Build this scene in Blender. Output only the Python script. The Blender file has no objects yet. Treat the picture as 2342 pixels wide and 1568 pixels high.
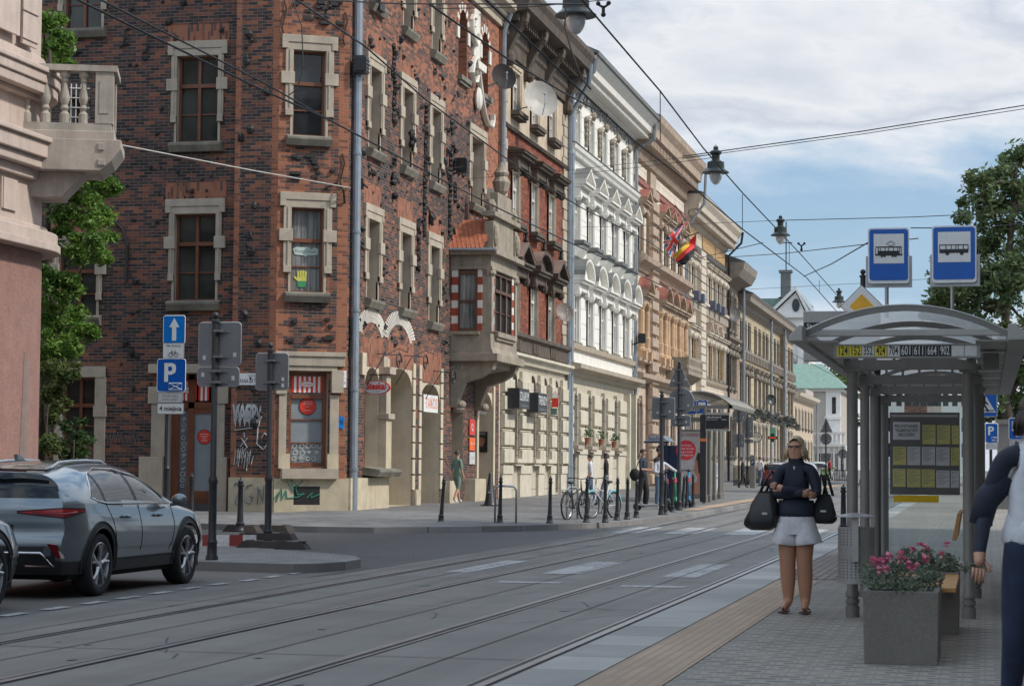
import bpy,bmesh,math,random
import numpy as np
from mathutils import Vector,Matrix,noise as mnoise
random.seed(7)
RAD=math.radians
SC=bpy.context.scene
COL=SC.collection
PI=math.pi
OFF={}
SPLIT=dict(rusticated_pier=.05,console=.03,quoins=.5,panel_moulding=.02,iron_scroll=.01,wall_iron=.1,frieze_panel=.02,iron_finial=.05,arched_niche=.02,pilaster=.02,soffit=.0,line_plate=.0,glass_panel=.02,bench_leg=.02,step=.01,brick_ornament=.4,drawn_pattern=.06,stucco_garland=.2,scroll_ornament=.1,beam=.04,gutter=.04,canopy_edge=.02)
def tag(o,label=None,cat=None,group=None,kind=None):
 if label:o['label']=label
 if cat:o['category']=cat
 if group:o['group']=group
 if kind:o['kind']=kind
 return o
def thing(name,label,cat,loc=(0,0,0),group=None,rz=0.0):
 o=bpy.data.objects.new(name,None)
 o.empty_display_size=.2
 COL.objects.link(o)
 o.location=loc
 o.rotation_euler=(0,0,rz)
 OFF[o.name]=Vector(loc)
 return tag(o,label,cat,group)
def kids(o):
 return[c for c in bpy.data.objects if c.parent==o]
def copy_tree(o,parent=None,ch=None):
 c=o.copy();COL.objects.link(c)
 if parent is not None:
  c.parent=parent
 for k in kids(o):
  copy_tree(k,c)
 return c
def place_copy(o,loc,rz=0.0,label=None,group=None,scale=None):
 c=copy_tree(o)
 c.location=loc;c.rotation_euler=(0,0,rz)
 if label:c['label']=label
 if group:c['group']=group
 if scale:c.scale=(scale,scale,scale)
 return c
def ident(x,y,z):return(x,y,z)
class MB:
 """collects shapes; build() links them as ONE mesh object"""
 def __init__(s,T=None):
  s.v=[];s.f=[];s.m=[];s.T=T or ident
 def face(s,pts,m=0):
  b=len(s.v)
  s.v+=[s.T(*q)for q in pts]
  s.f.append(tuple(range(b,b+len(pts))));s.m.append(m)
 def mesh(s,verts,faces,m=0):
  b=len(s.v)
  s.v+=[s.T(*q)for q in verts]
  for f in faces:
   s.f.append(tuple(b+i for i in f));s.m.append(m)
 def box(s,a0,a1,b0,b1,c0,c1,m=0):
  v=[(a,b,c)for c in(c0,c1)for b in(b0,b1)for a in(a0,a1)]
  s.mesh(v,[(0,2,3,1),(4,5,7,6),(0,1,5,4),(2,6,7,3),(0,4,6,2),(1,3,7,5)],m)
 def prism(s,poly,lo,hi,axis=1,m=0,caps=True):
  n=len(poly)
  def mk(p,h):
   if axis==1:return(p[0],h,p[1])
   if axis==0:return(h,p[0],p[1])
   return(p[0],p[1],h)
  v=[mk(p,lo)for p in poly]+[mk(p,hi)for p in poly]
  f=[(i,(i+1)%n,n+(i+1)%n,n+i)for i in range(n)]
  if caps:f+=[tuple(range(n-1,-1,-1)),tuple(range(n,2*n))]
  s.mesh(v,f,m)
 def tube(s,pts,r,seg=6,m=0,cap=True,flat=None):
  P=[Vector(p)for p in pts];n=len(P)
  rr=r if isinstance(r,(list,tuple))else[r]*n
  v=[];up=None
  for i in range(n):
   d=(P[min(i+1,n-1)]-P[max(i-1,0)])
   if d.length<1e-9:d=Vector((0,0,1))
   d.normalize()
   if up is None:
    up=Vector((0,0,1))if abs(d.z)<.9 else Vector((1,0,0))
   a=d.cross(up)
   if a.length<1e-6:a=d.cross(Vector((1,.2,0)))
   a.normalize();b=a.cross(d).normalized();up=b
   for k in range(seg):
    t=2*PI*k/seg
    fl=1 if flat is None else flat
    v.append(tuple(P[i]+a*(math.cos(t)*rr[i])+b*(math.sin(t)*rr[i]*fl)))
  f=[]
  for i in range(n-1):
   for k in range(seg):
    k2=(k+1)%seg
    f.append((i*seg+k,i*seg+k2,(i+1)*seg+k2,(i+1)*seg+k))
  if cap:
   f.append(tuple(range(seg-1,-1,-1)));f.append(tuple((n-1)*seg+k for k in range(seg)))
  s.mesh(v,f,m)
 def lathe(s,prof,c=(0,0,0),seg=14,m=0,sx=1,sy=1):
  v=[];n=len(prof)
  for r,z in prof:
   for k in range(seg):
    t=2*PI*k/seg
    v.append((c[0]+r*sx*math.cos(t),c[1]+r*sy*math.sin(t),c[2]+z))
  f=[(i*seg+k,i*seg+(k+1)%seg,(i+1)*seg+(k+1)%seg,(i+1)*seg+k)for i in range(n-1)for k in range(seg)]
  f+=[tuple(range(seg-1,-1,-1)),tuple((n-1)*seg+k for k in range(seg))]
  s.mesh(v,f,m)
 def ball(s,c,r,seg=8,m=0,j=0.0):
  rx,ry,rz=r if isinstance(r,(list,tuple))else(r,r,r)
  rings=max(4,seg*2//3);v=[(c[0],c[1],c[2]-rz)]
  for i in range(1,rings):
   p=-PI/2+PI*i/rings
   for k in range(seg):
    t=2*PI*k/seg;q=1+random.uniform(-j,j)
    v.append((c[0]+rx*math.cos(p)*math.cos(t)*q,c[1]+ry*math.cos(p)*math.sin(t)*q,c[2]+rz*math.sin(p)*q))
  v.append((c[0],c[1],c[2]+rz));L=len(v)-1;f=[]
  for k in range(seg):
   f.append((0,1+(k+1)%seg,1+k));f.append((L,L-seg+k,L-seg+(k+1)%seg))
  for i in range(rings-2):
   for k in range(seg):
    a=1+i*seg+k;b=1+i*seg+(k+1)%seg
    f.append((a,b,b+seg,a+seg))
  s.mesh(v,f,m)
 def build_each(s,name,mats,parent=None,gap=.12,**k):
  """one object for every separate cluster of shapes"""
  n=len(s.v);up=list(range(n))
  def fd(a):
   while up[a]!=a:up[a]=up[up[a]];a=up[a]
   return a
  for f in s.f:
   for i in f[1:]:
    a,b=fd(f[0]),fd(i)
    if a!=b:up[b]=a
  box={}
  for i in range(n):
   r=fd(i);p=s.v[i]
   if r not in box:box[r]=[list(p),list(p)]
   for c in range(3):box[r][0][c]=min(box[r][0][c],p[c]);box[r][1][c]=max(box[r][1][c],p[c])
  ks=list(box);ch=True;gr={r:r for r in ks}
  def g(a):
   while gr[a]!=a:a=gr[a]
   return a
  while ch:
   ch=False;act=[r for r in ks if g(r)==r]
   for x in range(len(act)):
    for y in range(x+1,len(act)):
     A,B=act[x],act[y]
     if g(A)!=A or g(B)!=B:continue
     if all(box[A][0][c]-gap<=box[B][1][c]and box[B][0][c]-gap<=box[A][1][c]for c in range(3)):
      gr[B]=A;ch=True
      for c in range(3):box[A][0][c]=min(box[A][0][c],box[B][0][c]);box[A][1][c]=max(box[A][1][c],box[B][1][c])
  L={}
  for f,m in zip(s.f,s.m):L.setdefault(g(fd(f[0])),[]).append((f,m))
  os_=[]
  for fs in L.values():
   q=MB();mp={}
   for f,m in fs:
    t=[]
    for i in f:
     if i not in mp:mp[i]=len(q.v);q.v.append(s.v[i])
     t.append(mp[i])
    q.f.append(tuple(t));q.m.append(m)
   os_.append(q.build(name,mats,parent,**k))
  return os_[0]
 def build(s,name,mats,parent=None,smooth=False,uv=True,bevel=0.0):
  if name in SPLIT and len(s.f)<3500 and not getattr(s,'one',0):
   s.build_each_=1;SPLIT_=SPLIT[name];q=MB();q.v,q.f,q.m=s.v,s.f,s.m;SPLIT.pop(name)
   try:return q.build_each(name,mats,parent,SPLIT_,smooth=smooth,uv=uv,bevel=bevel)
   finally:SPLIT[name]=SPLIT_
  me=bpy.data.meshes.new(name)
  off=OFF.get(parent.name,Vector((0,0,0)))if parent is not None else Vector((0,0,0))
  if off.length:V=[(a-off.x,b-off.y,c-off.z)for a,b,c in s.v]
  else:V=s.v
  me.from_pydata(V,[],s.f)
  if not isinstance(mats,(list,tuple)):mats=[mats]
  for m in mats:me.materials.append(m)
  me.polygons.foreach_set('material_index',s.m)
  if smooth:me.polygons.foreach_set('use_smooth',[True]*len(s.f))
  if smooth=='auto' or bevel or smooth:
   pass
  if uv and len(s.f):
   nP=len(me.polygons);nL=len(me.loops)
   no=np.empty(nP*3,np.float32);me.polygons.foreach_get('normal',no);no=no.reshape(-1,3)
   lt=np.empty(nP,np.int32);me.polygons.foreach_get('loop_total',lt)
   vi=np.empty(nL,np.int32);me.loops.foreach_get('vertex_index',vi)
   co=np.array(s.v,np.float32)[vi]
   nl=np.repeat(no,lt,axis=0)
   tx,ty=-nl[:,1],nl[:,0]
   ln=np.maximum(np.sqrt(tx*tx+ty*ty),1e-6);tx,ty=tx/ln,ty/ln
   sg=np.where(tx+2*ty<0,-1,1);tx,ty=tx*sg,ty*sg
   flat=np.abs(nl[:,2])>.75
   U=np.where(flat,co[:,0],co[:,0]*tx+co[:,1]*ty)
   W=np.where(flat,co[:,1],co[:,2])
   l=me.uv_layers.new(name='UVMap')
   l.data.foreach_set('uv',np.stack([U,W],1).ravel())
  me.validate();me.update()
  o=bpy.data.objects.new(name,me);COL.objects.link(o)
  if smooth=='auto':
   me.polygons.foreach_set('use_smooth',[True]*len(me.polygons))
   try:me.set_sharp_from_angle(angle=RAD(35))
   except Exception:pass
  if parent is not None:
   o.parent=parent;OFF[o.name]=off
  if bevel:
   md=o.modifiers.new('bevel','BEVEL');md.width=bevel;md.segments=2;md.limit_method='ANGLE'
  return o
def struct(o,label=None):o['kind']='structure';return o
CF,CCX,CCY,CH=4960.,1171.,784.,1.45
_d=Vector((1084,-291,-CF)).normalized()
_u=Vector((.0075,1,(1084*.0075-291)/CF)).normalized()
_x=_d.cross(_u)
CAMR=Matrix((_x,_d,_u))
def ray(px,py):return CAMR@Vector((px-CCX,CCY-py,-CF))
def atY(px,py,Y):
 r=ray(px,py);t=Y/r.y;return Vector((r.x*t,Y,r.z*t+CH))
def atX(px,py,X):
 r=ray(px,py);t=X/r.x;return Vector((X,r.y*t,r.z*t+CH))
def ramp(Y):return min(.7,.0045*max(0.,Y-45))
def ground(px,py,k=.12):
 lo,hi=4.,420.
 for i in range(50):
  m=(lo+hi)/2
  if atY(px,py,m).z>ramp(m)+k:lo=m
  else:hi=m
 return atY(px,py,lo)
def _new(name):
 m=bpy.data.materials.new(name);m.use_nodes=True
 nt=m.node_tree;nt.nodes.clear()
 out=nt.nodes.new('ShaderNodeOutputMaterial');b=nt.nodes.new('ShaderNodeBsdfPrincipled')
 nt.links.new(b.outputs[0],out.inputs[0])
 return m,nt,b
def N(nt,t,**k):
 n=nt.nodes.new(t)
 for a,v in k.items():
  if a.startswith('i_'):
   q=a[2:];q=int(q)if q.isdigit()else q.replace('_',' ')
   n.inputs[q].default_value=v
  else:setattr(n,a,v)
 return n
def mixc(nt,fac,a,b,mode='MIX'):
 n=nt.nodes.new('ShaderNodeMix');n.data_type='RGBA';n.blend_type=mode
 for s,v in((0,fac),(6,a),(7,b)):
  if hasattr(v,'is_linked')or hasattr(v,'links'):nt.links.new(v,n.inputs[s])
  else:n.inputs[s].default_value=v
 return n.outputs[2]
def math_(nt,op,a,b=0.0,clamp=False):
 n=nt.nodes.new('ShaderNodeMath');n.operation=op;n.use_clamp=clamp
 for s,v in((0,a),(1,b)):
  if hasattr(v,'links'):nt.links.new(v,n.inputs[s])
  else:n.inputs[s].default_value=v
 return n.outputs[0]
def rampn(nt,src,stops,interp='LINEAR'):
 n=nt.nodes.new('ShaderNodeValToRGB');cr=n.color_ramp;cr.interpolation=interp
 while len(cr.elements)<len(stops):cr.elements.new(.5)
 for e,(p,c)in zip(cr.elements,stops):
  e.position=p;e.color=(c[0],c[1],c[2],1)if len(c)==3 else c
 nt.links.new(src,n.inputs[0]);return n.outputs[0]
def c4(c):return(c[0],c[1],c[2],1)
def sc(c,k):return(min(c[0]*k,1),min(c[1]*k,1),min(c[2]*k,1))
def noisen(nt,vec,scale,det=3,rough=.55):
 n=N(nt,'ShaderNodeTexNoise');n.inputs['Scale'].default_value=scale;n.inputs['Detail'].default_value=det;n.inputs['Roughness'].default_value=rough
 nt.links.new(vec,n.inputs['Vector']);return n
def mapping(nt,vec,s):
 n=N(nt,'ShaderNodeMapping');n.inputs['Scale'].default_value=s;nt.links.new(vec,n.inputs[0]);return n.outputs[0]
def bumpn(nt,b,h,strength=.3,dist=.02):
 n=N(nt,'ShaderNodeBump');n.inputs['Strength'].default_value=strength;n.inputs['Distance'].default_value=dist
 nt.links.new(h,n.inputs['Height']);nt.links.new(n.outputs[0],b.inputs['Normal'])
MATS={}
def mat(name,col,rough=.7,metal=0.,var=.18,vs=2.5,fine=.12,fs=30.,bump=0.,streak=0.,dirt=None,coat=0.,spec=.5,emit=0.,alpha=1.,trans=0.):
 if name in MATS:return MATS[name]
 m,nt,b=_new(name)
 tc=N(nt,'ShaderNodeTexCoord');ob=tc.outputs['Object']
 n1=noisen(nt,ob,vs,4);n2=noisen(nt,ob,fs,2)
 c=mixc(nt,rampn(nt,n1.outputs[0],[(.3,(0,0,0)),(.7,(1,1,1))]),c4(sc(col,1-var)),c4(sc(col,1+var)))
 g=math_(nt,'ADD',math_(nt,'MULTIPLY',n2.outputs[0],2*fine),1-fine)
 c=mixc(nt,1.,c,g,'MULTIPLY')
 if streak:
  n3=noisen(nt,mapping(nt,ob,(3.5,3.5,.25)),1.3,4,.6)
  s=rampn(nt,n3.outputs[0],[(.42,(0,0,0)),(.75,(1,1,1))])
  dc=dirt or sc(col,.35)
  c=mixc(nt,math_(nt,'MULTIPLY',s,streak),c,c4(dc))
 nt.links.new(c,b.inputs['Base Color'])
 b.inputs['Roughness'].default_value=rough;b.inputs['Metallic'].default_value=metal
 b.inputs['Specular IOR Level'].default_value=spec
 if coat:b.inputs['Coat Weight'].default_value=coat;b.inputs['Coat Roughness'].default_value=.05
 if emit:nt.links.new(c,b.inputs['Emission Color']);b.inputs['Emission Strength'].default_value=emit
 if trans:b.inputs['Transmission Weight'].default_value=trans
 b.inputs['Alpha'].default_value=alpha
 if bump:bumpn(nt,b,n2.outputs[0],bump,.02)
 MATS[name]=m;return m
def brick(name,stops,patch=.9,bias=0.,bw=.26,rh=.082,mortar=(.2,.18,.16),ms=.007,pscale=.45,vert=0):
 m,nt,b=_new(name)
 tc=N(nt,'ShaderNodeTexCoord');uv=tc.outputs['UV']
 br=N(nt,'ShaderNodeTexBrick')
 for k,v in(('Color1',(0,0,0,1)),('Color2',(1,1,1,1)),('Mortar',(.5,.5,.5,1)),('Scale',1.),('Mortar Size',ms),('Mortar Smooth',.3),('Bias',0.),('Brick Width',bw),('Row Height',rh)):
  br.inputs[k].default_value=v
 nz=noisen(nt,uv,6,2)
 off=N(nt,'ShaderNodeVectorMath',operation='MULTIPLY_ADD');nt.links.new(nz.outputs[1],off.inputs[0]);off.inputs[1].default_value=(.016,.012,0);nt.links.new(uv,off.inputs[2])
 if vert:
  mp=N(nt,'ShaderNodeMapping');mp.inputs['Rotation'].default_value=(0,0,PI/2);nt.links.new(off.outputs[0],mp.inputs[0]);nt.links.new(mp.outputs[0],br.inputs['Vector'])
 else:nt.links.new(off.outputs[0],br.inputs['Vector'])
 big=noisen(nt,uv,pscale,5,.62)
 bb=math_(nt,'MULTIPLY',math_(nt,'SUBTRACT',big.outputs[0],.5),patch*2)
 v=math_(nt,'ADD',math_(nt,'MULTIPLY',br.outputs['Color'],.75),math_(nt,'ADD',bb,.12+bias),True)
 c=rampn(nt,v,stops)
 fn=noisen(nt,uv,45,3)
 c=mixc(nt,1.,c,math_(nt,'ADD',math_(nt,'MULTIPLY',fn.outputs[0],.7),.65),'MULTIPLY')
 mo=mixc(nt,big.outputs[0],c4(sc(mortar,.6)),c4(sc(mortar,1.3)))
 c=mixc(nt,br.outputs['Fac'],c,mo)
 nt.links.new(c,b.inputs['Base Color']);b.inputs['Roughness'].default_value=.85;b.inputs['Specular IOR Level'].default_value=.25
 h=math_(nt,'ADD',math_(nt,'MULTIPLY',br.outputs['Fac'],-1.),math_(nt,'MULTIPLY',fn.outputs[0],.6))
 bumpn(nt,b,h,.55,.015)
 return m
def lined(name,col,step,line=.02,dark=.35,var=.12,streak=.25,vstep=None,dirt=None):
 """plaster with horizontal joints (and upright ones every vstep)"""
 m,nt,b=_new(name)
 tc=N(nt,'ShaderNodeTexCoord');uv=tc.outputs['UV'];ob=tc.outputs['Object']
 br=N(nt,'ShaderNodeTexBrick')
 for k,v in(('Color1',(.85,.85,.85,1)),('Color2',(1,1,1,1)),('Scale',1.),('Mortar Size',line),('Mortar Smooth',.4),('Bias',0.),('Brick Width',vstep or 400.),('Row Height',step)):br.inputs[k].default_value=v
 br.offset=.5
 nt.links.new(uv,br.inputs['Vector'])
 n1=noisen(nt,ob,1.2,5);n2=noisen(nt,ob,25,3)
 c=mixc(nt,rampn(nt,n1.outputs[0],[(.3,(0,0,0)),(.7,(1,1,1))]),c4(sc(col,1-var)),c4(sc(col,1+var)))
 n3=noisen(nt,mapping(nt,ob,(3.5,3.5,.2)),1.1,5,.62)
 c=mixc(nt,math_(nt,'MULTIPLY',rampn(nt,n3.outputs[0],[(.45,(0,0,0)),(.75,(1,1,1))]),streak),c,c4(dirt or sc(col,.45)))
 c=mixc(nt,1.,c,math_(nt,'ADD',math_(nt,'MULTIPLY',n2.outputs[0],.3),.85),'MULTIPLY')
 c=mixc(nt,math_(nt,'MULTIPLY',br.outputs['Fac'],.75),c,c4(sc(col,dark)))
 nt.links.new(c,b.inputs['Base Color']);b.inputs['Roughness'].default_value=.85
 bumpn(nt,b,math_(nt,'ADD',math_(nt,'MULTIPLY',br.outputs['Fac'],-1.),math_(nt,'MULTIPLY',n2.outputs[0],.15)),.6,.03)
 return m
def glassm(name,col=(.02,.022,.025),rough=.04,wav=.06,streaks=None):
 m,nt,b=_new(name)
 tc=N(nt,'ShaderNodeTexCoord');ob=tc.outputs['Object']
 n1=noisen(nt,ob,.9,2)
 c=mixc(nt,rampn(nt,n1.outputs[0],[(.35,(0,0,0)),(.65,(1,1,1))]),c4(sc(col,.5)),c4(sc(col,1.5)))
 if streaks:
  w=noisen(nt,mapping(nt,ob,(9,9,.3)),1.5,2)
  c=mixc(nt,rampn(nt,w.outputs[0],[(.4,(0,0,0)),(.65,(1,1,1))]),c,c4(streaks))
 nt.links.new(c,b.inputs['Base Color']);b.inputs['Roughness'].default_value=rough
 b.inputs['Specular IOR Level'].default_value=.65
 n2=noisen(nt,ob,1.6,1);bumpn(nt,b,n2.outputs[0],wav,.05)
 return m
def clear_glass(name,tint=(.85,.9,.9),op=.12,milky=False):
 m=bpy.data.materials.new(name);m.use_nodes=True;nt=m.node_tree;nt.nodes.clear()
 out=nt.nodes.new('ShaderNodeOutputMaterial');tr=nt.nodes.new('ShaderNodeBsdfTransparent');tr.inputs[0].default_value=c4(tint)
 gl=nt.nodes.new('ShaderNodeBsdfGlossy');gl.inputs['Roughness'].default_value=.03;gl.inputs[0].default_value=(.9,.95,1,1)
 df=nt.nodes.new('ShaderNodeBsdfTranslucent' if milky else 'ShaderNodeBsdfDiffuse');df.inputs[0].default_value=(.60,.59,.57,1)if milky else(.5,.52,.52,1)
 fr=nt.nodes.new('ShaderNodeFresnel');fr.inputs[0].default_value=1.45
 m1=nt.nodes.new('ShaderNodeMixShader');m1.inputs[0].default_value=op;nt.links.new(tr.outputs[0],m1.inputs[1]);nt.links.new(df.outputs[0],m1.inputs[2])
 m2=nt.nodes.new('ShaderNodeMixShader');nt.links.new(math_(nt,'MULTIPLY',fr.outputs[0],.15 if milky else 1.),m2.inputs[0]);nt.links.new(m1.outputs[0],m2.inputs[1]);nt.links.new(gl.outputs[0],m2.inputs[2])
 nt.links.new(m2.outputs[0],out.inputs[0]);return m
def leafm(name,col,col2):
 m,nt,b=_new(name)
 tc=N(nt,'ShaderNodeTexCoord');ob=tc.outputs['Object']
 n1=noisen(nt,ob,1.7,3);n2=noisen(nt,ob,14,2)
 f=math_(nt,'ADD',math_(nt,'MULTIPLY',n1.outputs[0],.6),math_(nt,'MULTIPLY',n2.outputs[0],.5),True)
 c=rampn(nt,f,[(.35,col),(.75,col2)])
 nt.links.new(c,b.inputs['Base Color']);b.inputs['Roughness'].default_value=.55;b.inputs['Specular IOR Level'].default_value=.3
 tl=nt.nodes.new('ShaderNodeBsdfTranslucent');nt.links.new(c,tl.inputs[0])
 mx=nt.nodes.new('ShaderNodeMixShader');mx.inputs[0].default_value=.3
 nt.links.new(b.outputs[0],mx.inputs[1]);nt.links.new(tl.outputs[0],mx.inputs[2])
 nt.links.new(mx.outputs[0],[n for n in nt.nodes if n.type=='OUTPUT_MATERIAL'][0].inputs[0])
 return m
def text_mb(mb,txt,M,size=.1,m=0,bold=0.0,depth=.002,width=None,align='CENTER',shear=0.0):
 """adds lettering to mb; M maps (a, b, depth) (right, up, out) to mb's own coordinates; width squeezes it to fit"""
 cu=bpy.data.curves.new('txt','FONT');cu.body=txt;cu.size=size;cu.align_x=align;cu.align_y='CENTER'
 cu.offset=bold;cu.resolution_u=2;cu.shear=shear
 o=bpy.data.objects.new('txt',cu);COL.objects.link(o)
 dg=bpy.context.evaluated_depsgraph_get()
 me=bpy.data.meshes.new_from_object(o.evaluated_get(dg))
 vs=[v.co.copy()for v in me.vertices];fs=[tuple(p.vertices)for p in me.polygons]
 bpy.data.objects.remove(o);bpy.data.curves.remove(cu);bpy.data.meshes.remove(me)
 if not vs:return
 x0=min(v.x for v in vs);x1=max(v.x for v in vs)
 k=1.0
 if width:k=width/(x1-x0)
 mb.mesh([M(v.x*k,v.y,depth)for v in vs],fs,m)
cam=bpy.data.cameras.new('camera');co=bpy.data.objects.new('camera',cam);COL.objects.link(co)
cam.sensor_width=23.6;cam.lens=23.6*CF/2342.;cam.clip_start=.2;cam.clip_end=5000
co.matrix_world=Matrix.Translation((0,0,CH))@CAMR.to_4x4()
cam.dof.use_dof=True;cam.dof.focus_distance=52;cam.dof.aperture_fstop=7.1
SC.camera=co
SUN_EL,SUN_AZ=43.,-3.
w=bpy.data.worlds.new('World');SC.world=w;w.use_nodes=True
nt=w.node_tree;nt.nodes.clear()
out=nt.nodes.new('ShaderNodeOutputWorld');bg=nt.nodes.new('ShaderNodeBackground');nt.links.new(bg.outputs[0],out.inputs[0])
sky=N(nt,'ShaderNodeTexSky',sky_type='NISHITA',sun_disc=False,sun_elevation=RAD(SUN_EL),sun_rotation=RAD(90-SUN_AZ),air_density=1.0,dust_density=.6,ozone_density=1.5)
bg.inputs[1].default_value=.15
tc=N(nt,'ShaderNodeTexCoord');sep=N(nt,'ShaderNodeSeparateXYZ');nt.links.new(tc.outputs['Generated'],sep.inputs[0])
mp=N(nt,'ShaderNodeMapping');mp.inputs['Scale'].default_value=(1.0,1.0,2.6);mp.inputs['Location'].default_value=(.35,0,.12);nt.links.new(tc.outputs['Generated'],mp.inputs[0])
cn=noisen(nt,mp.outputs[0],4.2,9,.55);cn.inputs['Distortion'].default_value=.35
cn2=noisen(nt,mp.outputs[0],13,8,.6)
f=math_(nt,'ADD',math_(nt,'MULTIPLY',cn.outputs[0],.76),math_(nt,'MULTIPLY',cn2.outputs[0],.24))
f=math_(nt,'ADD',math_(nt,'MULTIPLY',math_(nt,'SUBTRACT',f,.5),1.35),.5)
el=rampn(nt,sep.outputs[2],[(0.,(.55,.55,.55)),(.05,(.50,.50,.50)),(.085,(.41,.41,.41)),(.115,(.36,.36,.36)),(.14,(.44,.44,.44)),(.17,(.58,.58,.58)),(.22,(.64,.64,.64)),(.6,(.5,.5,.5))])
f=math_(nt,'ADD',f,math_(nt,'SUBTRACT',el,.5))
cov=rampn(nt,f,[(.33,(.55,.55,.55)),(.55,(1,1,1))])
cc=rampn(nt,f,[(.30,(1.15,2.0,3.2)),(.42,(1.75,2.7,3.9)),(.51,(3.1,3.85,4.7)),(.585,(4.7,4.95,5.3)),(.66,(3.6,3.95,4.5)),(.74,(4.9,5.05,5.3)),(.86,(3.9,4.2,4.65))])
hi=rampn(nt,sep.outputs[2],[(.2,(1,1,1)),(.5,(1.75,1.75,1.75))])
cc=mixc(nt,1.,cc,hi,'MULTIPLY')
nt.links.new(mixc(nt,cov,sky.outputs[0],cc),bg.inputs[0])
sl=bpy.data.lights.new('sun','SUN');sl.energy=2.9;sl.angle=RAD(4);sl.color=(1,.93,.82)
so=bpy.data.objects.new('sun',sl);COL.objects.link(so);so.location=(30,10,40)
sd=Vector((math.cos(RAD(SUN_EL))*math.cos(RAD(SUN_AZ)),math.cos(RAD(SUN_EL))*math.sin(RAD(SUN_AZ)),math.sin(RAD(SUN_EL))))
so.rotation_euler=sd.to_track_quat('Z','Y').to_euler()
SC.view_settings.view_transform='Standard';SC.view_settings.look='None';SC.view_settings.exposure=0.18;SC.view_settings.gamma=1
SC.cycles.use_denoising=True
def asphalt(name,col,cell=None,var=.2,rough=.8,patch=.25,ps=.25,fs=60,joint=None,jw=.012,jd=.4,tracks=False,bias=0,cv=(.78,1.12)):
 m,nt,b=_new(name)
 tc=N(nt,'ShaderNodeTexCoord');ob=tc.outputs['Object']
 n1=noisen(nt,ob,ps,6,.6);n2=noisen(nt,ob,fs,3,.7);n4=noisen(nt,ob,2.2,4)
 c=mixc(nt,rampn(nt,n1.outputs[0],[(.3,(0,0,0)),(.7,(1,1,1))]),c4(sc(col,1-patch)),c4(sc(col,1+patch)))
 c=mixc(nt,1.,c,math_(nt,'ADD',math_(nt,'MULTIPLY',n2.outputs[0],var*2),1-var),'MULTIPLY')
 c=mixc(nt,1.,c,math_(nt,'ADD',math_(nt,'MULTIPLY',n4.outputs[0],.3),.85),'MULTIPLY')
 h=math_(nt,'MULTIPLY',n2.outputs[0],.3)
 if tracks:
  n3=noisen(nt,mapping(nt,ob,(2.2,.06,1)),1.,4)
  c=mixc(nt,math_(nt,'MULTIPLY',rampn(nt,n3.outputs[0],[(.45,(0,0,0)),(.75,(1,1,1))]),.6),c,c4(sc(col,.5)))
 if joint:
  br=N(nt,'ShaderNodeTexBrick')
  for k,v in(('Color1',(cv[0],)*3+(1,)),('Color2',(cv[1],)*3+(1,)),('Scale',1.),('Mortar Size',jw),('Mortar Smooth',.3),('Bias',bias),('Brick Width',joint[0]),('Row Height',joint[1])):br.inputs[k].default_value=v
  br.offset=joint[2]if len(joint)>2 else .5
  wob=N(nt,'ShaderNodeVectorMath',operation='MULTIPLY_ADD');nt.links.new(n4.outputs[1],wob.inputs[0]);wob.inputs[1].default_value=(.02,.02,0);nt.links.new(ob,wob.inputs[2])
  nt.links.new(wob.outputs[0],br.inputs['Vector'])
  c=mixc(nt,1.,c,br.outputs['Color'],'MULTIPLY')
  c=mixc(nt,br.outputs['Fac'],c,c4(sc(col,jd)))
  h=math_(nt,'ADD',h,math_(nt,'MULTIPLY',br.outputs['Fac'],-1.))
 nt.links.new(c,b.inputs['Base Color']);
 r=math_(nt,'ADD',math_(nt,'MULTIPLY',n1.outputs[0],.25),rough-.12);nt.links.new(r,b.inputs['Roughness'])
 b.inputs['Specular IOR Level'].default_value=.4
 bumpn(nt,b,h,.35,.02)
 return m
M_conc=asphalt('tram_slab_concrete',(.160,.150,.136),rough=.62,tracks=True,patch=.28,var=.13,ps=.4)
M_asph=asphalt('parking_lane_asphalt',(.125,.118,.108),rough=.75)
M_sett=asphalt('dark_sett_paving',(.085,.085,.088),joint=(.21,.13),jw=.02,rough=.55,patch=.3,jd=.3)
M_pave=asphalt('pavement_slabs',(.165,.16,.155),joint=(.5,.5),jw=.008,rough=.8)
M_blockpave=asphalt('grey_block_paving',(.23,.225,.215),joint=(.2,.1),jw=.007,rough=.8,jd=.45,bias=-.1)
def _dots():
 m=asphalt('dimpled_block_paving',(.275,.25,.215),joint=(.28,.16),jw=.006,rough=.8,jd=.75,cv=(.92,1.06))
 nt=m.node_tree;b=[n for n in nt.nodes if n.type=='BSDF_PRINCIPLED'][0]
 src=b.inputs['Base Color'].links[0].from_socket
 tc=N(nt,'ShaderNodeTexCoord')
 br=N(nt,'ShaderNodeTexBrick')
 for k,v in(('Scale',1.),('Mortar Size',.052),('Mortar Smooth',.25),('Bias',0.),('Brick Width',.28),('Row Height',.16)):br.inputs[k].default_value=v
 nt.links.new(tc.outputs['Object'],br.inputs['Vector'])
 dk=math_(nt,'SUBTRACT',1.,br.outputs['Fac'])
 n=noisen(nt,tc.outputs['Object'],3.1,3)
 dk=math_(nt,'MULTIPLY',dk,rampn(nt,n.outputs[0],[(.3,(.3,.3,.3)),(.55,(.9,.9,.9))]))
 nt.links.new(mixc(nt,dk,src,(.10,.097,.098,1)),b.inputs['Base Color'])
 return m
M_dots=_dots()
M_tact=asphalt('ribbed_tan_paving',(.37,.272,.195),joint=(.075,.9,0),jw=.008,rough=.8,jd=.78,cv=(.95,1.04))
M_ribbrown=asphalt('ribbed_brown_paving',(.20,.165,.15),joint=(.105,.4,0),jw=.014,rough=.8,jd=.5)
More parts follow.
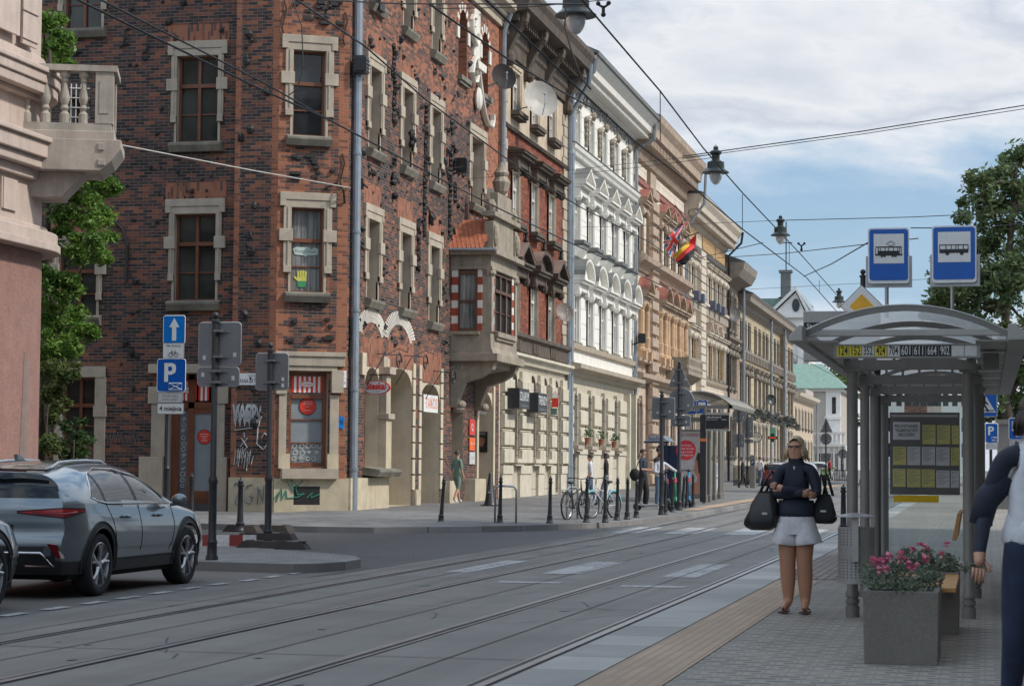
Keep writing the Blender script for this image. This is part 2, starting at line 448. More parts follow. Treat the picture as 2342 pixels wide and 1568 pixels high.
M_kerbd=asphalt('worn_dark_kerb',(.205,.20,.195),joint=(30.,1.0,0),jw=.01,rough=.75,fs=90)
M_kerb=asphalt('granite_kerb',(.34,.33,.315),joint=(30.,1.0,0),jw=.01,rough=.75,fs=120)
M_far=asphalt('distant_ground',(.12,.12,.11))
M_rail=mat('worn_steel_rail',(.30,.30,.31),rough=.32,metal=.9,var=.15)
M_groove=mat('rail_groove_dark',(.022,.02,.02),rough=.7)
M_joint=mat('tar_joint',(.045,.043,.042),rough=.7)
def _worn(name,col,keep=.5,sc_=9):
 m,nt,b=_new(name)
 tc=N(nt,'ShaderNodeTexCoord');n1=noisen(nt,tc.outputs['Object'],sc_,6,.7);n2=noisen(nt,tc.outputs['Object'],1.1,3)
 v=math_(nt,'ADD',math_(nt,'MULTIPLY',n1.outputs[0],.7),math_(nt,'MULTIPLY',n2.outputs[0],.3))
 a=rampn(nt,v,[(keep-.07,(0,0,0)),(keep+.07,(1,1,1))])
 nt.links.new(mixc(nt,a,(.135,.135,.138,1),c4(col)),b.inputs['Base Color']);b.inputs['Roughness'].default_value=.7
 return m
M_paint=_worn('worn_white_road_paint',(.42,.42,.42),.47,14)
M_patch=mat('road_repair_asphalt',(.085,.085,.087),rough=.75,var=.25)
KN=[-60.,45.,200.56]
def strip(name,x0,x1,y0,y1,z,m,thick=0.,seglen=None):
 ys=sorted(set([y0,y1]+[k for k in KN if y0<k<y1]))
 mb=MB()
 for a,b_ in zip(ys[:-1],ys[1:]):
  za,zb=ramp(a)+z,ramp(b_)+z
  if thick:
   v=[(x0,a,za),(x1,a,za),(x1,b_,zb),(x0,b_,zb)];v+=[(p[0],p[1],p[2]-thick)for p in v]
   mb.mesh(v,[(0,1,2,3),(4,7,6,5),(0,4,5,1),(1,5,6,2),(2,6,7,3),(3,7,4,0)])
  else:mb.face([(x0,a,za),(x1,a,za),(x1,b_,zb),(x0,b_,zb)])
 return struct(mb.build(name,m,uv=False))
mb=MB()
for a,b_ in((-400,45),(45,200.56),(200.56,2600)):
 za,zb=ramp(a)-.03,ramp(b_)-.03
 mb.face([(-1500,a,za),(1500,a,za),(1500,b_,zb),(-1500,b_,zb)])
struct(mb.build('ground',M_far,uv=False))
strip('side_street',-70,-7.5,26,60,-.004,M_sett)
strip('parking_lane',-14.5,-8.6,-10,30,0.,M_asph)
mb=MB()
mb.face([(-8.95,-10,.004),(-2.7,-10,.004),(-2.7,45,.004),(-8.32,45,.004),(-8.4,28,.004),(-8.95,24,.004)])
for a,b_ in((45,200.56),(200.56,330)):mb.face([(-8.32,a,ramp(a)+.004),(-2.7,a,ramp(a)+.004),(-2.7,b_,ramp(b_)+.004),(-8.32,b_,ramp(b_)+.004)])
struct(mb.build('road',M_conc,uv=False))
mb=MB();mg=MB()
for X in(-7.79,-6.355,-4.70,-3.265):
 s=1 if X in(-7.79,-4.70)else-1
 for a,b_ in((-10,45),(45,200.56),(200.56,300)):
  za,zb=ramp(a),ramp(b_)
  for(p,q,hgt,t)in((X-.035,X+.035,.014,mb),(X+s*.036,X+s*.082,.009,mg),(X-s*.036,X-s*.052,.008,mg)):
   lo,hi=min(p,q),max(p,q)
   t.face([(lo,a,za+hgt),(hi,a,za+hgt),(hi,b_,zb+hgt),(lo,b_,zb+hgt)])
  lo,hi=sorted((X+s*.083,X+s*.11));mb.face([(lo,a,za+.012),(hi,a,za+.012),(hi,b_,zb+.012),(lo,b_,zb+.012)])
struct(mb.build('tram_rail',M_rail,uv=False));struct(mg.build('rail_groove',M_groove,uv=False))
mb=MB()
for i,Y in enumerate((4,10,16,21.9,27.6,33.5,39.4,45,51,57,63,69,75)):
 for xa,xb in((-8.9 if Y<27 else-8.35,-7.86),(-7.7,-6.42),(-6.28,-5.5),(-5.46,-4.78),(-4.62,-3.34),(-3.19,-2.75)):
  j=random.uniform(-.05,.05);z=ramp(Y)+.0085
  mb.face([(xa,Y+j-.011,z),(xb,Y+j-.011,z),(xb,Y+j+.011,z),(xa,Y+j+.011,z)])
for X in(-8.14,-5.48,-7.08,-3.98):
 for a,b_ in((-10,45),(45,110)):
  mb.face([(X-.008,a,ramp(a)+.0085),(X+.008,a,ramp(a)+.0085),(X+.008,b_,ramp(b_)+.0085),(X-.008,b_,ramp(b_)+.0085)])
rr=random.Random(8)
for k in range(16):
 x,y=rr.uniform(-8.1,-3.1),rr.uniform(12,40);dx=rr.choice((-1,1))*rr.uniform(.05,.18)
 for j in range(rr.randrange(4,9)):
  nx,ny=x+dx+rr.uniform(-.06,.06),y+rr.uniform(.05,.45);w_=.006;mb.face([(x-w_,y,.0086),(x+w_,y,.0086),(nx+w_,ny,.0086),(nx-w_,ny,.0086)]);x,y=nx,ny
struct(mb.build('slab_joint',M_joint,uv=False))
mb=MB()
for x0,x1,y0,y1 in((-7.25,-6.9,28.9,32.85),(-5.9,-5.4,29.0,33.0),(-4.22,-3.75,28.6,32.65),(-6.0,-5.2,26.6,26.9),(-4.37,-3.57,26.15,26.55),(-8.1,-7.5,47.2,51.5),(-6.9,-6.2,47.2,51.5),(-5.6,-4.9,47.2,51.5),(-4.3,-3.6,47.2,51.5)):
 mb.face([(x0,y0,ramp(y0)+.0085),(x1,y0,ramp(y0)+.0085),(x1,y1,ramp(y1)+.0085),(x0,y1,ramp(y1)+.0085)])
y=17.2
while y<28:
 x=-9.1 if y<25 else-9.05
 mb.face([(x-.06,y,.0085),(x+.07,y,.0085),(x+.07,y+.52,.0085),(x-.06,y+.52,.0085)]);y+=.95
for k in range(0):mb.face([(-12.2+k*.55,37.2+k*.3,.0065),(-11.9+k*.55,37.2+k*.3,.0065),(-11.9+k*.55,38.5+k*.3,.0065),(-12.2+k*.55,38.5+k*.3,.0065)])
struct(mb.build('road_marking',M_paint,uv=False))
mb=MB()
rr=random.Random(77)
for k in range(60):
 x,y=rr.uniform(-8.2,-3.0),rr.uniform(11,48);r=rr.choice((.02,.03,.04,.07));e=rr.uniform(1,2.5)
 mb.face([(x+r*math.cos(t)*rr.uniform(.6,1.2),y+r*e*math.sin(t)*rr.uniform(.6,1.2),.0095)for t in[i*PI/5 for i in range(10)]])
struct(mb.build('road_stain',mat('oily_road_stain',(.095,.092,.09),rough=.5,var=.3),uv=False))
def kerb_line(name,pts,w=.16,h=.13,m=M_kerb,z=0.0):
 mb=MB();n=len(pts);L=[];Rr=[]
 for i in range(n):
  a=Vector(pts[max(0,i-1)]);b_=Vector(pts[min(n-1,i+1)]);d=(b_-a);d.normalize();nn=Vector((-d.y,d.x))
  L.append(Vector(pts[i]));Rr.append(Vector(pts[i])+nn*w)
 for i in range(n-1):
  q=[L[i],L[i+1],Rr[i+1],Rr[i]]
  top=[(p.x,p.y,ramp(p.y)+h+z)for p in q];bot=[(p.x,p.y,ramp(p.y)-.05+z)for p in q]
  mb.mesh(top+bot,[(0,1,2,3),(0,4,5,1),(1,5,6,2),(2,6,7,3),(3,7,4,0)])
 return struct(mb.build(name,m,uv=False,bevel=.015))
K1=[(-40,36.9),(-16,35.6),(-13.0,34.5),(-11.6,33.4),(-10.6,32.4),(-9.86,31.73),(-9.1,30.9),(-8.72,29.9),(-8.68,29.0),(-8.85,28.3),(-9.1,28.0),(-10.98,28.35),(-12.0,28.45),(-12.35,27.8),(-12.4,26),(-12.4,-10)]
mb=MB()
poly=K1+[(-40,-10)]
mb.face([(x,y,.122)for x,y in reversed(poly)])
struct(mb.build('corner_pavement',M_blockpave,uv=False))
kerb_line('kerb',K1[::-1],w=.15,h=.125,m=M_kerbd)
K2=[(-70,49.5),(-24,47.3),(-17,46.2),(-14.2,45.2),(-12.9,45.2),(-11.5,46.3),(-10.2,47.8),(-9.2,49.8),(-8.55,52.3),(-8.3,55.5),(-7.98,58.5),(-7.95,75),(-7.95,110),(-7.95,200.56),(-7.95,330)]
def pavz(X,Y,f=0):return ramp(Y)+.125+.1*f
mb=MB()
for(x0,y0),(x1,y1)in zip(K2[:-1],K2[1:]):
 iy=lambda x,y:y if y>56 else 52+max(0,(y-45.2))*.37
 ix=lambda x:max(-70,min(x-1.5,-17.2))if x<-17 else-17.2
 I0,I1=(ix(x0),iy(x0,y0)),(ix(x1),iy(x1,y1))
 m0,m1=((x0+I0[0])/2,(y0+I0[1])/2),((x1+I1[0])/2,(y1+I1[1])/2)
 mb.face([(x0,y0,pavz(0,y0)),(x1,y1,pavz(0,y1)),(m1[0],m1[1],pavz(0,m1[1],.8)),(m0[0],m0[1],pavz(0,m0[1],.8))])
 mb.face([(m0[0],m0[1],pavz(0,m0[1],.8)),(m1[0],m1[1],pavz(0,m1[1],.8)),(I1[0],I1[1],pavz(0,I1[1],1)),(I0[0],I0[1],pavz(0,I0[1],1))])
mb.face([(-70,51.95,.226),(-17.2,51.95,.226),(-17.2,57,.226),(-70,57,.226)])
struct(mb.build('pavement',M_pave,uv=False))
kerb_line('kerb',K2,w=.17,h=.13,m=M_kerbd)
strip('tactile_paving',-8.75,-8.15,63,200,.145,M_tact)
strip('platform',-2.45,12,-12,330,.126,M_dots)
strip('kerb',-2.92,-2.44,-12,330,.134,M_kerb,thick=.2)
strip('tactile_paving',-2.43,-1.93,-12,26,.132,M_tact)
strip('tactile_paving',-2.43,-1.2,26.3,34,.132,M_ribbrown)
DK=[(0.,(.028,.023,.023)),(.26,(.055,.042,.040)),(.48,(.090,.055,.050)),(.66,(.155,.068,.050)),(.84,(.255,.096,.055)),(1.,(.35,.135,.075))]
M_bdark=brick('clinker_brick',DK,.48,.0)
M_bwing=brick('shaded_wing_brick',DK,.42,-.02,bw=.27,rh=.085)
M_borange=brick('orange_brick',DK,.3,.52,mortar=(.26,.2,.16))
M_bmix=brick('mixed_orange_brick',DK,.6,.24)
M_soldier=brick('upright_arch_brick',DK,.2,.48,vert=1)
M_bred=brick('red_facade_brick',[(0.,(.10,.035,.026)),(.4,(.19,.058,.038)),(.75,(.27,.085,.05)),(1.,(.33,.12,.075))],.5,.0,mortar=(.19,.11,.08),ms=.005)
M_stone=mat('beige_window_stone',(.42,.36,.285),rough=.85,var=.14,fine=.15,streak=.25,dirt=(.2,.17,.14))
M_sillst=mat('mossy_grey_sill_stone',(.2,.185,.15),rough=.9,var=.3,streak=.3)
M_cream=mat('cream_plaster',(.56,.49,.37),rough=.85,var=.1,streak=.3,dirt=(.36,.30,.22))
M_plinth=mat('yellowed_plinth_plaster',(.50,.43,.31),rough=.9,var=.15,streak=.35,dirt=(.3,.25,.19),bump=.3)
M_oriel=mat('weathered_grey_stone',(.31,.265,.21),rough=.9,var=.22,fine=.2,streak=.5,dirt=(.11,.1,.08),bump=.3)
M_white=mat('white_ornament_stone',(.66,.63,.57),rough=.8,var=.1)
M_lump=mat('burnt_brick_lump',(.018,.016,.017),rough=.6,var=.4,bump=.5)
M_iron=mat('black_iron',(.015,.015,.016),rough=.5)
M_wood=mat('brown_window_wood',(.17,.062,.032),rough=.45,var=.15)
M_wooddk=mat('dark_brown_wood',(.10,.045,.028),rough=.5)
M_wwhite=mat('white_window_frame',(.62,.61,.58),rough=.5)
M_wgrey=mat('grey_window_frame',(.33,.30,.26),rough=.6)
M_zinc=mat('zinc_downpipe',(.30,.34,.38),rough=.42,metal=.55,var=.15,streak=.2)
M_tin=mat('grey_tin_sheet',(.14,.147,.143),rough=.6,metal=0.,var=.15,streak=.2)
M_tinbrown=mat('brown_tin_sheet',(.20,.14,.115),rough=.6,var=.2)
M_tinred=mat('reddish_tin_sheet',(.30,.115,.09),rough=.6,var=.2)
M_roof=mat('dark_sheet_roof',(.09,.095,.10),rough=.6,var=.2)
M_rooftile=mat('orange_clay_tile',(.40,.13,.065),rough=.8,var=.3,vs=8)
M_gl=glassm('dark_window_glass');M_gl2=glassm('window_glass_curtain',(.10,.11,.115),.06,.05,(.3,.3,.29));M_gl3=glassm('window_glass_green',(.03,.035,.03),.05)
M_gl4=glassm('pale_blind_reflection_glass',(.42,.44,.46),.12,.03)  # pale base: blinds, plus bright reflection painted into the first-floor panes
GL=[M_gl,M_gl,M_gl2,M_gl3]
M_b2cream=mat('cream_rustic_block',(.56,.51,.41),rough=.85,var=.12,streak=.2,dirt=(.36,.31,.24))
M_b2low=lined('cream_ground_storey',(.50,.45,.36),.62,.02,.5)
M_b2stucco=mat('flaking_beige_stucco',(.50,.41,.31),rough=.9,var=.22,streak=.4,dirt=(.27,.21,.16))
M_b2dark=mat('sooty_brown_cornice',(.10,.078,.062),rough=.9,var=.35,streak=.5,dirt=(.05,.04,.035),bump=.4)
M_wht=lined('white_lined_stucco',(.76,.745,.70),.62,.016,.38,.05,.12)
M_whtp=mat('white_trim_stucco',(.73,.715,.67),rough=.85,var=.06,streak=.25,dirt=(.42,.39,.35))
M_whtlow=lined('grey_cream_ground_storey',(.50,.455,.37),.7,.03,.45)
M_brn=lined('pale_peach_stucco',(.66,.58,.49),.5,.016,.5,.1,.3)
M_brnst=mat('brown_terracotta_stone',(.42,.325,.25),rough=.85,var=.2,streak=.4,dirt=(.18,.12,.09))
M_brnor=mat('orange_sandstone',(.52,.345,.215),rough=.85,var=.2,fine=.2,streak=.3)
M_brnlow=lined('pink_stone_ground_storey',(.52,.42,.345),.9,.03,.5)
M_crm=lined('cream_lined_stucco',(.62,.55,.455),.45,.014,.5,.08,.25)
M_crmp=mat('cream_trim_stucco',(.60,.53,.44),rough=.85,var=.12,streak=.3)
M_mosaic=mat('ochre_frieze_ornament',(.42,.27,.13),rough=.85,var=.45,vs=9,fine=.4)
M_tau=lined('taupe_stucco',(.34,.27,.225),.55,.014,.5,.15,.35)
M_taup=mat('taupe_trim',(.27,.235,.2),rough=.9,var=.2,streak=.35)
M_yel=lined('yellow_ochre_stucco',(.46,.375,.25),.5,.014,.55,.14,.3)
M_yellow_low=lined('sand_ground_storey',(.50,.42,.33),.55,.016,.55,.1,.25)
M_pinkw=mat('pale_pink_plaster',(.50,.405,.355),rough=.85,var=.1,streak=.4,dirt=(.3,.25,.22))
M_pinkg=mat('pink_granite_render',(.275,.155,.13),rough=.85,var=.12,fine=.35,fs=22,bump=.4,streak=.2,dirt=(.2,.12,.1))
M_church=mat('white_church_plaster',(.70,.68,.65),rough=.85,var=.06)
M_copper=mat('green_copper_roof',(.17,.26,.215),rough=.7,var=.15)
M_greywall=mat('grey_plaster_wall',(.40,.36,.32),rough=.9,var=.1)
M_cloth=[mat('curtain_white',(.6,.6,.58))]
M_redp=mat('red_sign_paint',(.62,.045,.03),rough=.4,var=.05)
M_whitep=mat('white_sign_paint',(.78,.78,.77),rough=.4,var=.03)
M_blackp=mat('black_sign_paint',(.015,.016,.018),rough=.4)
M_bluep=mat('blue_sign_paint',(.0,.105,.46),rough=.35,var=.04)
M_bluel=mat('light_blue_sign_paint',(.0,.19,.62),rough=.35,var=.04)
M_greyp=mat('grey_sign_back',(.155,.16,.168),rough=.5,metal=.2,var=.08)
M_frost=mat('frosted_window_film',(.24,.27,.29),rough=.25,var=.1)
M_chalk=mat('white_window_drawing',(.6,.62,.63),rough=.6)
M_gwhite=mat('white_graffiti',(.5,.52,.54),rough=.8,var=.2)
M_ggreen=mat('green_graffiti',(.05,.33,.23),rough=.8)
M_gblue=mat('blue_grey_graffiti',(.11,.16,.2),rough=.8)
def TS(X0):return lambda u,n,z:(X0+n,u,z)
FX=-16.5
T0=TS(FX)
def wallgrid(mb,u0,u1,z0,z1,holes,matf=0,cu=(),cz=()):
 """wall face with openings (a, b, c, d, depth, reveal material)"""
 us=sorted(set([u0,u1]+[h[0]for h in holes]+[h[1]for h in holes]+list(cu)))
 zs=sorted(set([z0,z1]+[h[2]for h in holes]+[h[3]for h in holes]+list(cz)))
 us=[u for u in us if u0<=u<=u1];zs=[z for z in zs if z0<=z<=z1]
 for a,b in zip(us[:-1],us[1:]):
  for c,d in zip(zs[:-1],zs[1:]):
   x,y=(a+b)/2,(c+d)/2
   if any(h[0]<x<h[1]and h[2]<y<h[3]for h in holes):continue
   mb.face([(a,0,c),(b,0,c),(b,0,d),(a,0,d)],matf(x,y)if callable(matf)else matf)
 for h in holes:
  a,b,c,d,dp,rm=h
  mb.face([(a,0,c),(a,0,d),(a,-dp,d),(a,-dp,c)],rm);mb.face([(b,0,c),(b,-dp,c),(b,-dp,d),(b,0,d)],rm)
  mb.face([(a,0,d),(b,0,d),(b,-dp,d),(a,-dp,d)],rm);mb.face([(a,0,c),(a,-dp,c),(b,-dp,c),(b,0,c)],rm)
def spandrel(mb,u0,u1,zs,z1,dp,m,rise=None):
 """fills the corners of a square opening so that it ends in an arch"""
 uc=(u0+u1)/2;r=(u1-u0)/2;k=(z1-zs)/r
 for s in(-1,1):
  arc=[(uc+s*r*math.cos(t),zs+k*r*math.sin(t))for t in[PI/2*i/8 for i in range(9)]]
  mb.prism(arc+[(uc+s*r,z1)],-dp,.001,1,m)
def win(b,T,uc,w,z0,z1,dp=.28,fm=None,pm=None,cols=2,tr=.68,rows=1,surr=0.,sm=None,sill=.12,sillm=None,hood=None,hw=None,hh=.5,hd=.35,hz=.25,hm=None,hm2=None,fw=.06,key=False,proud=.06):
 fm=fm or M_wood;pm=pm or random.choice(GL)
 a,c=uc-w/2,uc+w/2
 f=MB(T);n0,n1=-dp-.04,-dp+.05
 f.box(a,a+fw,n0,n1,z0,z1);f.box(c-fw,c,n0,n1,z0,z1);f.box(a+fw,c-fw,n0,n1,z0,z0+fw);f.box(a+fw,c-fw,n0,n1,z1-fw,z1)
 zt=z0+(z1-z0)*tr
 if tr<1:f.box(a+fw,c-fw,n0,n1+.02,zt-.05,zt+.05)
 for i in range(1,cols):
  x=a+w*i/cols;f.box(x-.04,x+.04,n0,n1+.01,z0+fw,z1-fw)
 for i in range(1,rows+1):
  if rows>1 or True:
   zz=z0+(zt-z0)*i/(rows+1);f.box(a+fw,c-fw,n0,n1-.03,zz-.018,zz+.018)
 o=f.build('window',fm,b)
 p=MB(T);p.face([(a+.02,-dp-.02,z0+.02),(c-.02,-dp-.02,z0+.02),(c-.02,-dp-.02,z1-.02),(a+.02,-dp-.02,z1-.02)])
 p.build('pane',pm,o,uv=False)
 if sill:
  s=MB(T);s.box(a-.12-surr*.6,c+.12+surr*.6,-dp+.05,sill+.04,z0-.16,z0-.01);s.box(a-.08-surr*.5,c+.08+surr*.5,.001,sill-.02,z0-.26,z0-.161);s.build('sill',sillm or M_sillst,o)
 if surr:
  q=MB(T);e=proud
  q.box(a-surr,a-.001,-.01,e,z0,z1);q.box(c+.001,c+surr,-.01,e,z0,z1);q.box(a-surr,c+surr,-.01,e+.003,z1+.001,z1+surr)
  q.box(a-surr,a-surr*.6,-.01,e+.03,z0,z1);q.box(c+surr*.6,c+surr,-.01,e+.03,z0,z1);q.box(a-surr-.02,c+surr+.02,-.01,e+.04,z1+surr*.6,z1+surr+.02)
  if key:q.box(uc-.14,uc+.14,-.01,e+.1,z1-.02,z1+surr+.18)
  q.build('surround',sm or M_stone,o)
 if hood:
  hoodmesh(T,uc,hw or w*1.7,z1+hz,hh,hd,hood,hm or M_tin,hm2 or sm or M_stone,o)
 return o
def hoodmesh(T,uc,w,z,h,d,kind,metal,stone,par):
 q=MB(T);a,c=uc-w/2,uc+w/2
 q.box(a+.12,a+.34,0,d*.6,z-.5,z-.02,1);q.box(c-.34,c-.12,0,d*.6,z-.5,z-.02,1)
 q.ball((a+.23,d*.45,z-.42),(.13,.16,.2),8,1);q.ball((c-.23,d*.45,z-.42),(.13,.16,.2),8,1)
 q.box(a+.1,c-.1,0,d*.55,z-.34,z-.06,1)
 q.box(a+.05,c-.05,0,d*.85,z-.05,z+.06,1);q.box(a,c,0,d,z+.061,z+.14,1)
 zb=z+.141
 if kind=='flat':
  q.prism([(0,zb),(d+.03,zb),(d+.03,zb+.03),(0,zb+.16)],a-.03,c+.03,0,0)
 else:
  if kind=='tri':top=[(a,zb),(uc,zb+h),(c,zb)];out=[(a-.05,zb),(a-.05,zb+.07),(uc,zb+h+.12),(c+.05,zb+.07),(c+.05,zb),(c-.02,zb),(uc,zb+h),(a+.02,zb)]
  else:
   ts=[PI*i/12 for i in range(13)]
   top=[(uc-math.cos(t)*w/2,zb+math.sin(t)*h)for t in ts]
   out=[(uc-math.cos(t)*(w/2+.05),zb+math.sin(t)*(h+.1))for t in ts]+[(uc+math.cos(t)*(w/2-.02),zb+math.sin(t)*(h-.01))for t in ts]
  q.prism(top,0,d*.55,1,1)
  n=len(out)//2
  k=len(top)
  for i in range(k-1):
   (x0,y0),(x1,y1)=top[i],top[i+1]
   def up(p,s=.13):return(uc+(p[0]-uc)*1.04,p[1]+s)
   A,B=up(top[i]),up(top[i+1])
   q.mesh([(x0,0,y0),(x1,0,y1),(B[0],0,B[1]),(A[0],0,A[1]),(x0,d,y0),(x1,d,y1),(B[0],d+.02,B[1]),(A[0],d+.02,A[1])],[(4,5,6,7),(0,4,7,3),(1,2,6,5),(0,1,5,4)],1)
   q.mesh([(A[0],0,A[1]+.004),(B[0],0,B[1]+.004),(B[0],d+.03,B[1]+.004),(A[0],d+.03,A[1]+.004)],[(0,1,2,3)],0)
  q.ball((uc,d*.5,zb+h*.4),(.16,.1,.16),8,1)
 q.build('pediment',[metal,stone],par)
def cornice(b,T,u0,u1,prof,m,name='cornice',dent=None,dm=None):
 q=MB(T);q.prism([(-.2,prof[0][1])]+prof+[(-.2,prof[-1][1])],u0,u1,0,0)
 if dent:
  st,w,n0,n1,za,zb=dent;x=u0+st/2
  while x<u1:
   q.box(x-w/2,x+w/2,n0,n1,za,zb,0);x+=st
 return q.build(name,m,b)
def quoins(b,T,u0,u1,z0,z1,step=.42,m=None,d=.05,name='quoins',alt=.18,side=1):
 q=MB(T);z=z0;i=0
 while z<z1-.05:
  e=alt if i%2 else 0
  q.box(u0-(e if side<0 else 0),u1+(e if side>0 else 0),.001,d,z+.015,min(z+step-.015,z1));z+=step;i+=1
 return q.build(name,m or M_stone,b,bevel=.012)
def pipe(b,pts,r=.09,m=None):
 q=MB();q.tube(pts,r,10)
 for p0,p1 in zip(pts[:-1],pts[1:]):
  if abs(p1[2]-p0[2])>3:
   z=min(p0[2],p1[2])+1.2
   while z<max(p0[2],p1[2]):q.lathe([(r+.018,0),(r+.018,.07)],(p0[0],p0[1],z),10);z+=2.1
 return q.build('downpipe',m or M_zinc,b,smooth='auto')
def roof(b,T,u0,u1,n0,z0,n1,z1,m,back=-13):
 q=MB(T);q.prism([(n0,z0),(n0,z0+.06),(n1,z1),(back,z0),],u0,u1,0)
 return q.build('roof',m,b)
def backwalls(mb,u0,u1,z1,d=-13,m=0,z0=0):
 mb.face([(u0,0,z0),(u0,d,z0),(u0,d,z1),(u0,0,z1)],m);mb.face([(u1,0,z0),(u1,0,z1),(u1,d,z1),(u1,d,z0)],m);mb.face([(u0,d,z0),(u1,d,z0),(u1,d,z1),(u0,d,z1)],m)
def consoles(b,T,us,z0,z1,d,m,w=.4,name='console'):
 q=MB(T)
 for u in us:
  q.prism([(0,z0),(.12,z0),(.2,z0+(z1-z0)*.25),(d*.5,z0+(z1-z0)*.5),(d,z1-.2),(d,z1),(0,z1)],u-w/2,u+w/2,0)
  q.ball((u,d*.8,z1-.3),(w*.55,.2,.22),8);q.ball((u,.2,z0+.2),(w*.6,.2,.3),8)
 return q.build(name,m,b)
BR=thing('brick_corner_building','orange and black brick corner building with beige stone window surrounds','building',(-18,58,.2))
ZT=17.3
TCa=(-18.15,54.05);_cu=Vector((1.65,.95,0)).normalized();CL=1.904
def TC(u,n,z):return(TCa[0]+_cu.x*u+_cu.y*n,TCa[1]+_cu.y*u-_cu.x*n,z)
def TP(u,n,z):return(u,54.05-n,z)
def TW(u,n,z):return(u,54.32-n,z)
BM=[M_bdark,M_borange,M_stone,M_cream,M_lump,M_bmix,M_soldier,M_plinth,M_bwing]
wb=MB(T0)
up1=[(57.35,1.1,6.02,8.2),(60.8,1.1,6.02,8.2),(64.15,1.1,5.85,8.15)]
up2=[(57.4,1.1,10.15,12.42),(60.85,1.1,10.15,12.42),(64.2,1.1,10.12,12.38),(69.75,1.75,10.1,12.3)]
up3=[(57.4,1.05,14.2,16.4),(60.85,1.05,14.2,16.4),(64.2,1.05,14.15,16.4)]
arch3=[(67.65,1.15,14.0,16.2),(70.8,1.05,13.95,16.1)]
holes=[(c-w/2,c+w/2,a,d,.42,2)for c,w,a,d in up1+up2+up3]+[(c-w/2,c+w/2,a,d,.45,1)for c,w,a,d in arch3]
gnd=[(56.75,58.2,1.35,4.15,.5,3),(59.1,61.7,.3,4.25,1.5,3),(62.75,65.05,.3,3.95,1.3,3),(66.65,68.15,.3,3.2,.9,2),(70.2,72.35,.3,3.95,1.2,3)]
holes+=gnd
def stm(u,z):
 if u>71.2 and z>9.0:return 1
 if z>12.7 and u>64:return 5
 for c,w,a,d in up1+up2:
  if abs(u-c)<w/2+.3 and d+.2<z<d+1.0:return 6
 for c,w in((57.45,2.2),(60.4,3.0),(63.9,2.7)):
  if abs(u-c)<w/2 and 4.0<z<4.95:return 6
 if z>13.0:return 5
 if 4.95<z<5.75 and u<62:return 5
 return 0
cu=[56.35,58.55,58.9,61.9,62.55,65.25,71.2,73.4,64.0];cz=[4.0,4.95,5.75,9.0,12.7,13.0]
for c,w,a,d in up1+up2:cu+=[c-w/2-.3,c+w/2+.3];cz+=[d+.2,d+1.0]
wallgrid(wb,55.0,73.4,0.05,ZT,holes,stm,cu,cz)
for c,w,a,d in arch3:spandrel(wb,c-w/2,c+w/2,d-w/2,d,.45,1)
for a,b_,c,d,dp,rm in gnd:
 if d>3.5:spandrel(wb,a,b_,d-.55,d,dp,3)
 wb.face([(a,-dp,c),(b_,-dp,c),(b_,-dp,d),(a,-dp,d)],3)
wb.box(55.0,58.75,.0,.16,.05,1.12,7);wb.box(61.85,62.5,.0,.1,.05,.75,7);wb.box(65.25,66.4,0,.3,.05,1.0,7);wb.box(68.45,70.0,0,.35,.05,1.05,7)
wb.T=TC
hc=[(.37,1.25,5.98,8.22,.22,2),(.37,1.25,10.12,12.4,.22,2),(.37,1.25,14.3,16.4,.22,2),(.38,1.42,1.42,3.9,.3,2)]
def chm(u,z):
 if u<.2 or u>CL-.28:return 1
 if 8.22<z<9.3 or 12.4<z<13.3 or 4.3<z<4.5:return 5
 if .2<=u<.37 or 1.25<u<1.42:return 5 if z>4.4 else 0
 return 0
wallgrid(wb,0,CL,.05,ZT,hc,chm,[.2,1.42,CL-.28],[9.3,13.3,4.3,4.5])
wb.box(-.02,CL+.06,.0,.14,.05,1.1,7);wb.box(.16,1.66,.0,.3,1.1,1.36,2);wb.box(.1,.4,.0,.1,1.36,1.75,7);wb.box(1.4,1.7,0,.1,1.36,1.75,7)
wb.T=TP
def pvm(u,z):return 1 if(u<-19.2 or u>-18.33)else 8
wallgrid(wb,-19.35,-18.15,.05,ZT,[],pvm,[-19.2,-18.33],[])
wb.box(-19.36,-18.13,0,.1,.05,1.12,7)
wb.T=ident
wb.face([(-19.35,54.05,.05),(-19.35,54.32,.05),(-19.35,54.32,ZT),(-19.35,54.05,ZT)],1)
wb.T=TW
wing=[(-20.52,1.16,5.78,8.1),(-20.52,1.16,10.02,12.34),(-20.52,1.16,14.3,16.4),(-23.85,1.1,5.4,7.25),(-23.85,1.1,13.2,15.3),(-23.75,.95,1.9,3.75),(-27,1.1,5.7,8.0),(-27,1.1,10.0,12.3)]
hw_=[(c-w/2,c+w/2,a,d,.22,2)for c,w,a,d in wing]+[(-21.2,-19.9,.42,3.84,.35,2)]
def wgm(u,z):
 for c,w,a,d in wing[:5]:
  if abs(u-c)<w/2+.28 and d+.22<z<d+.85:return 6
 return 8
cu=[-29.8];cz=[]
for c,w,a,d in wing[:5]:cu+=[c-w/2-.28,c+w/2+.28];cz+=[d+.22,d+.85]
wallgrid(wb,-30,-19.35,.05,ZT,hw_,wgm,cu,cz)
wb.T=ident
for pts in([(-30,54.32),(-30,73.4)],[(-30,73.4),(-16.5,73.4)]):
 (x0,y0),(x1,y1)=pts;wb.face([(x0,y0,0),(x1,y1,0),(x1,y1,ZT),(x0,y0,ZT)],0)
def free(u,z,hs):return not any(h[0]-.35<u<h[1]+.35 and h[2]-.4<z<h[3]+.4 for h in hs)
wb.T=T0
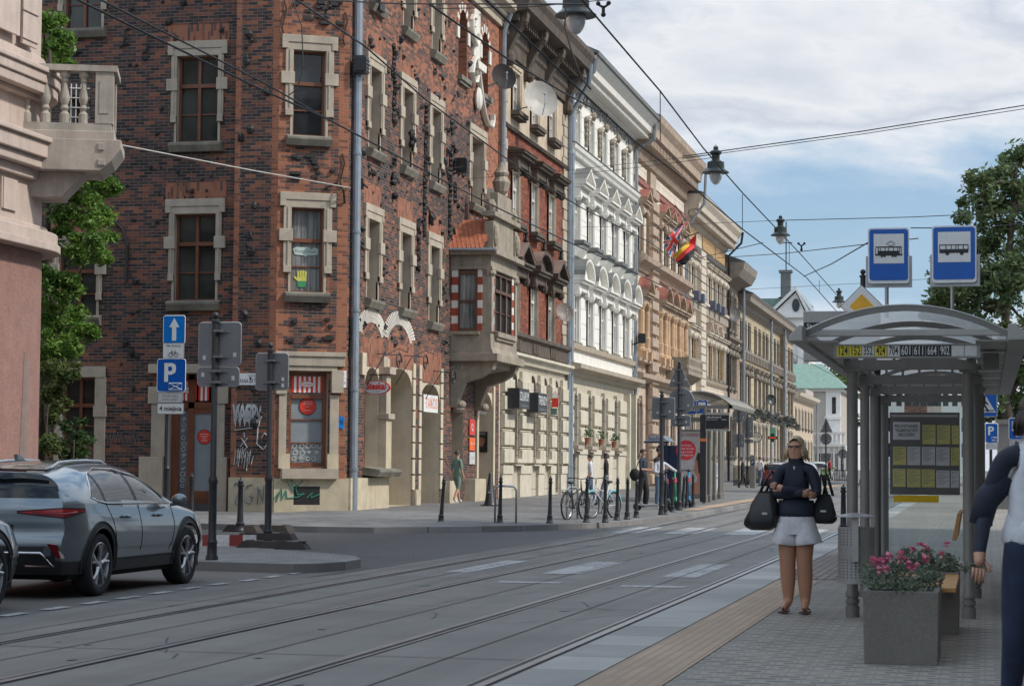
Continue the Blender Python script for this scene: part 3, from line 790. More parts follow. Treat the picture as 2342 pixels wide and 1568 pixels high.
for i in range(330):
 u=random.uniform(55.5,71);z=random.uniform(4.9,13.6)if i%5 else random.uniform(13,16.5)
 if free(u,z,holes):
  s=random.choice((.04,.05,.06,.07,.09,.13));wb.ball((u,.02,z),(s*random.uniform(.7,1.3),s*random.uniform(.6,1.0),s*random.uniform(.6,1.1)),6,4,.3)
for u,z0,z1 in((59.35,11.3,12.9),(62.9,9.9,12.6),(62.85,8.4,10.2),(66.0,8.7,11.6),(66.2,12,12.5),(62.2,7.6,9.0),(59.2,12.6,13.6),(66.6,9.9,10.6)):
 for k in range(int((z1-z0)/.16)):
  wb.ball((u+random.uniform(-.06,.06),.03,z0+k*.16),(.075,.09,.1),6,4,.3)
for u,z,s in((61.2,10.9,.2),(59.3,9.4,.18),(59.25,9.9,.14),(63.6,9.0,.18),(66.6,11.2,.17),(69.0,8.5,.2)):
 for k in range(5):wb.ball((u+random.uniform(-.12,.12),.08,z+random.uniform(-.3,.3)),(s*.5,s*.5,s*.6),6,4,.3)
wb.T=TC
for i in range(34):
 u=random.uniform(.25,1.6);z=random.choice((random.uniform(4.6,5.6),random.uniform(8.9,9.7),random.uniform(13.1,14)))
 wb.box(u,u+random.uniform(.1,.28),0,random.uniform(.03,.09),z,z+.075,4)
wb.T=TW
for i in range(110):
 u=random.uniform(-24.5,-19.6);z=random.uniform(2,14)
 if free(u,z,hw_):s=random.choice((.04,.05,.07,.1));wb.ball((u,.02,z),(s,s*.7,s),6,4,.3)
wb.T=TP
for i in range(30):
 u=random.uniform(-19.2,-18.4);z=random.uniform(2,14);s=random.choice((.04,.06,.09,.11));wb.ball((u,.02,z),(s,s*.8,s*1.2),6,4,.3)
wb.build('wall',BM,BR)
def stone_surround(T,par,uc,w,z0,z1,leg=.2,ear=.08):
 q=MB(T);a,c=uc-w/2,uc+w/2;ze=z0+(z1-z0)*.24;zm=z0+(z1-z0)*.6
 q.box(a-leg-ear,c+leg+ear,0,.085,z1+.2,z1+.4);q.box(a-leg,c+leg,0,.06,z1+.001,z1+.199)
 q.box(a-leg-ear,a-leg+.06,0,.084,z1+.03,z1+.201);q.box(c+leg-.06,c+leg+ear,0,.084,z1+.03,z1+.201)
 for s,x in((-1,a),(1,c)):
  lo,hi=sorted((x,x+s*leg));q.box(lo,hi,0,.058,ze,z1)
  lo,hi=sorted((x+s*.06,x+s*.11));q.box(lo,hi,.05,.085,ze+.12,z1)
  lo,hi=sorted((x-s*.03,x+s*(leg+.12)));q.box(lo,hi,0,.1,zm,zm+.32)
  lo,hi=sorted((x+s*.0,x+s*leg));q.box(lo,hi,0,.09,ze-.02,ze+.16)
  lo,hi=sorted((x,x+s*.07));q.box(lo,hi,-.05,.02,z0,ze)
 q.build('surround',M_stone,par,bevel=.008)
 s=MB(T);s.prism([(-.1,z0-.26),(.12,z0-.26),(.2,z0-.1),(.2,z0-.04),(0,z0+.02),(-.1,z0+.02)],a-.16,c+.16,0);s.build('sill',M_sillst,par)
for i,(c,w,a,d)in enumerate(up1+up2+up3):
 o=win(BR,T0,c,w,a,d,.40,cols=2,tr=.62,sill=0,pm=(M_gl2 if i%3==0 else M_gl));stone_surround(T0,o,c,w,a,d,.3,.06)
for c,w,a,d in arch3:
 o=win(BR,T0,c,w,a,d,.42,cols=2,tr=.62,sill=.12)
 q=MB(T0)
 for k in range(13):
  t0,t1=PI*k/13,PI*(k+1)/13;r0,r1=w/2,w/2+.26;zc=d-w/2
  q.prism([(c+r*math.cos(t),zc+r*math.sin(t))for r,t in((r0,t0),(r1,t0),(r1,t1),(r0,t1))],0,.03,1,k%2)
 q.box(c-w/2-.3,c-w/2,0,.05,zc-.45,zc,1);q.box(c+w/2,c+w/2+.3,0,.05,zc-.45,zc,1)
 q.build('arch_ring',[M_borange,M_white],o)
for i,(a,b_,z0,z1)in enumerate(((.37,1.25,5.98,8.22),(.37,1.25,10.12,12.4),(.37,1.25,14.3,16.4))):
 o=win(BR,TC,(a+b_)/2,b_-a,z0,z1,.2,cols=1,tr=.62,rows=1,sill=0,pm=[M_gl2,M_gl,M_gl][i]);stone_surround(TC,o,.81,.88,z0,z1,.21,.1)
 if i==0:
  q=MB(TC);q.prism([(.47,7.14),(.52,7.0),(.76,6.98),(.81,6.93),(.86,6.98),(1.13,7.0),(1.15,7.16),(1.05,7.2),(.95,7.14),(.88,7.22),(.75,7.2),(.55,7.2)],-.21,-.2)
  q.tube([(.5,-.2,7.18),(.65,-.2,7.55)],.004,4);q.tube([(1.1,-.2,7.18),(.9,-.2,7.55)],.004,4)
  hb=q.build('hanging_board',mat('pale_mint_board',(.45,.55,.52),rough=.5),o)
  q=MB(TC);text_mb(q,'Prompt House',lambda a,b,d:(.81+a,-.195+d,7.09+b),.13,width=.56);q.build('lettering',mat('grey_green_letter',(.2,.29,.28)),o)
  q=MB(TC);q.prism([(.62,6.14),(.82,6.14),(.84,6.3),(.6,6.3)],-.21,-.2,1,1);q.prism([(.6,6.3),(.84,6.3),(.85,6.42),(.59,6.42)],-.21,-.2,1,0)
  for k in range(4):q.prism([(.59+k*.066,6.41),(.645+k*.066,6.41),(.645+k*.07,6.56+.02*(k in(1,2))),(.6+k*.066,6.56+.02*(k in(1,2)))],-.21,-.2)
  q.prism([(.6,6.3),(.6,6.37),(.52,6.43),(.5,6.39)],-.21,-.2)
  q.build('paper_hand',[mat('yellow_paper',(.62,.6,.12)),mat('green_paper',(.05,.3,.12))],o)
for c,w,a,d in wing[:5]+wing[6:]:
 o=win(BR,TW,c,w,a,d,.2,cols=2,tr=.66,sill=0,pm=M_gl3);stone_surround(TW,o,c,w,a,d,.16,.1)
c,w,a,d=wing[5];o=win(BR,TW,c,w,a,d,.2,cols=2,tr=.6,sill=0,pm=M_gl3)
q=MB(TW);q.box(c-w/2-.2,c-w/2,0,.06,1.5,d+.25);q.box(c+w/2,c+w/2+.3,0,.06,1.5,d+.25);q.box(c-w/2-.2,c+w/2+.3,0,.08,d+.01,d+.3);q.box(c+w/2-.02,c+w/2+.33,0,.1,2.7,3.0);q.build('surround',M_stone,o)
def oval(q,T,uc,zc,ru,rz,n0,n1,m,seg=28):
 q.prism([(uc+ru*math.cos(2*PI*k/seg),zc+rz*math.sin(2*PI*k/seg))for k in range(seg)],n0,n1,1,m)
o=win(BR,TC,.9,1.04,1.42,3.9,.26,cols=1,tr=.74,rows=2,sill=0,pm=M_frost,fw=.1)
q=MB(TC)
for k in range(13):q.box(.49+k*.064,.49+(k+1)*.064,-.25,-.235,3.36,3.79,k%2)
oval(q,TC,.9,3.58,.19,.085,-.235,-.228,0);oval(q,TC,.9,3.58,.175,.07,-.228,-.224,1)
q.build('striped_panel',[M_redp,M_whitep],o)
q=MB(TC);text_mb(q,'Steskal',lambda a,b,d:(.9+a,-.223+d,3.58+b),.09,width=.26);q.build('lettering',M_redp,o)
q=MB(TC);oval(q,TC,.93,3.0,.23,.23,-.27,-.26,1);oval(q,TC,.93,3.0,.215,.215,-.26,-.255,0)
for k,(dz,w)in enumerate(((.1,.22),(.05,.25),(-.02,.08),(-.12,.16))):q.box(.93-w/2,.93+w/2,-.255,-.252,3.0+dz,3.025+dz,2)
q.build('round_sticker',[M_redp,M_blackp,mat('pinkish_small_print',(.6,.3,.27))],o)
def doodles(T,u0,u1,z0,z1,n,par,sd):
 rnd=random.Random(sd);q=MB(T);z=z0+.09
 while z<z1-.04:
  u=u0+.09+rnd.uniform(0,.05)
  while u<u1-.05:
   k=rnd.randrange(4);r=rnd.uniform(.045,.07)
   if k==0:pts=[(u+r*(1-t/14)*math.cos(t*.9),n,z+r*(1-t/14)*math.sin(t*.9))for t in range(14)]
   elif k==1:pts=[(u+r*math.cos(t),n,z+r*.9*math.sin(t))for t in[i*PI/6 for i in range(13)]]
   elif k==2:pts=[(u-r,n,z-r*.5),(u+r*.8,n,z+r*.6),(u+r,n,z+r*.3),(u-r*.7,n,z-r*.8),(u-r,n,z-r*.5)]
   else:pts=[(u-r,n,z),(u-r*.6,n,z-r),(u+r*.6,n,z-r),(u+r,n,z),(u,n,z+r),(u-r,n,z)]
   q.tube(pts,.0085,4);u+=rnd.uniform(.14,.2)
  z+=rnd.uniform(.14,.18)
 q.build('drawn_pattern',M_chalk,par,uv=False)
doodles(TC,.48,1.32,1.54,2.02,-.25,o,3)
q=MB(TC);q.box(.02,.3,0,.1,3.3,3.85);q.box(.1,.3,0,.06,1.75,3.3);q.box(1.48,1.8,0,.16,3.35,3.95);q.box(1.46,1.7,0,.06,1.75,3.3);q.box(.0,1.85,0,.1,4.05,4.3);q.box(.2,1.65,0,.06,3.92,4.049);q.box(-.02,1.87,0,.14,4.3,4.42);q.build('surround',M_stone,o,bevel=.01)
q=MB(TC);q.box(.5,1.2,.1,.142,.42,.9,0);q.build('cellar_vent',M_iron,BR)
q=MB(TW);q.box(-21.2,-20.98,-.3,-.22,.42,3.0);q.box(-20.72,-20.55,-.3,-.2,.42,3.84);q.box(-20.06,-19.9,-.3,-.22,.42,3.84);q.box(-21.2,-19.9,-.3,-.2,2.94,3.1);q.box(-21.2,-19.9,-.3,-.2,3.7,3.84);q.box(-20.55,-20.06,-.28,-.22,.42,.75);q.box(-20.55,-20.06,-.28,-.22,2.8,2.94)
dr=q.build('door',M_wood,BR)
q=MB(TW);q.box(-20.98,-20.72,-.29,-.27,.42,2.94,1);q.box(-20.55,-20.06,-.27,-.25,.75,2.8,0);q.box(-21.2,-20.55,-.33,-.31,3.1,3.7,1);q.build('pane',[M_frost,glassm('door_side_glass',(.12,.13,.14))],dr)
doodles(TW,-20.98,-20.72,.8,2.9,-.262,dr,8)
q=MB(TW)
for k in range(9):q.box(-20.98+k*.053,-20.98+(k+1)*.053,-.24,-.23,3.14,3.66,k%2)
for k in range(5):q.box(-20.45+k*.06,-20.45+(k+1)*.06,-.24,-.23,3.14,3.66,k%2)
oval(q,TW,-20.74,3.42,.2,.09,-.229,-.222,0);oval(q,TW,-20.74,3.42,.185,.075,-.222,-.218,1);q.build('striped_panel',[M_redp,M_whitep],dr)
q=MB(TW);text_mb(q,'Steskal',lambda a,b,d:(-20.74+a,-.216+d,3.42+b),.09,width=.26);q.build('lettering',M_redp,dr)
q=MB(TW);oval(q,TW,-20.27,2.18,.2,.2,-.25,-.243,1);oval(q,TW,-20.27,2.18,.185,.185,-.243,-.238,0)
for k,(dz,w)in enumerate(((.06,.24),(.0,.2),(-.05,.1),(-.11,.18))):q.box(-20.27-w/2,-20.27+w/2,-.238,-.236,2.18+dz,2.205+dz,2)
q.build('round_sticker',[M_redp,M_blackp,mat('pinkish_small_print',(.6,.3,.27))],dr)
q=MB(TW);q.box(-21.75,-21.25,0,.1,3.05,3.5);q.box(-21.66,-21.28,0,.07,1.65,3.05);q.box(-19.88,-19.5,0,.1,3.05,3.5);q.box(-19.84,-19.6,0,.07,1.65,3.05);q.box(-21.75,-19.5,0,.12,3.86,4.1);q.box(-21.95,-21.3,0,.16,.1,1.65);q.box(-19.85,-19.5,0,.14,.1,1.65);q.build('surround',M_stone,dr,bevel=.01)
q=MB(TW);q.box(-21.25,-19.85,-.2,.3,.05,.2);q.box(-21.25,-19.85,-.2,.05,.2,.42);q.build('step',mat('dark_step_stone',(.06,.06,.065),rough=.7),BR)
def scrib(T,pts,r,m,par,n=.012):
 q=MB(T)
 for p in pts:
  P=[]
  for i in range(len(p)-1):
   for k in range(4):
    t=k/4;P.append((p[i][0]*(1-t)+p[i+1][0]*t,n,p[i][1]*(1-t)+p[i+1][1]*t))
  P.append((p[-1][0],n,p[-1][1]));q.tube(P,r,5,flat=.35)
 return q.build('graffiti',m,par,uv=False)
rg=random.Random(5)
q=MB(TP);text_mb(q,'VAER',lambda a,b,d:(-18.97+a,.012+d,2.78+b),.62,width=.7,bold=.02,shear=.1);text_mb(q,'aKy',lambda a,b,d:(-19.0+a,.012+d,1.75+b),.42,width=.4,shear=.3);q.build('graffiti',M_gwhite,BR,uv=False)
L=[]
for k in range(6):
 x=-19.28+k*.13;L+=[[(x,2.95),(x+.06,2.45),(x+.1,2.95)],[(x+.02,2.8),(x+.13,2.7),(x+.03,2.55)],[(x+.1,3.0),(x+.02,2.6)]]
L+=[[(-19.25,2.35),(-18.75,2.42)],[(-18.5,2.85),(-18.6,2.45),(-18.62,2.0),(-18.45,1.85),(-18.33,2.0),(-18.32,2.2),(-18.42,2.28),(-18.5,2.15)],[(-18.98,2.3),(-18.96,2.15)],[(-19.05,2.15),(-18.88,1.9)],[(-18.88,2.15),(-19.08,1.92)]]
scrib(TP,L,.034,M_gwhite,BR)
L=[[(-19.25+k*.07+rg.uniform(-.02,.02),1.4+rg.uniform(-.1,.1)),(-19.2+k*.07,1.65+rg.uniform(0,.25))]for k in range(8)]
scrib(TP,L,.022,M_gwhite,BR)
scrib(TP,[[(-19.2,.9),(-19.15,.98),(-18.98,.98),(-19.18,.45),(-18.98,.4)],[(-18.7,.95),(-18.85,.9),(-18.9,.5),(-18.75,.42),(-18.68,.62),(-18.78,.64)],[(-18.55,.42),(-18.53,.92),(-18.4,.45),(-18.38,.92)],[(-18.34,.9),(-18.18,.9)],[(-18.26,.9),(-18.26,.4)]],.03,M_gblue,BR,.112)
scrib(TC,[[(-.02,.55),(.1,.75),(.05,.5),(.18,.85),(.2,.55),(.3,.8),(.33,.6)],[(.3,1.05),(.5,.75),(.42,1.08),(.62,.9)],[(.3,.6),(.6,.62),(.8,.72),(.6,.68),(.55,.85),(.75,1.05)],[(.85,.6),(1.0,.75),(.95,.6),(1.2,.7)]],.026,M_ggreen,BR,.152)
L=[]
for k in range(14):
 z=1.55+k*.1;L.append([(55.55+rg.uniform(-.05,.05),z),(55.72+rg.uniform(-.08,.08),z+rg.uniform(.02,.16)),(55.9+rg.uniform(-.08,.12),z+rg.uniform(-.08,.1))])
scrib(T0,L,.012,M_gwhite,BR)
L=[[(-23.0+k*.11,2.0+rg.uniform(-.03,.03)),(-22.95+k*.11,2.28+rg.uniform(-.1,.1)),(-22.9+k*.11,2.0+rg.uniform(-.05,.1))]for k in range(9)]
scrib(TW,L,.011,mat('grey_graffiti',(.25,.25,.25)),BR)
q=MB(T0)
for c,R0,a0,a1 in((57.35,1.75,28,152),(60.2,1.95,24,156)):
 for row in range(3):
  r0=R0-.62+row*.21;nb=26
  for k in range(nb):
   t0=RAD(a0+(a1-a0)*(k+.12+(.5 if row%2 else 0))/nb);t1=t0+RAD((a1-a0)/nb)*.55
   f=.62
   q.prism([(c+r*math.cos(t),4.68+f*r*math.sin(t))for r,t in((r0,t0),(r0+.2,t0),(r0+.2,t1),(r0,t1))],0,.02)
q.build('brick_ornament',M_white,BR)
q=MB(T0)
def scroll(pts,w):q.tube([(u,.1,z)for u,z in pts],w,8,flat=.5)
A=[atX((1000+x/2.24)*.6005,y/2.24*.6005,FX+.1)for x,y in((1800,230),(1815,170),(1800,130),(1785,170),(1785,260),(1800,340),(1820,390),(1840,350),(1840,290))]
B_=[atX((1000+x/2.24)*.6005,y/2.24*.6005,FX+.1)for x,y in((1815,600),(1830,640),(1820,700),(1795,700),(1782,620),(1795,530),(1815,490),(1835,570),(1850,700),(1870,850),(1890,970),(1920,1060),(1950,1085),(1962,1030),(1960,975))]
scroll([(p.y,p.z)for p in A],.10);scroll([(p.y,p.z)for p in B_],.11)
q.prism([(69.0,15.0),(69.9,15.0),(69.9,16.6),(69.0,16.6)],0,.06);q.prism([(68.9,14.55),(70.0,14.55),(70.1,14.8),(68.8,14.8)],0,.25)
q.prism([(71.3,10.5),(72.6,10.5),(72.7,10.85),(71.2,10.85)],0,.3)
q.ball((69.45,.12,13.6),(.3,.14,.4),8);q.ball((71.7,.12,9.4),(.35,.16,.9),8)
q.tube([(71.5,.1,9.9),(71.75,.1,9.0),(72.1,.1,8.2)],.12,6)
q.build('scroll_ornament',M_white,BR,smooth='auto')
cornice(BR,T0,55,73.4,[(.05,16.75),(.12,16.75),(.12,16.95),(.3,17.1),(.3,17.2),(.55,17.35),(.55,17.55)],M_stone)
q=MB(TC);q.box(-.1,CL+.1,-.1,.4,17.2,17.5);q.build('cornice',M_stone,BR)
q=MB();q.mesh([(-30.2,54.0,17.5),(-18.2,53.7,17.5),(-16,55,17.5),(-16,73.4,17.5),(-23,73.4,21),(-30.2,73.4,17.5),(-23,61,21)],[(0,1,6),(1,2,6),(2,3,4,6),(0,6,4,5)]);q.build('roof',M_roof,BR)
pipe(BR,[(-16.36,55.28,.12),(-16.36,55.28,17.2)],.115);pipe(BR,[(-16.36,73.1,9.3),(-16.36,73.1,16.6),(-16.1,73.0,17.2)],.1)
q=MB(TC)
for u,z in((1.72,9.2),(1.75,13.0),(.1,13.2)):q.tube([(u,.03,z+.5),(u+.06,.05,z+.25),(u,.05,z),(u-.06,.05,z-.25),(u,.03,z-.4)],.022,5)
q.tube([(1.25,.03,8.75),(1.55,.12,8.9),(1.7,.3,8.7),(1.8,.02,8.4)],.03,5)
q.T=T0
for u,z in((55.75,12.3),(56.0,14.3),(55.7,9.0)):q.box(u-.06,u+.06,0,.2,z-.15,z+.15);q.tube([(u,.2,z),(u+.1,.3,z-.1)],.03,5)
q.box(57.0,57.5,0,.25,14.0,14.25)
for k in range(3):q.tube([(55.15+k*.16,.05,5.4-.1*k),(55.2+k*.14,.08,4.9),(55.15+k*.16,.05,4.3+.15*k)],.03,5)
q.T=TW
for u,z in((-22.6,12.9),(-21.95,12.7)):q.tube([(u+.12,.04,z+.25),(u,.06,z+.2),(u+.02,.06,z),(u-.05,.06,z-.2),(u-.15,.04,z-.25)],.03,5)
q.tube([(-22.45,.05,6.3),(-22.42,.06,7.3),(-22.55,.06,7.7),(-22.8,.05,7.95)],.045,6)
q.build('wall_iron',M_iron,BR)
q=MB(T0)
for uc,zc in((57.5,4.55),(60.4,4.65),(63.8,4.35)):
 q.tube([(uc-.7,.05,zc-.9),(uc-.6,.5,zc-.1),(uc,.75,zc+.12),(uc+.7,.8,zc+.05),(uc+.9,.8,zc+.2)],.014,5)
 q.tube([(uc+.1+.3*(1-t/16)*math.cos(t*.6),.72,zc-.25+.3*(1-t/16)*math.sin(t*.6))for t in range(16)],.02,4)
 q.tube([(uc+.4,.0,zc),(uc+.8,.6,zc-.02)],.014,4)
q.build('iron_scroll',M_iron,BR)
for a,b_,c,z in((59.2,61.6,1.44,3.6),(62.9,64.9,1.2,3.0),(66.75,68.05,.8,2.9),(70.4,72.2,1.12,3.0)):
 q=MB(T0);q.box(a,b_,-c-.05,-c,.3,z);m_=(a+b_)/2
 for s in(-1,1):q.box(m_+s*(b_-a)*.25-(b_-a)*.18,m_+s*(b_-a)*.25+(b_-a)*.18,-c,-c+.03,.5,1.3);q.box(m_+s*(b_-a)*.25-(b_-a)*.18,m_+s*(b_-a)*.25+(b_-a)*.18,-c,-c+.03,1.5,z-.2)
 q.one=1;q.build('door',M_wooddk,BR)
o=win(BR,T0,57.48,1.45,1.35,4.15,.45,cols=2,tr=.72,sill=0,pm=M_gl2)
q=MB(T0);q.prism([(0,1.2),(.42,1.15),(.5,1.28),(.5,1.34),(0,1.42)],56.6,58.9,0);q.build('sill',M_sillst,o)
q=MB(T0);q.box(58.2,58.75,0,.22,1.12,2.75,1);q.box(58.15,58.8,0,.3,2.75,2.9);q.box(58.25,58.7,0,.2,2.9,4.0);q.box(58.15,58.8,0,.32,4.0,4.2);q.box(58.25,58.7,0,.12,4.2,4.5);q.build('pilaster',[M_stone,M_plinth],BR,bevel=.01)
q=MB(T0);q.box(56.3,56.7,0,.07,3.9,4.5);
for a,b_ in((61.72,62.0),(62.45,62.72),(65.06,65.35),(58.85,59.08)):
 z=.75
 while z<4.2:q.box(a,b_,0,.05,z,z+.42);z+=.47
q.box(69.95,70.18,0,.06,1.05,4.2);q.box(72.37,72.6,0,.06,.8,4.2);q.build('quoins',M_cream,BR,bevel=.008)
TO=T0;OY0,OY1,ON=66.35,70.2,1.3
q=MB(TO)
q.prism([(0,4.96),(.0,3.3),(.22,3.3),(.25,3.6),(.45,4.1),(.95,4.25),(ON+.05,4.5),(ON+.12,4.72),(ON+.22,4.76),(ON+.22,4.96)],OY0+.1,OY0+.5,0);q.prism([(0,4.96),(.0,3.3),(.22,3.3),(.25,3.6),(.45,4.1),(.95,4.25),(ON+.05,4.5),(ON+.12,4.72),(ON+.22,4.76),(ON+.22,4.96)],OY1-.5,OY1-.1,0)
q.prism([(0,4.4),(ON-.1,4.6),(ON-.1,4.95),(0,4.95)],OY0+.5,OY1-.5,0);q.box(OY0-.12,OY1+.12,0,ON+.25,4.76,5.0);
q.lathe([(.12,0),(.2,.1),(.14,.25)],(OY0+.3,.2,3.15),10);q.ball((OY0+.3,.3,3.4),(.22,.15,.14),10);q.ball((OY1-.3,.3,3.4),(.22,.15,.14),10)
q.prism([(0,5.0),(ON+.1,5.0),(ON+.02,5.2),(ON,5.65),(ON+.08,5.7),(0,5.7)],OY0,OY1,0)
q.box(OY0,OY1,0,ON,7.65,8.2);q.box(OY0-.05,OY1+.05,0,ON+.05,7.66,7.76);q.box(OY0-.2,OY1+.2,0,ON+.22,8.12,8.28)
for u in(OY0+.02,OY1-.32):q.box(u,u+.3,ON-.28,ON+.03,5.7,7.45);q.lathe([(.16,0),(.2,.1),(.26,.24)],(u+.15,ON-.13,7.42),8);q.ball((u+.15,ON-.0,7.55),(.22,.14,.12),8)
for k in range(8):
 z=5.7+k*.245
 m=1 if k%2==0 else 2
 q.box(OY0+.005,OY0+.12,.02,.24,z,z+.245,m);q.box(OY0+.005,OY0+.12,.86,1.02,z,z+.245,m);q.box(OY0+.34,OY0+.6,ON-.2,ON-.02,z,z+.245,m);q.box(OY1-.6,OY1-.34,ON-.2,ON-.02,z,z+.245,m)
q.box(OY0+.3,OY1-.3,0,.1,5.7,7.65)
q.box(OY0+.1,OY0+.5,ON-.25,ON+.05,8.28,9.2);q.box(OY1-.5,OY1-.1,ON-.25,ON+.05,8.28,9.2);q.box(OY0+.5,OY1-.5,ON-.2,ON-.02,8.28,9.4)
q.box(OY0,OY1,ON-.3,ON+.12,9.35,9.5);q.box(OY0+.9,OY1-.9,ON-.25,ON,9.5,10.2);q.lathe([(.1,0),(.22,.15),(.3,.45),(.2,.62),(.26,.75),(.12,.95),(.05,1.1)],((OY0+OY1)/2,ON-.12,10.2),10)
for u in(OY0+.3,OY1-.3):q.ball((u,ON+.08,8.75),(.2,.1,.36),8);q.lathe([(.12,0),(.2,.2),(.1,.4)],(u,ON-.1,9.5),8)
for s in(-1,1):q.tube([((OY0+OY1)/2+s*(.5+.35*(1-t/10)),ON-.1,9.5+.6*t/10)for t in range(11)],.1,6)
ori=q.build('oriel',[M_oriel,mat('red_band_brick',(.34,.06,.035),rough=.85),M_white],BR,bevel=.008)
TOs=lambda u,n,z:(FX+u,OY0+.06-n,z)
q=MB(TOs)
for a,b_,c,d in((.24,.31,5.7,7.62),(.8,.87,5.7,7.62),(.31,.8,5.7,5.8),(.31,.8,7.5,7.62),(.31,.8,6.62,6.69)):q.box(a,b_,-.02,.06,c,d)
w_=q.build('window',M_wooddk,BR);q=MB(TOs);q.face([(.3,0,5.75),(.82,0,5.75),(.82,0,7.55),(.3,0,7.55)]);q.build('pane',M_gl2,w_,uv=False)
q=MB(TOs);q.box(.16,.94,-.02,.16,5.6,5.7);q.build('sill',M_oriel,w_)
o=win(BR,lambda u,n,z:(FX+ON+n,u,z),(OY0+OY1)/2,OY1-OY0-1.25,5.72,7.6,.08,fm=M_wooddk,cols=3,tr=.7,sill=.1,sillm=M_oriel)
q=MB(TO)
q.T=ident
for r in range(9):
 z0=8.33+r*.1;y=OY0-.2+r*.075;hip=r*.035
 for k in range(9):
  x=FX+hip+k*.142-(.07 if r%2 else 0)
  if x>FX+ON-.2 or x<FX+hip-.08:continue
  q.mesh([(x,y-.03,z0+.02),(x+.035,y-.04,z0-.02),(x+.07,y-.045,z0-.032),(x+.105,y-.04,z0-.02),(x+.138,y-.03,z0+.02),(x+.138,y+.085,z0+.15),(x,y+.085,z0+.15)],[(0,1,2,3,4,5,6)])
e_=FX+ON-.22
q.face([(FX,OY0-.19,8.29),(e_,OY0-.19,8.29),(e_,OY0+.48,9.23),(FX+.3,OY0+.48,9.23)]);q.face([(FX+.3,OY0+.48,9.23),(e_,OY0+.48,9.23),(e_,OY1,9.23),(FX+.3,OY1,9.23)]);q.face([(FX,OY0-.19,8.29),(FX+.3,OY0+.48,9.23),(FX+.3,OY1,9.23),(FX,OY1,8.29)]);q.T=TO
rf=q.build('tiled_roof',M_rooftile,BR)
q=MB();q.tube([(FX,OY0-.26,8.27),(FX+ON+.2,OY0-.26,8.25)],.055,6);q.build('gutter',M_zinc,BR)
def bld(name,label,y0,y1,X=FX):
 return thing(name,label,'building',(X-5,(y0+y1)/2,ramp((y0+y1)/2)+.2))
B2=bld('red_brick_house','red brick tenement with sooty brown bracketed cornice and cream stone ground storey',73.4,85.7)
u0,u1=73.42,85.7
cs=[75.65,78.95,82.25];cs=[75.7,79.0,82.3]
M2=[M_bred,M_b2low,M_b2stucco,M_stone,M_b2dark]
H=[(c-.55,c+.55,6.3,8.15,.14,3)for c in cs]+[(c-.55,c+.55,10.15,11.95,.14,3)for c in cs]+[(c-.55,c+.55,14.15,15.6,.14,3)for c in cs]
G2=[(75.35,76.5,1.75,4.85),(78.6,79.75,1.75,4.85),(81.0,82.0,1.75,4.85),(83.2,84.2,.45,4.85)]
H+=[(a,b_,c,d,.4,1)for a,b_,c,d in G2]
q=MB(T0)
wallgrid(q,u0,u1,.1,18.2,H,lambda u,z:1 if z<5.25 else(4 if z<6.2 else(0 if z<13.45 else(2 if z<16.0 else 4))),[],[5.25,6.2,13.45,16.0])
for a,b_,c,d in G2:spandrel(q,a,b_,d-.55,d,.4,1)
backwalls(q,u0,u1,18,m=0);q.build('wall',M2,B2)
for i,c in enumerate(cs):
 win(B2,T0,c,1.1,6.3,8.15,.11,fm=M_wwhite,pm=M_gl4,tr=.7,surr=.16,sm=M_oriel,hood=('arch' if i==1 else 'tri'),hw=2.3,hh=.62,hd=.55,hz=.42,hm=M_tinbrown,hm2=M_b2dark)
 win(B2,T0,c,1.1,10.15,11.95,.11,fm=M_wwhite,pm=M_gl4,tr=.7,surr=.14,sm=M_stone,hood='flat',hw=2.3,hd=.6,hz=.55,hm=M_b2dark,hm2=M_b2dark,sill=.3,sillm=M_b2dark)
 win(B2,T0,c,1.1,14.15,15.6,.11,fm=M_wwhite,pm=M_gl4,tr=.7,surr=.18,sm=M_b2stucco,sill=.3,sillm=M_b2dark)
q=MB(T0)
for c in(74.4,77.3,80.6,84.0):q.tube([(c,.1,9.0+.1*k)for k in range(12)],[.03+.06*abs(math.sin(k*1.1))for k in range(12)],6)
q.build('iron_finial',M_iron,B2)
for a,b_,c,d in G2:win(B2,T0,(a+b_)/2,b_-a,c,d,.36,fm=M_wooddk,pm=M_gl,tr=.72,sill=.25 if c>1 else 0,sillm=M_b2cream)
q=MB(T0)
for a,b_ in((73.6,75.3),(76.55,78.55),(79.8,80.95),(82.05,83.15),(84.25,85.6)):
 z=1.55
 while z<4.1:
  q.prism([(.02,z),(.17,z+.05),(.17,z+.5),(.02,z+.55)],a+.04,(a+b_)/2-.02,0);q.prism([(.02,z),(.17,z+.05),(.17,z+.5),(.02,z+.55)],(a+b_)/2+.02,b_-.04,0);q.box(a,b_,0,.09,z+.56,z+.6);z+=.62
 q.box(a,b_,0,.14,1.2,1.5);q.box(a+.03,b_-.03,0,.1,.2,1.2);q.box(a+.2,b_-.2,0,.12,4.3,4.9)
q.build('rusticated_pier',M_b2cream,B2)
cornice(B2,T0,u0-.05,u1+.05,[(0,5.15),(.15,5.15),(.2,5.3),(.35,5.4),(.35,5.5),(.1,5.55)],M_b2cream,'belt_course')
cornice(B2,T0,u0,u1,[(0,5.6),(.12,5.6),(.12,6.05),(.25,6.12),(.25,6.25),(0,6.3)],M_b2dark,'belt_course')
q=MB(T0)
for c in cs:
 for k in range(4):q.box(c-.5+k*.28,c-.3+k*.28,.12,.16,5.65,6.02)
q.build_each('balustrade_relief',M_b2dark,B2,.3)
cornice(B2,T0,u0,u1,[(0,13.4),(.1,13.4),(.16,13.5),(0,13.55)],M_b2dark,'belt_course')
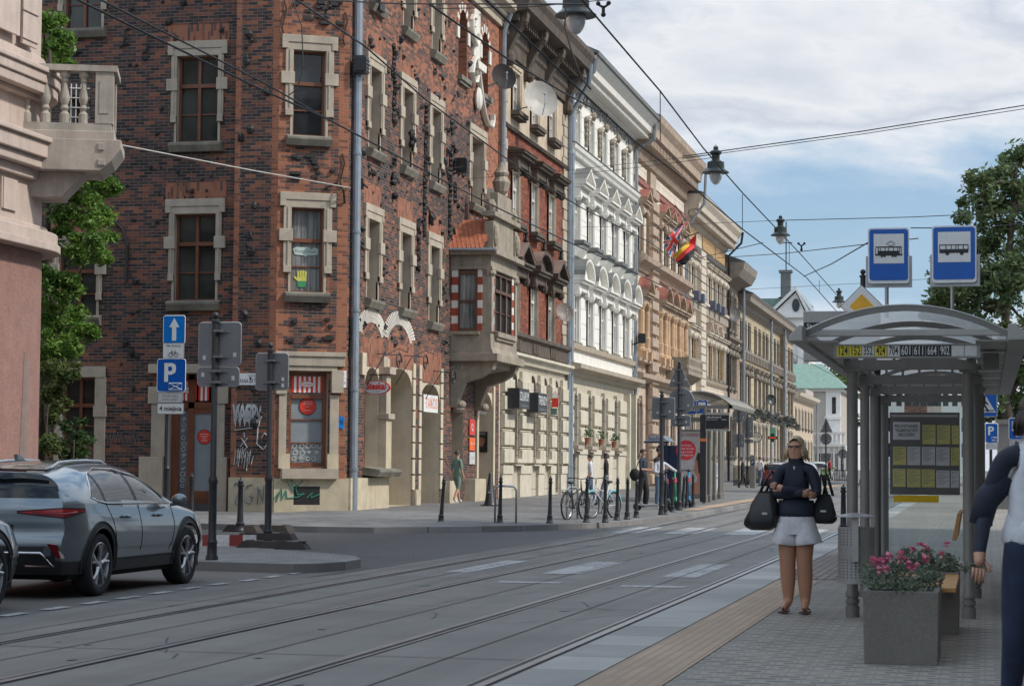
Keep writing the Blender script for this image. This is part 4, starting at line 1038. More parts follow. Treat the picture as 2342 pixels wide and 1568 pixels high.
cornice(B2,T0,u0-.1,u1+.1,[(0,16.05),(.1,16.05),(.12,16.5),(.2,16.6),(.2,17.0),(.35,17.1),(.4,17.3),(.95,17.45),(1.0,17.75),(1.12,17.95),(1.12,18.1)],M_b2dark,dent=(.36,.17,.3,.6,17.05,17.3))
consoles(B2,T0,[73.9,77.3,80.65,84.9],15.6,17.42,.85,M_b2dark,.42)
quoins(B2,T0,73.45,74.1,6.3,16,.42,M_stone,.06,side=1,alt=.2);quoins(B2,T0,84.75,85.65,6.3,16,.42,M_stone,.06,side=-1,alt=.2)
roof(B2,T0,u0,u1,1.1,18.1,-7,21.5,M_roof)
pipe(B2,[(-16.37,85.55,.3),(-16.37,85.55,15.6),(-15.6,85.5,16.9),(-15.5,85.4,17.7)],.1)
q=MB(T0);q.box(83,84.5,-3,-1.5,18,20.6,0);q.box(84.2,84.5,-2.9,-1.6,20.6,20.9,1);q.build('chimney',[M_greywall,M_borange],B2)
B3=bld('white_stucco_house','white stucco tenement with grey tin arched hoods over its windows',85.7,102.7)
u0,u1=85.72,102.68
c3=[87.7+3.2*k for k in range(5)]
H=[(c-.55,c+.55,6.6,8.55,.15,2)for c in c3]+[(c-.55,c+.55,10.75,12.6,.15,2)for c in c3]+[(c-.5,c+.5,14.75,16.25,.15,2)for c in c3]
G3=[(c-.5,c+.5,2.35,4.4)for c in(87.4,90.6,94.0,97.3)]
H+=[(a,b_,c,d,.4,1)for a,b_,c,d in G3]+[(100.4,101.6,.4,4.2,.5,1),(86.7,87.9,.5,2.0,.3,1)]
q=MB(T0)
wallgrid(q,u0,u1,.2,18.2,H,lambda u,z:1 if z<5.3 else(0 if 6.5<z<16.6 else 2),[],[5.3,6.5,16.6])
backwalls(q,u0,u1,18.2,m=2);q.build('wall',[M_wht,M_whtlow,M_whtp],B3)
for c in c3:
 win(B3,T0,c,1.1,6.6,8.55,.12,fm=M_wwhite,tr=.68,surr=.2,sm=M_whtp,hood='arch',hw=2.35,hh=.75,hd=.6,hz=.45,hm=M_tin,hm2=M_whtp)
 o=win(B3,T0,c,1.1,10.75,12.6,.12,fm=M_wwhite,tr=.68,surr=.18,sm=M_whtp,hood='tri',hw=2.2,hh=.55,hd=.62,hz=.35,hm=M_tin,hm2=M_whtp,sill=.45,sillm=M_tin)
 q=MB(T0);q.prism([(0,10.1),(.15,10.1),(.42,10.5),(0,10.5)],c-.75,c+.75,0);q.build('sill_console',M_whtp,o)
 o=win(B3,T0,c,1.0,14.75,16.25,.12,fm=M_wwhite,tr=.7,surr=.14,sm=M_whtp,sill=.12,sillm=M_whtp)
 q=MB(T0);q.ball((c-1.35,.1,16.1),(.2,.14,.16),8)
 for k in range(5):q.ball((c-1.35+.05*(k%2),.08,15.85-.2*k),(.17-.025*k,.1,.14),7)
 q.ball((c,.14,16.45),(.2,.14,.2),8);q.build('stucco_garland',M_oriel,o)
for a,b_,c,d in G3:win(B3,T0,(a+b_)/2,b_-a,c,d,.36,fm=M_wgrey,pm=M_gl,tr=.7,surr=.12,sm=M_whtlow,sill=.3,sillm=M_stone,key=True)
q=MB(T0);q.box(100.45,101.55,-.46,-.4,.4,3.4);q.build('door',mat('green_door_paint',(.06,.12,.09),rough=.5),B3)
q=MB(T0)
for a,b_ in((85.9,86.8),(88.1,90.0),(91.3,93.3),(94.7,96.6),(98.0,100.1)):
 z=2.45
 while z<4.6:q.prism([(.02,z),(.16,z+.06),(.16,z+.6),(.02,z+.66)],a+.1,b_-.1,0);z+=.72
 q.box(a,b_,0,.1,.3,2.0);q.box(a-.02,b_+.02,0,.15,2.0,2.2)
q.box(99.95,100.3,0,.3,.4,4.9);q.box(101.75,102.1,0,.3,.4,4.9)
q.build('rusticated_pier',M_b2cream,B3)
cornice(B3,T0,u0,u1,[(0,5.15),(.2,5.2),(.25,5.35),(.6,5.45),(.62,5.62),(.1,5.72)],M_stone,'belt_course')
cornice(B3,T0,u0,u1,[(0,6.25),(.15,6.3),(.2,6.5),(0,6.55)],M_stone,'belt_course')
cornice(B3,T0,u0,u1,[(0,14.15),(.12,14.2),(.3,14.4),(.34,14.56),(0,14.6)],M_whtp,'belt_course',dent=(.3,.15,.05,.22,14.16,14.38))
cornice(B3,T0,u0,u1,[(0,14.602),(.37,14.572),(.37,14.6),(0,14.7)],M_tin,'belt_course')
cornice(B3,T0,u0-.05,u1+.05,[(0,17.15),(.15,17.2),(.3,17.4),(.85,17.5),(.9,17.75),(1.15,18.0),(1.2,18.2)],M_whtp,dent=(.3,.16,.2,.7,17.25,17.48))
q=MB(T0);rr=random.Random(2)
for k in range(240):q.ball((rr.uniform(u0+.1,u1-.1),.03,rr.uniform(16.68,17.12)),(rr.uniform(.05,.12),.05,rr.uniform(.05,.12)),5)
q.build('frieze_ornament',mat('grey_stucco_relief',(.24,.23,.22),rough=.9,var=.3),B3,uv=False)
q=MB(T0);q.box(u0-.05,u1+.08,.95,1.28,18.1,18.26);q.prism([(1.25,18.2),(1.28,18.28),(-7,22),(-13,18.2)],u0,u1,0);q.build('roof',M_tin,B3)
pipe(B3,[(-16.35,85.95,.3),(-16.35,85.95,16.6),(-15.5,86.0,17.5),(-15.4,86.0,18.1)],.11,M_zinc)
pipe(B3,[(-16.35,102.5,.4),(-16.35,102.5,16.7),(-15.5,102.5,17.2),(-15.4,102.5,18.1)],.09,M_zinc)
B4=bld('brown_ornate_house','peach and brown ornate tenement with orange columns and rust tin hoods',102.7,120.2)
u0,u1=102.7,120.2
c4_=[104.7,110.9,113.5,116.1,118.7]
H=[(c-.5,c+.5,7.3,9.5,.3,2)for c in c4_]+[(c-.5,c+.5,12.0,14.0,.3,2)for c in c4_]+[(c-.5,c+.5,2.2,4.6,.4,1)for c in c4_]
q=MB(T0)
wallgrid(q,u0,u1,.3,18.2,H,lambda u,z:1 if z<5.9 else(2 if z<7 or z>15.4 else 0),[],[5.9,7.0,15.4]);backwalls(q,u0,u1,18,m=2);q.build('wall',[M_brn,M_brnlow,M_brnst],B4)
for c in c4_:
 o=win(B4,T0,c,1.0,7.3,9.5,.28,fm=M_wgrey,tr=.7,hood=('arch' if c>106 and c<118 else 'tri'),hw=2.3,hh=.7,hd=.6,hz=.3,hm=M_tinred,hm2=M_brnst)
 q=MB(T0)
 for s in(-1,1):
  x=c+s*.85;q.lathe([(.22,0),(.22,.12),(.17,.2),(.19,.7),(.15,.75),(.15,1.9),(.13,2.0),(.24,2.25),(.24,2.35)],(x,.22,7.1),10);q.box(x-.24,x+.24,0,.5,6.7,7.1)
 q.build_each('column',M_brnor,o,.05)
 win(B4,T0,c,1.0,12.0,14.0,.28,fm=M_wgrey,tr=.7,surr=.2,sm=M_brnst,hood='tri',hw=1.9,hh=.5,hd=.5,hz=.3,hm=M_tinred,hm2=M_brnst)
 win(B4,T0,c,1.0,2.2,4.6,.36,fm=M_wgrey,tr=.7,surr=.18,sm=M_brnst,key=True)
for a,b_ in((106.7,108.6),):
 q=MB(T0);q.box(a,b_,0,.2,.3,16.2)
 z=.6
 while z<15:q.prism([(.15,z),(.36,z+.07),(.36,z+.48),(.15,z+.55)],a-.1,b_+.1,0);z+=.62
 q.build('pilaster',M_brnst,B4)
for z in(1.2,2.6,4.0):pass
cornice(B4,T0,u0,u1,[(0,5.6),(.2,5.65),(.5,5.8),(.52,6.0),(.1,6.1)],M_brnst,'belt_course')
cornice(B4,T0,u0,u1,[(0,6.55),(.3,6.6),(.32,6.75),(0,6.8)],M_brnst,'belt_course')
cornice(B4,T0,u0,u1,[(0,11.0),(.15,11.05),(.25,11.25),(.55,11.45),(.6,11.7),(0,11.75)],M_brnst,'belt_course')
cornice(B4,T0,u0,u1,[(0,15.25),(.12,15.3),(.14,15.5),(0,15.55)],M_tinred,'belt_course')
cornice(B4,T0,u0,u1,[(0,16.3),(.2,16.4),(.25,16.9),(.4,17.0),(.45,17.3),(1.0,17.4),(1.05,17.8),(1.25,18.1),(1.3,18.35)],M_brnst,dent=(.5,.26,.4,.85,16.95,17.36))
q=MB(T0);q.box(109,119.8,.02,.08,15.65,16.2);q.box(103,106.2,.02,.08,15.65,16.2);q.build('frieze_panel',M_brn,B4)
roof(B4,T0,u0,u1,1.3,18.35,-7,21.5,M_tinbrown)
q=MB(T0);q.prism([(0,5.9),(.6,6.0),(1.2,6.4),(1.2,6.6),(0,6.6)],113.6,119.4,0);q.box(113.6,119.4,1.05,1.2,7.2,7.35)
x=113.7
while x<119.4:q.lathe([(.06,0),(.1,.15),(.05,.35),(.08,.6)],(x,1.12,6.6),8);x+=.3
for s in(113.65,119.25):q.box(s,s+.2,.02,1.2,6.6,7.3)
q.build('balcony',M_oriel,B4)
pipe(B4,[(-16.3,120.0,.4),(-16.3,120.0,14.8),(-15.3,120.0,16.2),(-15.2,120.0,18.2)],.08,M_zinc)
B5=bld('cream_lined_house','cream tenement with ochre frieze panels and triangular brown tin hoods',120.2,140)
u0,u1=120.2,139.95
c5=[122.4,124.6,129.9,132.3,134.7,136.9,138.9]
H=[(c-.45,c+.45,7.0,9.15,.3,2)for c in c5]+[(c-.45,c+.45,11.4,13.3,.3,2)for c in c5]+[(c-.5,c+.5,2.2,4.6,.4,1)for c in c5]
q=MB(T0)
wallgrid(q,u0,u1,.3,16.8,H,lambda u,z:1 if z<5.6 else(2 if z>14.2 else 0),[],[5.6,14.2]);backwalls(q,u0,u1,16.8,m=2);q.build('wall',[M_crm,M_crm,M_crmp],B5)
for i,c in enumerate(c5):
 win(B5,T0,c,.9,7.0,9.15,.28,fm=M_wgrey,tr=.7,surr=.2,sm=M_mosaic if i%2 else M_crmp,hood=('tri' if i in(2,3,4)else 'flat'),hw=1.9,hh=.5,hd=.45,hz=.3,hm=M_tinbrown,hm2=M_crmp)
 win(B5,T0,c,.9,11.4,13.3,.28,fm=M_wgrey,tr=.7,surr=.18,sm=M_crmp,hood='flat',hw=1.9,hd=.45,hz=.25,hm=M_tinbrown,hm2=M_crmp)
 win(B5,T0,c,.9,2.2,4.6,.36,fm=M_wgrey,tr=.7,surr=.14,sm=M_crmp)
for a in(125.8,):
 q=MB(T0);q.box(a,a+2.1,0,.22,.3,14.2);z=.6
 while z<14:q.box(a-.05,a+2.15,.2,.32,z+.03,z+.42);z+=.47
 q.build('pilaster',M_crmp,B5)
cornice(B5,T0,u0,u1,[(0,5.5),(.2,5.55),(.4,5.7),(.4,5.85),(0,5.95)],M_crmp,'belt_course')
cornice(B5,T0,u0,u1,[(0,10.9),(.15,10.95),(.35,11.1),(.35,11.25),(0,11.3)],M_crmp,'belt_course',dent=(.5,.2,.05,.28,10.55,10.95))
cornice(B5,T0,u0,u1,[(0,6.5),(.2,6.6),(.3,6.75),(0,6.85)],M_crmp,'belt_course')
cornice(B5,T0,u0,u1,[(0,14.1),(.1,14.15),(.18,14.35),(0,14.4)],M_tin,'belt_course')
cornice(B5,T0,u0,u1,[(0,15.35),(.2,15.5),(.3,15.9),(.85,16.0),(.9,16.3),(1.1,16.6),(1.15,16.8)],M_crmp,dent=(.4,.2,.3,.7,15.6,15.95))
q=MB(T0)
for a,b_ in((120.6,125.4),(128.3,134.0),(134.6,139.5)):q.box(a,b_,.01,.06,14.5,15.25)
q.build('frieze_panel',M_mosaic,B5)
roof(B5,T0,u0,u1,1.15,16.8,-7,20,M_roof)
for i,c in enumerate((122.4,124.6,129.9,132.3,134.7)):
 q=MB(T0);q.box(c-.35,c+.35,.3,.65,10.98,11.5);q.build('window_box',mat('blue_grey_box',(.09,.10,.15),rough=.6),B5)
pipe(B5,[(-16.2,139.7,.5),(-16.2,139.7,15.2),(-15.4,139.7,16.0),(-15.3,139.7,16.7)],.08,M_iron)
B6=bld('taupe_house','narrow taupe tenement with a deep dark eave and arched upper windows',140,148)
u0,u1=140,147.9
c6=[141.6,143.6,145.6]
H=[(c-.45,c+.45,10.6,12.9,.25,1)for c in c6]+[(c-.45,c+.45,6.8,9.2,.25,1)for c in c6]+[(c-.5,c+.5,2.3,4.7,.25,1)for c in c6]
q=MB(T0);wallgrid(q,u0,u1,.3,14.8,H,lambda u,z:0 if z>5.6 else 1,[],[5.6]);backwalls(q,u0,u1,14.8,m=0);q.build('wall',[M_tau,M_yellow_low],B6)
for c in c6:
 win(B6,T0,c,.9,10.6,12.9,.2,fm=M_wgrey,surr=.18,sm=M_taup);win(B6,T0,c,.9,6.8,9.2,.2,fm=M_wgrey,surr=.2,sm=M_taup,hood='flat',hw=1.6,hd=.4,hz=.2,hm=M_taup,hm2=M_taup);win(B6,T0,c,1.0,2.3,4.7,.2,fm=M_wgrey,surr=.16,sm=M_taup)
cornice(B6,T0,u0,u1,[(0,13.5),(.3,13.7),(.9,13.9),(1.2,14.4),(1.3,14.8)],M_taup)
cornice(B6,T0,u0,u1,[(0,9.9),(.3,9.95),(.35,10.1),(0,10.2)],M_taup,'belt_course');cornice(B6,T0,u0,u1,[(0,5.6),(.3,5.7),(.3,5.9),(0,6.0)],M_taup,'belt_course')
roof(B6,T0,u0,u1,1.3,14.8,-7,18,M_roof)
pipe(B6,[(-16.1,147.7,.5),(-16.1,147.7,13.8)],.1)
B7=bld('ochre_row_house','long yellow ochre row of houses with grey belt courses and a low dark eave',148,191)
u0,u1=148,190.8
c7=[149.5,152,154.7,159,162,165,167.6,170.8,174,176.8,184,186.8,189.4]
H=[(c-.45,c+.45,9.9,11.6,.25,1)for c in c7]+[(c-.45,c+.45,6.1,8.3,.25,1)for c in c7]+[(c-.5,c+.5,2.3,4.6,.25,1)for c in c7]
q=MB(T0);wallgrid(q,u0,u1,.4,13.4,H,lambda u,z:0 if z>5.6 else 1,[],[5.6]);backwalls(q,u0,u1,13.4,m=0);q.build('wall',[M_yel,M_yellow_low],B7)
for i,c in enumerate(c7):
 win(B7,T0,c,.9,9.9,11.6,.2,fm=M_wgrey,surr=.2,sm=M_taup);win(B7,T0,c,.9,6.1,8.3,.2,fm=M_wgrey,surr=.2,sm=M_taup,hood='flat',hw=1.7,hd=.4,hz=.2,hm=M_taup,hm2=M_taup);win(B7,T0,c,1.0,2.3,4.6,.2,fm=M_wgrey,surr=.16,sm=M_crmp)
cornice(B7,T0,u0,u1,[(0,12.3),(.3,12.5),(.4,12.8),(.8,12.9),(.85,13.2),(1.0,13.4)],M_taup)
cornice(B7,T0,u0,u1,[(0,9.4),(.3,9.5),(.32,9.65),(0,9.75)],M_taup,'belt_course',dent=(1.1,.4,.05,.3,9.0,9.5));cornice(B7,T0,u0,u1,[(0,5.5),(.35,5.6),(.35,5.8),(0,5.9)],M_taup,'belt_course')
q=MB(T0);q.box(178.6,181.4,0,.3,.4,12.4);z=.8
while z<12:q.box(178.5,181.5,.25,.36,z,z+.4);z+=.5
q.build('pilaster',M_taup,B7)
roof(B7,T0,u0,u1,1.0,13.4,-7,16.5,M_roof)
for y in(166.2,177.6):pipe(B7,[(-16.0,y,.6),(-16.0,y,12.8)],.1)
q=MB(T0);rr=random.Random(4)
for k in range(700):
 u=rr.uniform(141,188);c=5.3+.25*math.sin(u*.9);L=0
 q.tube([(u,rr.uniform(.3,.7),c+rr.uniform(-.25,.25)),(u+rr.uniform(-.4,.4),rr.uniform(.6,1.0),c+rr.uniform(-.35,.2))],.03,3,cap=False)
tag(q.build('shop_awning_garland',mat('dark_green_garland',(.075,.085,.08),rough=.7,var=.4),None,uv=False),'dark green bristly garland along the shop fronts of the ochre row','garland')
B8=bld('tan_low_house','low tan two storey house beyond the end of the ochre row',191,214)
u0,u1=191.2,214
c8=[194,197.5,201,204.5,208,211.5]
H=[(c-.5,c+.5,5.2,6.8,.2,0)for c in c8]+[(c-.5,c+.5,1.9,4.0,.2,0)for c in c8]
q=MB(T0);wallgrid(q,u0,u1,.5,8.2,H,0);backwalls(q,u0,u1,8.2,m=0);q.build('wall',mat('tan_stucco',(.50,.40,.30),rough=.9,var=.1,streak=.3),B8)
for c in c8:win(B8,T0,c,1,5.2,6.8,.16,fm=M_wgrey,surr=.2,sm=M_crmp);win(B8,T0,c,1,1.9,4.0,.16,fm=M_wgrey,surr=.2,sm=M_crmp)
cornice(B8,T0,u0,u1,[(0,7.6),(.3,7.7),(.6,7.9),(.7,8.2)],M_crmp)
q=MB(T0);q.box(203,212,0,.15,7.9,8.9);q.prism([(.7,8.2),(-6,10.5),(-12,8.2)],u0,u1,0);q.build('roof',M_greywall,B8)
pipe(B8,[(-16.1,213.5,.6),(-16.1,213.5,8)],.09)
CHU=thing('white_church','white baroque church front with green copper roof and round gable window','church',(-22,245,.7))
yc=245.
def cp(x,y,Y=yc):p=atY(x,y,Y);return p
a=cp(1738,720);b_=cp(1843,720);t=cp(1808,668);z1=a.z
xl,xr,xa=a.x+1.4,b_.x,t.x+.6
q=MB();q.box(xl,xr,yc,yc+14,.5,z1)
q.prism([(xl,z1),(xr,z1),(xa,t.z)],yc,yc+14,1)
for k,(zz,e)in enumerate(((z1,.5),(z1-1.2,.35),(z1-2.0,.5),(z1-2.6,.3))):q.box(xl-e,xr+e,yc-e,yc,zz-.35,zz+.05)
for x in(xl+.3,xr-.9):q.box(x,x+.6,yc-.25,yc,.5,z1-2.6)
q.prism([(xl-.6,z1+.06),(xa,t.z+.7),(xr+.6,z1+.06),(xr+.2,z1+.06),(xa,t.z+.2),(xl-.2,z1+.06)],yc-.4,yc,1)
q.build('wall',M_church,CHU)
q=MB();q.prism([(xl-.8,z1),(xl-.8,z1+.15),(xa,t.z+.5),(xa,t.z+.2)],yc-.2,yc+14,1,1);q.mesh([(xa,yc+.3,t.z+.45),(xa,yc+26,t.z+.2),(xa-11,yc+26,t.z-4.5),(xa-11,yc+6,t.z-4.5)],[(0,1,2,3)],0);q.box(xa-12,xa-.5,yc+1,yc+26,t.z-1.8,t.z-.6,0);q.prism([(xa+.02,t.z+.2),(xa+.02,t.z+.5),(xr+.8,z1+.15),(xr+.8,z1)],yc-.2,yc+14,1,1);q.build('roof',[M_copper,mat('blue_grey_roof',(.22,.26,.28),rough=.6)],CHU)
q=MB();zc=z1+(t.z-z1)*.42;q.prism([(xa+.42*math.cos(k*PI/8),zc+.75*math.sin(k*PI/8))for k in range(16)],yc-.12,yc-.02,1);w_=q.build('round_window',M_gl,CHU)
q=MB();q.box(xa-1.7,xa-.6,yc-.2,yc+.8,t.z-.6,t.z+2.2,0);q.box(xa-1.9,xa-.4,yc-.3,yc+.9,t.z+2.2,t.z+2.5,0);q.tube([(xa-1.1,yc,t.z+2.4),(xa-1.1,yc,t.z+8)],.07,5,1);q.tube([(xa-1.9,yc,t.z+5.6),(xa-.4,yc,t.z+5.6)],.06,5,1);q.build('bell_turret',[M_tin,M_iron],CHU)
q=MB()
for s in(.5,.88):
 x=xl+(xr-xl)*s;q.prism([(x-.8,9),(x-.8,13.2),(x-.55,14.0),(x,14.4),(x+.55,14.0),(x+.8,13.2),(x+.8,9)],yc-.06,yc-.01,1)
q.build('arched_niche',M_greywall,CHU)
HP=thing('copper_roof_house','grey house end with a hipped green copper roof and white corner strip','building',(-17,228,.7))
yh=226.
A=atY(1760,888,yh);Bq=atY(1922,888,yh);Rl=atY(1770,832,yh+5);Rr=atY(1880,832,yh+5)
ze=A.z
q=MB();q.box(A.x,Bq.x,yh,yh+11,.5,ze,0);q.box(Bq.x-1.5,Bq.x+.02,yh-.1,yh+.6,.5,ze,1);q.box(Bq.x-1.6,Bq.x+.1,yh-.25,yh,ze-3.2,ze-2.9,1);q.box(A.x,Bq.x+.3,yh-.3,yh+11,ze-.3,ze,1);q.build('wall',[M_greywall,M_church],HP)
q=MB();e=.7;q.mesh([(A.x-e,yh-e,ze),(Bq.x+e,yh-e,ze),(Bq.x+e,yh+11,ze),(A.x-e,yh+11,ze),(Rl.x,yh+5,Rl.z),(Rr.x,yh+5,Rr.z)],[(0,1,5,4),(1,2,5),(2,3,4,5),(3,0,4)]);q.build('roof',M_copper,HP)
q=MB();q.box(Bq.x-.85,Bq.x-.45,yh-.13,yh-.1,ze-2.6,ze-.9);q.build('window',M_gl,HP)
LW=thing('low_white_annex','low white balustraded annex in front of the copper roofed house','building',(-14,218,.7))
yl=217.;A=atY(1855,990,yl);Bq=atY(1932,990,yl)
q=MB();q.box(A.x,Bq.x,yl,yl+8,.4,A.z-1.2);q.box(A.x,Bq.x+.1,yl-.25,yl+.1,A.z-1.35,A.z-1.1);q.box(A.x,Bq.x+.1,yl-.2,yl+.2,A.z-.15,A.z+.1)
x=A.x+.1
while x<Bq.x:q.box(x,x+.22,yl-.12,yl+.1,A.z-1.1,A.z-.15);x+=.42
for k in range(7):x=A.x+k*(Bq.x-A.x)/6.2;q.box(x,x+.25,yl-.14,yl,.4,A.z-1.35)
q.build('wall',M_church,LW)
for k in range(6):x=A.x+.5+k*(Bq.x-A.x)/6.2;q=MB();q.box(x-.05,x+.4,yl-.03,yl-.01,1.3,A.z-2);q.build('window',M_gl,LW)
for nm,lb,xa_,xb_,ht,mm in(('pale_town_house','pale cream town house closing the far end of the street',1995,2068,830,M_church),('brick_town_house','brown brick town house closing the far end of the street',2068,2120,850,M_bmix),('peach_town_house','peach plastered town house closing the far end of the street',2120,2152,860,M_brnlow),('white_town_house','plain white gabled wall closing the far end of the street',2152,2215,840,M_whtp)):
 Y=262.;A=atY(xa_,ht,Y);Bq=atY(xb_,ht,Y)
 t_=thing(nm,lb,'building',((A.x+Bq.x)/2,Y,.7));q=MB();Tn=lambda u,n,z:(u,Y-n,z);q.T=Tn
 cs_=[A.x+(k+.5)*(Bq.x-A.x)/3 for k in range(3)]
 Hh=[(c-.32,c+.32,z,z+1.6,.2,0)for c in cs_ for z in(3,6,9)if z+1.8<A.z]
 wallgrid(q,A.x,Bq.x,.4,A.z,Hh,0);backwalls(q,A.x,Bq.x,A.z,-9,0);q.box(A.x,Bq.x,0,.3,A.z-.3,A.z);q.build('wall',mm,t_)
 for h in Hh:q=MB(Tn);q.box(h[0],h[1],-.18,-.15,h[2],h[3]);q.build('window',M_gl,t_)
 q=MB(Tn);q.prism([(.4,A.z),(-4,A.z+2.5),(-9,A.z)],A.x,Bq.x,0);q.build('roof',M_tinred if mm is not M_whtp else M_roof,t_)
PK=thing('pink_corner_building','pink granite and pale plaster corner building with rounded corner and stone balcony','building',(-21,38,.2))
def outline(off):
 cx,cy,r=-20.3,39.5,2.0
 P=[(-18.3+off,12.)]
 for k in range(13):
  t=PI/2*k/12;P.append((cx+(r+off)*math.cos(t),cy+(r+off)*math.sin(t)))
 return P+[(-45,cy+r+off),(-45,12)]
def oband(q,off,z0,z1,m=0):q.prism(outline(off),z0,z1,2,m)
q=MB();oband(q,0,.1,5.62,1);oband(q,-.02,5.62,7.4,0);oband(q,-.1,7.4,15,0)
for off,z0,z1 in((.36,5.62,5.78),(.3,5.78,6.0),(.1,6.0,6.12),(.12,7.0,7.2),(.3,7.2,7.4),(.4,7.4,7.7),(.48,7.7,7.8),(.06,8.6,8.7),(.25,8.7,8.9),(.3,8.9,9.1),(.36,9.1,9.2),(.0,9.2,9.5)):oband(q,off,z0,z1,0)
q.build('wall',[M_pinkw,M_pinkg],PK,bevel=.02)
q=MB(TS(-18.3));q.box(37.4,38.6,.0,.06,9.7,14.5);q.box(38.75,39.4,0,.05,9.6,14.5);q.box(38.1,38.7,0,.03,6.3,6.9);q.box(38.0,38.05,0,.035,6.3,6.9)
for k in range(6):q.box(38.7,39.45,.05,.08,9.7+k*.55,9.73+k*.55)
q.build('panel_moulding',M_pinkw,PK)
q=MB(TS(-18.3));q.prism([(39.0,.4),(39.2,3.6),(39.45,3.4),(39.5,.4)],.0,.008);q.build('wall_patch',mat('grey_wall_patch',(.22,.16,.14),rough=.9),PK)  # flat grey patch on the lower wall, narrowing upwards
BA=RAD(20);BLn,BD,BZ=1.83,1.25,-.17
def TBal(u,n,z):return(-18.55+u*math.cos(BA)-n*math.sin(BA),39.2+u*math.sin(BA)+n*math.cos(BA),z+BZ)
q=MB(TBal);q.box(-.8,BLn+.06,-.1,BD,7.97,8.15)
q.prism([(-.9,7.35),(BLn-.2,7.35),(BLn+.02,7.55),(BLn+.2,7.8),(BLn+.2,7.969),(-.9,7.969)],-.2,BD+.1,1)
q.prism([(-.9,6.85),(BLn-.95,6.85),(BLn-.5,7.35),(-.9,7.35)],.1,BD-.1,1);q.box(BLn-.25,BLn-.1,-.23,-.2,7.45,7.58);q.box(BLn-.25,BLn-.12,-.23,-.2,7.75,7.9)
b_=q.build('balcony',mat('pinkish_grey_balcony_stone',(.40,.345,.30),rough=.85,var=.15,streak=.45,dirt=(.16,.14,.12)),PK,bevel=.02)
q=MB(TBal);st=mat('grey_baluster_stone',(.36,.325,.28),rough=.85,var=.2,streak=.4)
q.box(-.35,BLn+.1,-.12,.2,9.33,9.45);q.box(BLn-.24,BLn+.1,.201,BD,9.33,9.448);q.box(-.4,BLn,-.08,.14,8.151,8.3);q.box(BLn-.2,BLn+.02,.141,BD,8.151,8.3)
q.box(BLn-.32,BLn+.03,-.09,.2,8.3,9.33);q.box(BLn-.24,BLn-.06,-.105,-.09,8.5,9.15);q.box(BLn-.28,BLn+.03,BD-.3,BD,8.3,9.33);q.box(-.3,-.08,-.08,.14,8.3,9.33)
q.build('railing',st,b_)
PROF=[(.1,0),(.1,.18),(.055,.24),(.085,.3),(.06,.36),(.095,.45),(.1,.52),(.06,.7),(.05,.8),(.075,.84),(.06,.88),(.1,.93),(.1,1.03)]
for(u,n)in[(.17+k*.37,.03)for k in range(4)]+[(BLn-.09,.4+k*.3)for k in range(2)]:
 q=MB(TBal);q.lathe(PROF,(u,n,8.3),10);q.build('baluster',st,b_,smooth='auto')
q=MB(TBal);q.box(.85,1.3,BD+.6,BD+.66,8.2,9.4,0)
for k in range(4):q.box(.9+k*.1,.92+k*.1,BD+.56,BD+.6,8.25,9.4,1)
for k in range(6):q.box(.88,1.28,BD+.55,BD+.59,8.3+k*.2,8.32+k*.2,1)
q.build('lattice',[M_gl,M_wwhite],b_)
AB=thing('unseen_apartment_block','unseen plain plastered apartment block along the right pavement, shading the near road','building',(12,20,.1))  # out of view, put here for its shadow over the near road
q=MB(lambda u,n,z:(5.6-n,u,z));Hh=[(u,u+1.1,z,z+1.9,.25,0)for u in range(-22,46,4)for z in(1.2,4.8,8.4,12.)]
wallgrid(q,-24,48.5,.1,16.5,Hh,0);backwalls(q,-24,48.5,16.5,-12,0);q.prism([(.5,16.5),(.5,16.8),(-6,19.0),(-12,16.5)],-24,48.5,0);q.build('wall',mat('plain_grey_stucco',(.24,.22,.195),rough=.9),AB)
for h in Hh:q=MB(lambda u,n,z:(5.6-n,u,z));q.box(h[0],h[1],-.22,-.18,h[2],h[3]);q.build('window',M_gl,AB)
M_pole=mat('black_post_paint',(.022,.025,.03),rough=.45,var=.2)
M_shel=mat('grey_brown_shelter_metal',(.20,.19,.172),rough=.5,metal=.25,var=.1,streak=.15)
M_shel2=mat('pale_shelter_gutter',(.36,.35,.33),rough=.5,metal=.2,var=.1)
M_poly=clear_glass('polycarbonate_roof_sheet',(.62,.61,.59),.7,True)
M_cg=clear_glass('shelter_glass',(.88,.92,.92),.07)
M_alu=mat('brushed_aluminium',(.42,.42,.42),rough=.4,metal=.7)
M_yell=mat('yellow_sign_paint',(.85,.72,.05),rough=.45)
M_orng=mat('amber_sign_paint',(.80,.42,.02),rough=.4)
M_band=mat('yellow_warning_band',(.72,.47,.0),rough=.5)
M_paper=mat('yellow_timetable_paper',(.50,.46,.17),rough=.7,var=.1,fine=.25,fs=50)
M_paperw=mat('white_timetable_paper',(.52,.52,.53),rough=.7,var=.1,fine=.25,fs=50)
M_print=mat('grey_print',(.16,.16,.15),rough=.8)
M_planter=asphalt('exposed_aggregate_concrete',(.175,.162,.14),rough=.9,var=.45,fs=70,patch=.15)
M_benchw=mat('varnished_bench_wood',(.46,.23,.075),rough=.45,var=.2,vs=6)
M_soil=mat('planter_soil',(.04,.03,.022),rough=.95)
M_lampd=mat('dark_green_lamp_metal',(.02,.028,.027),rough=.4,var=.15)
M_lampg=mat('milky_lamp_glass',(.62,.64,.64),rough=.15,trans=.35)
M_wire=mat('black_wire',(.02,.02,.022),rough=.6)
M_stk=mat('white_sticker',(.55,.55,.55),rough=.6,var=.2,vs=20)
M_bdisp=mat('black_display',(.012,.013,.015),rough=.25)
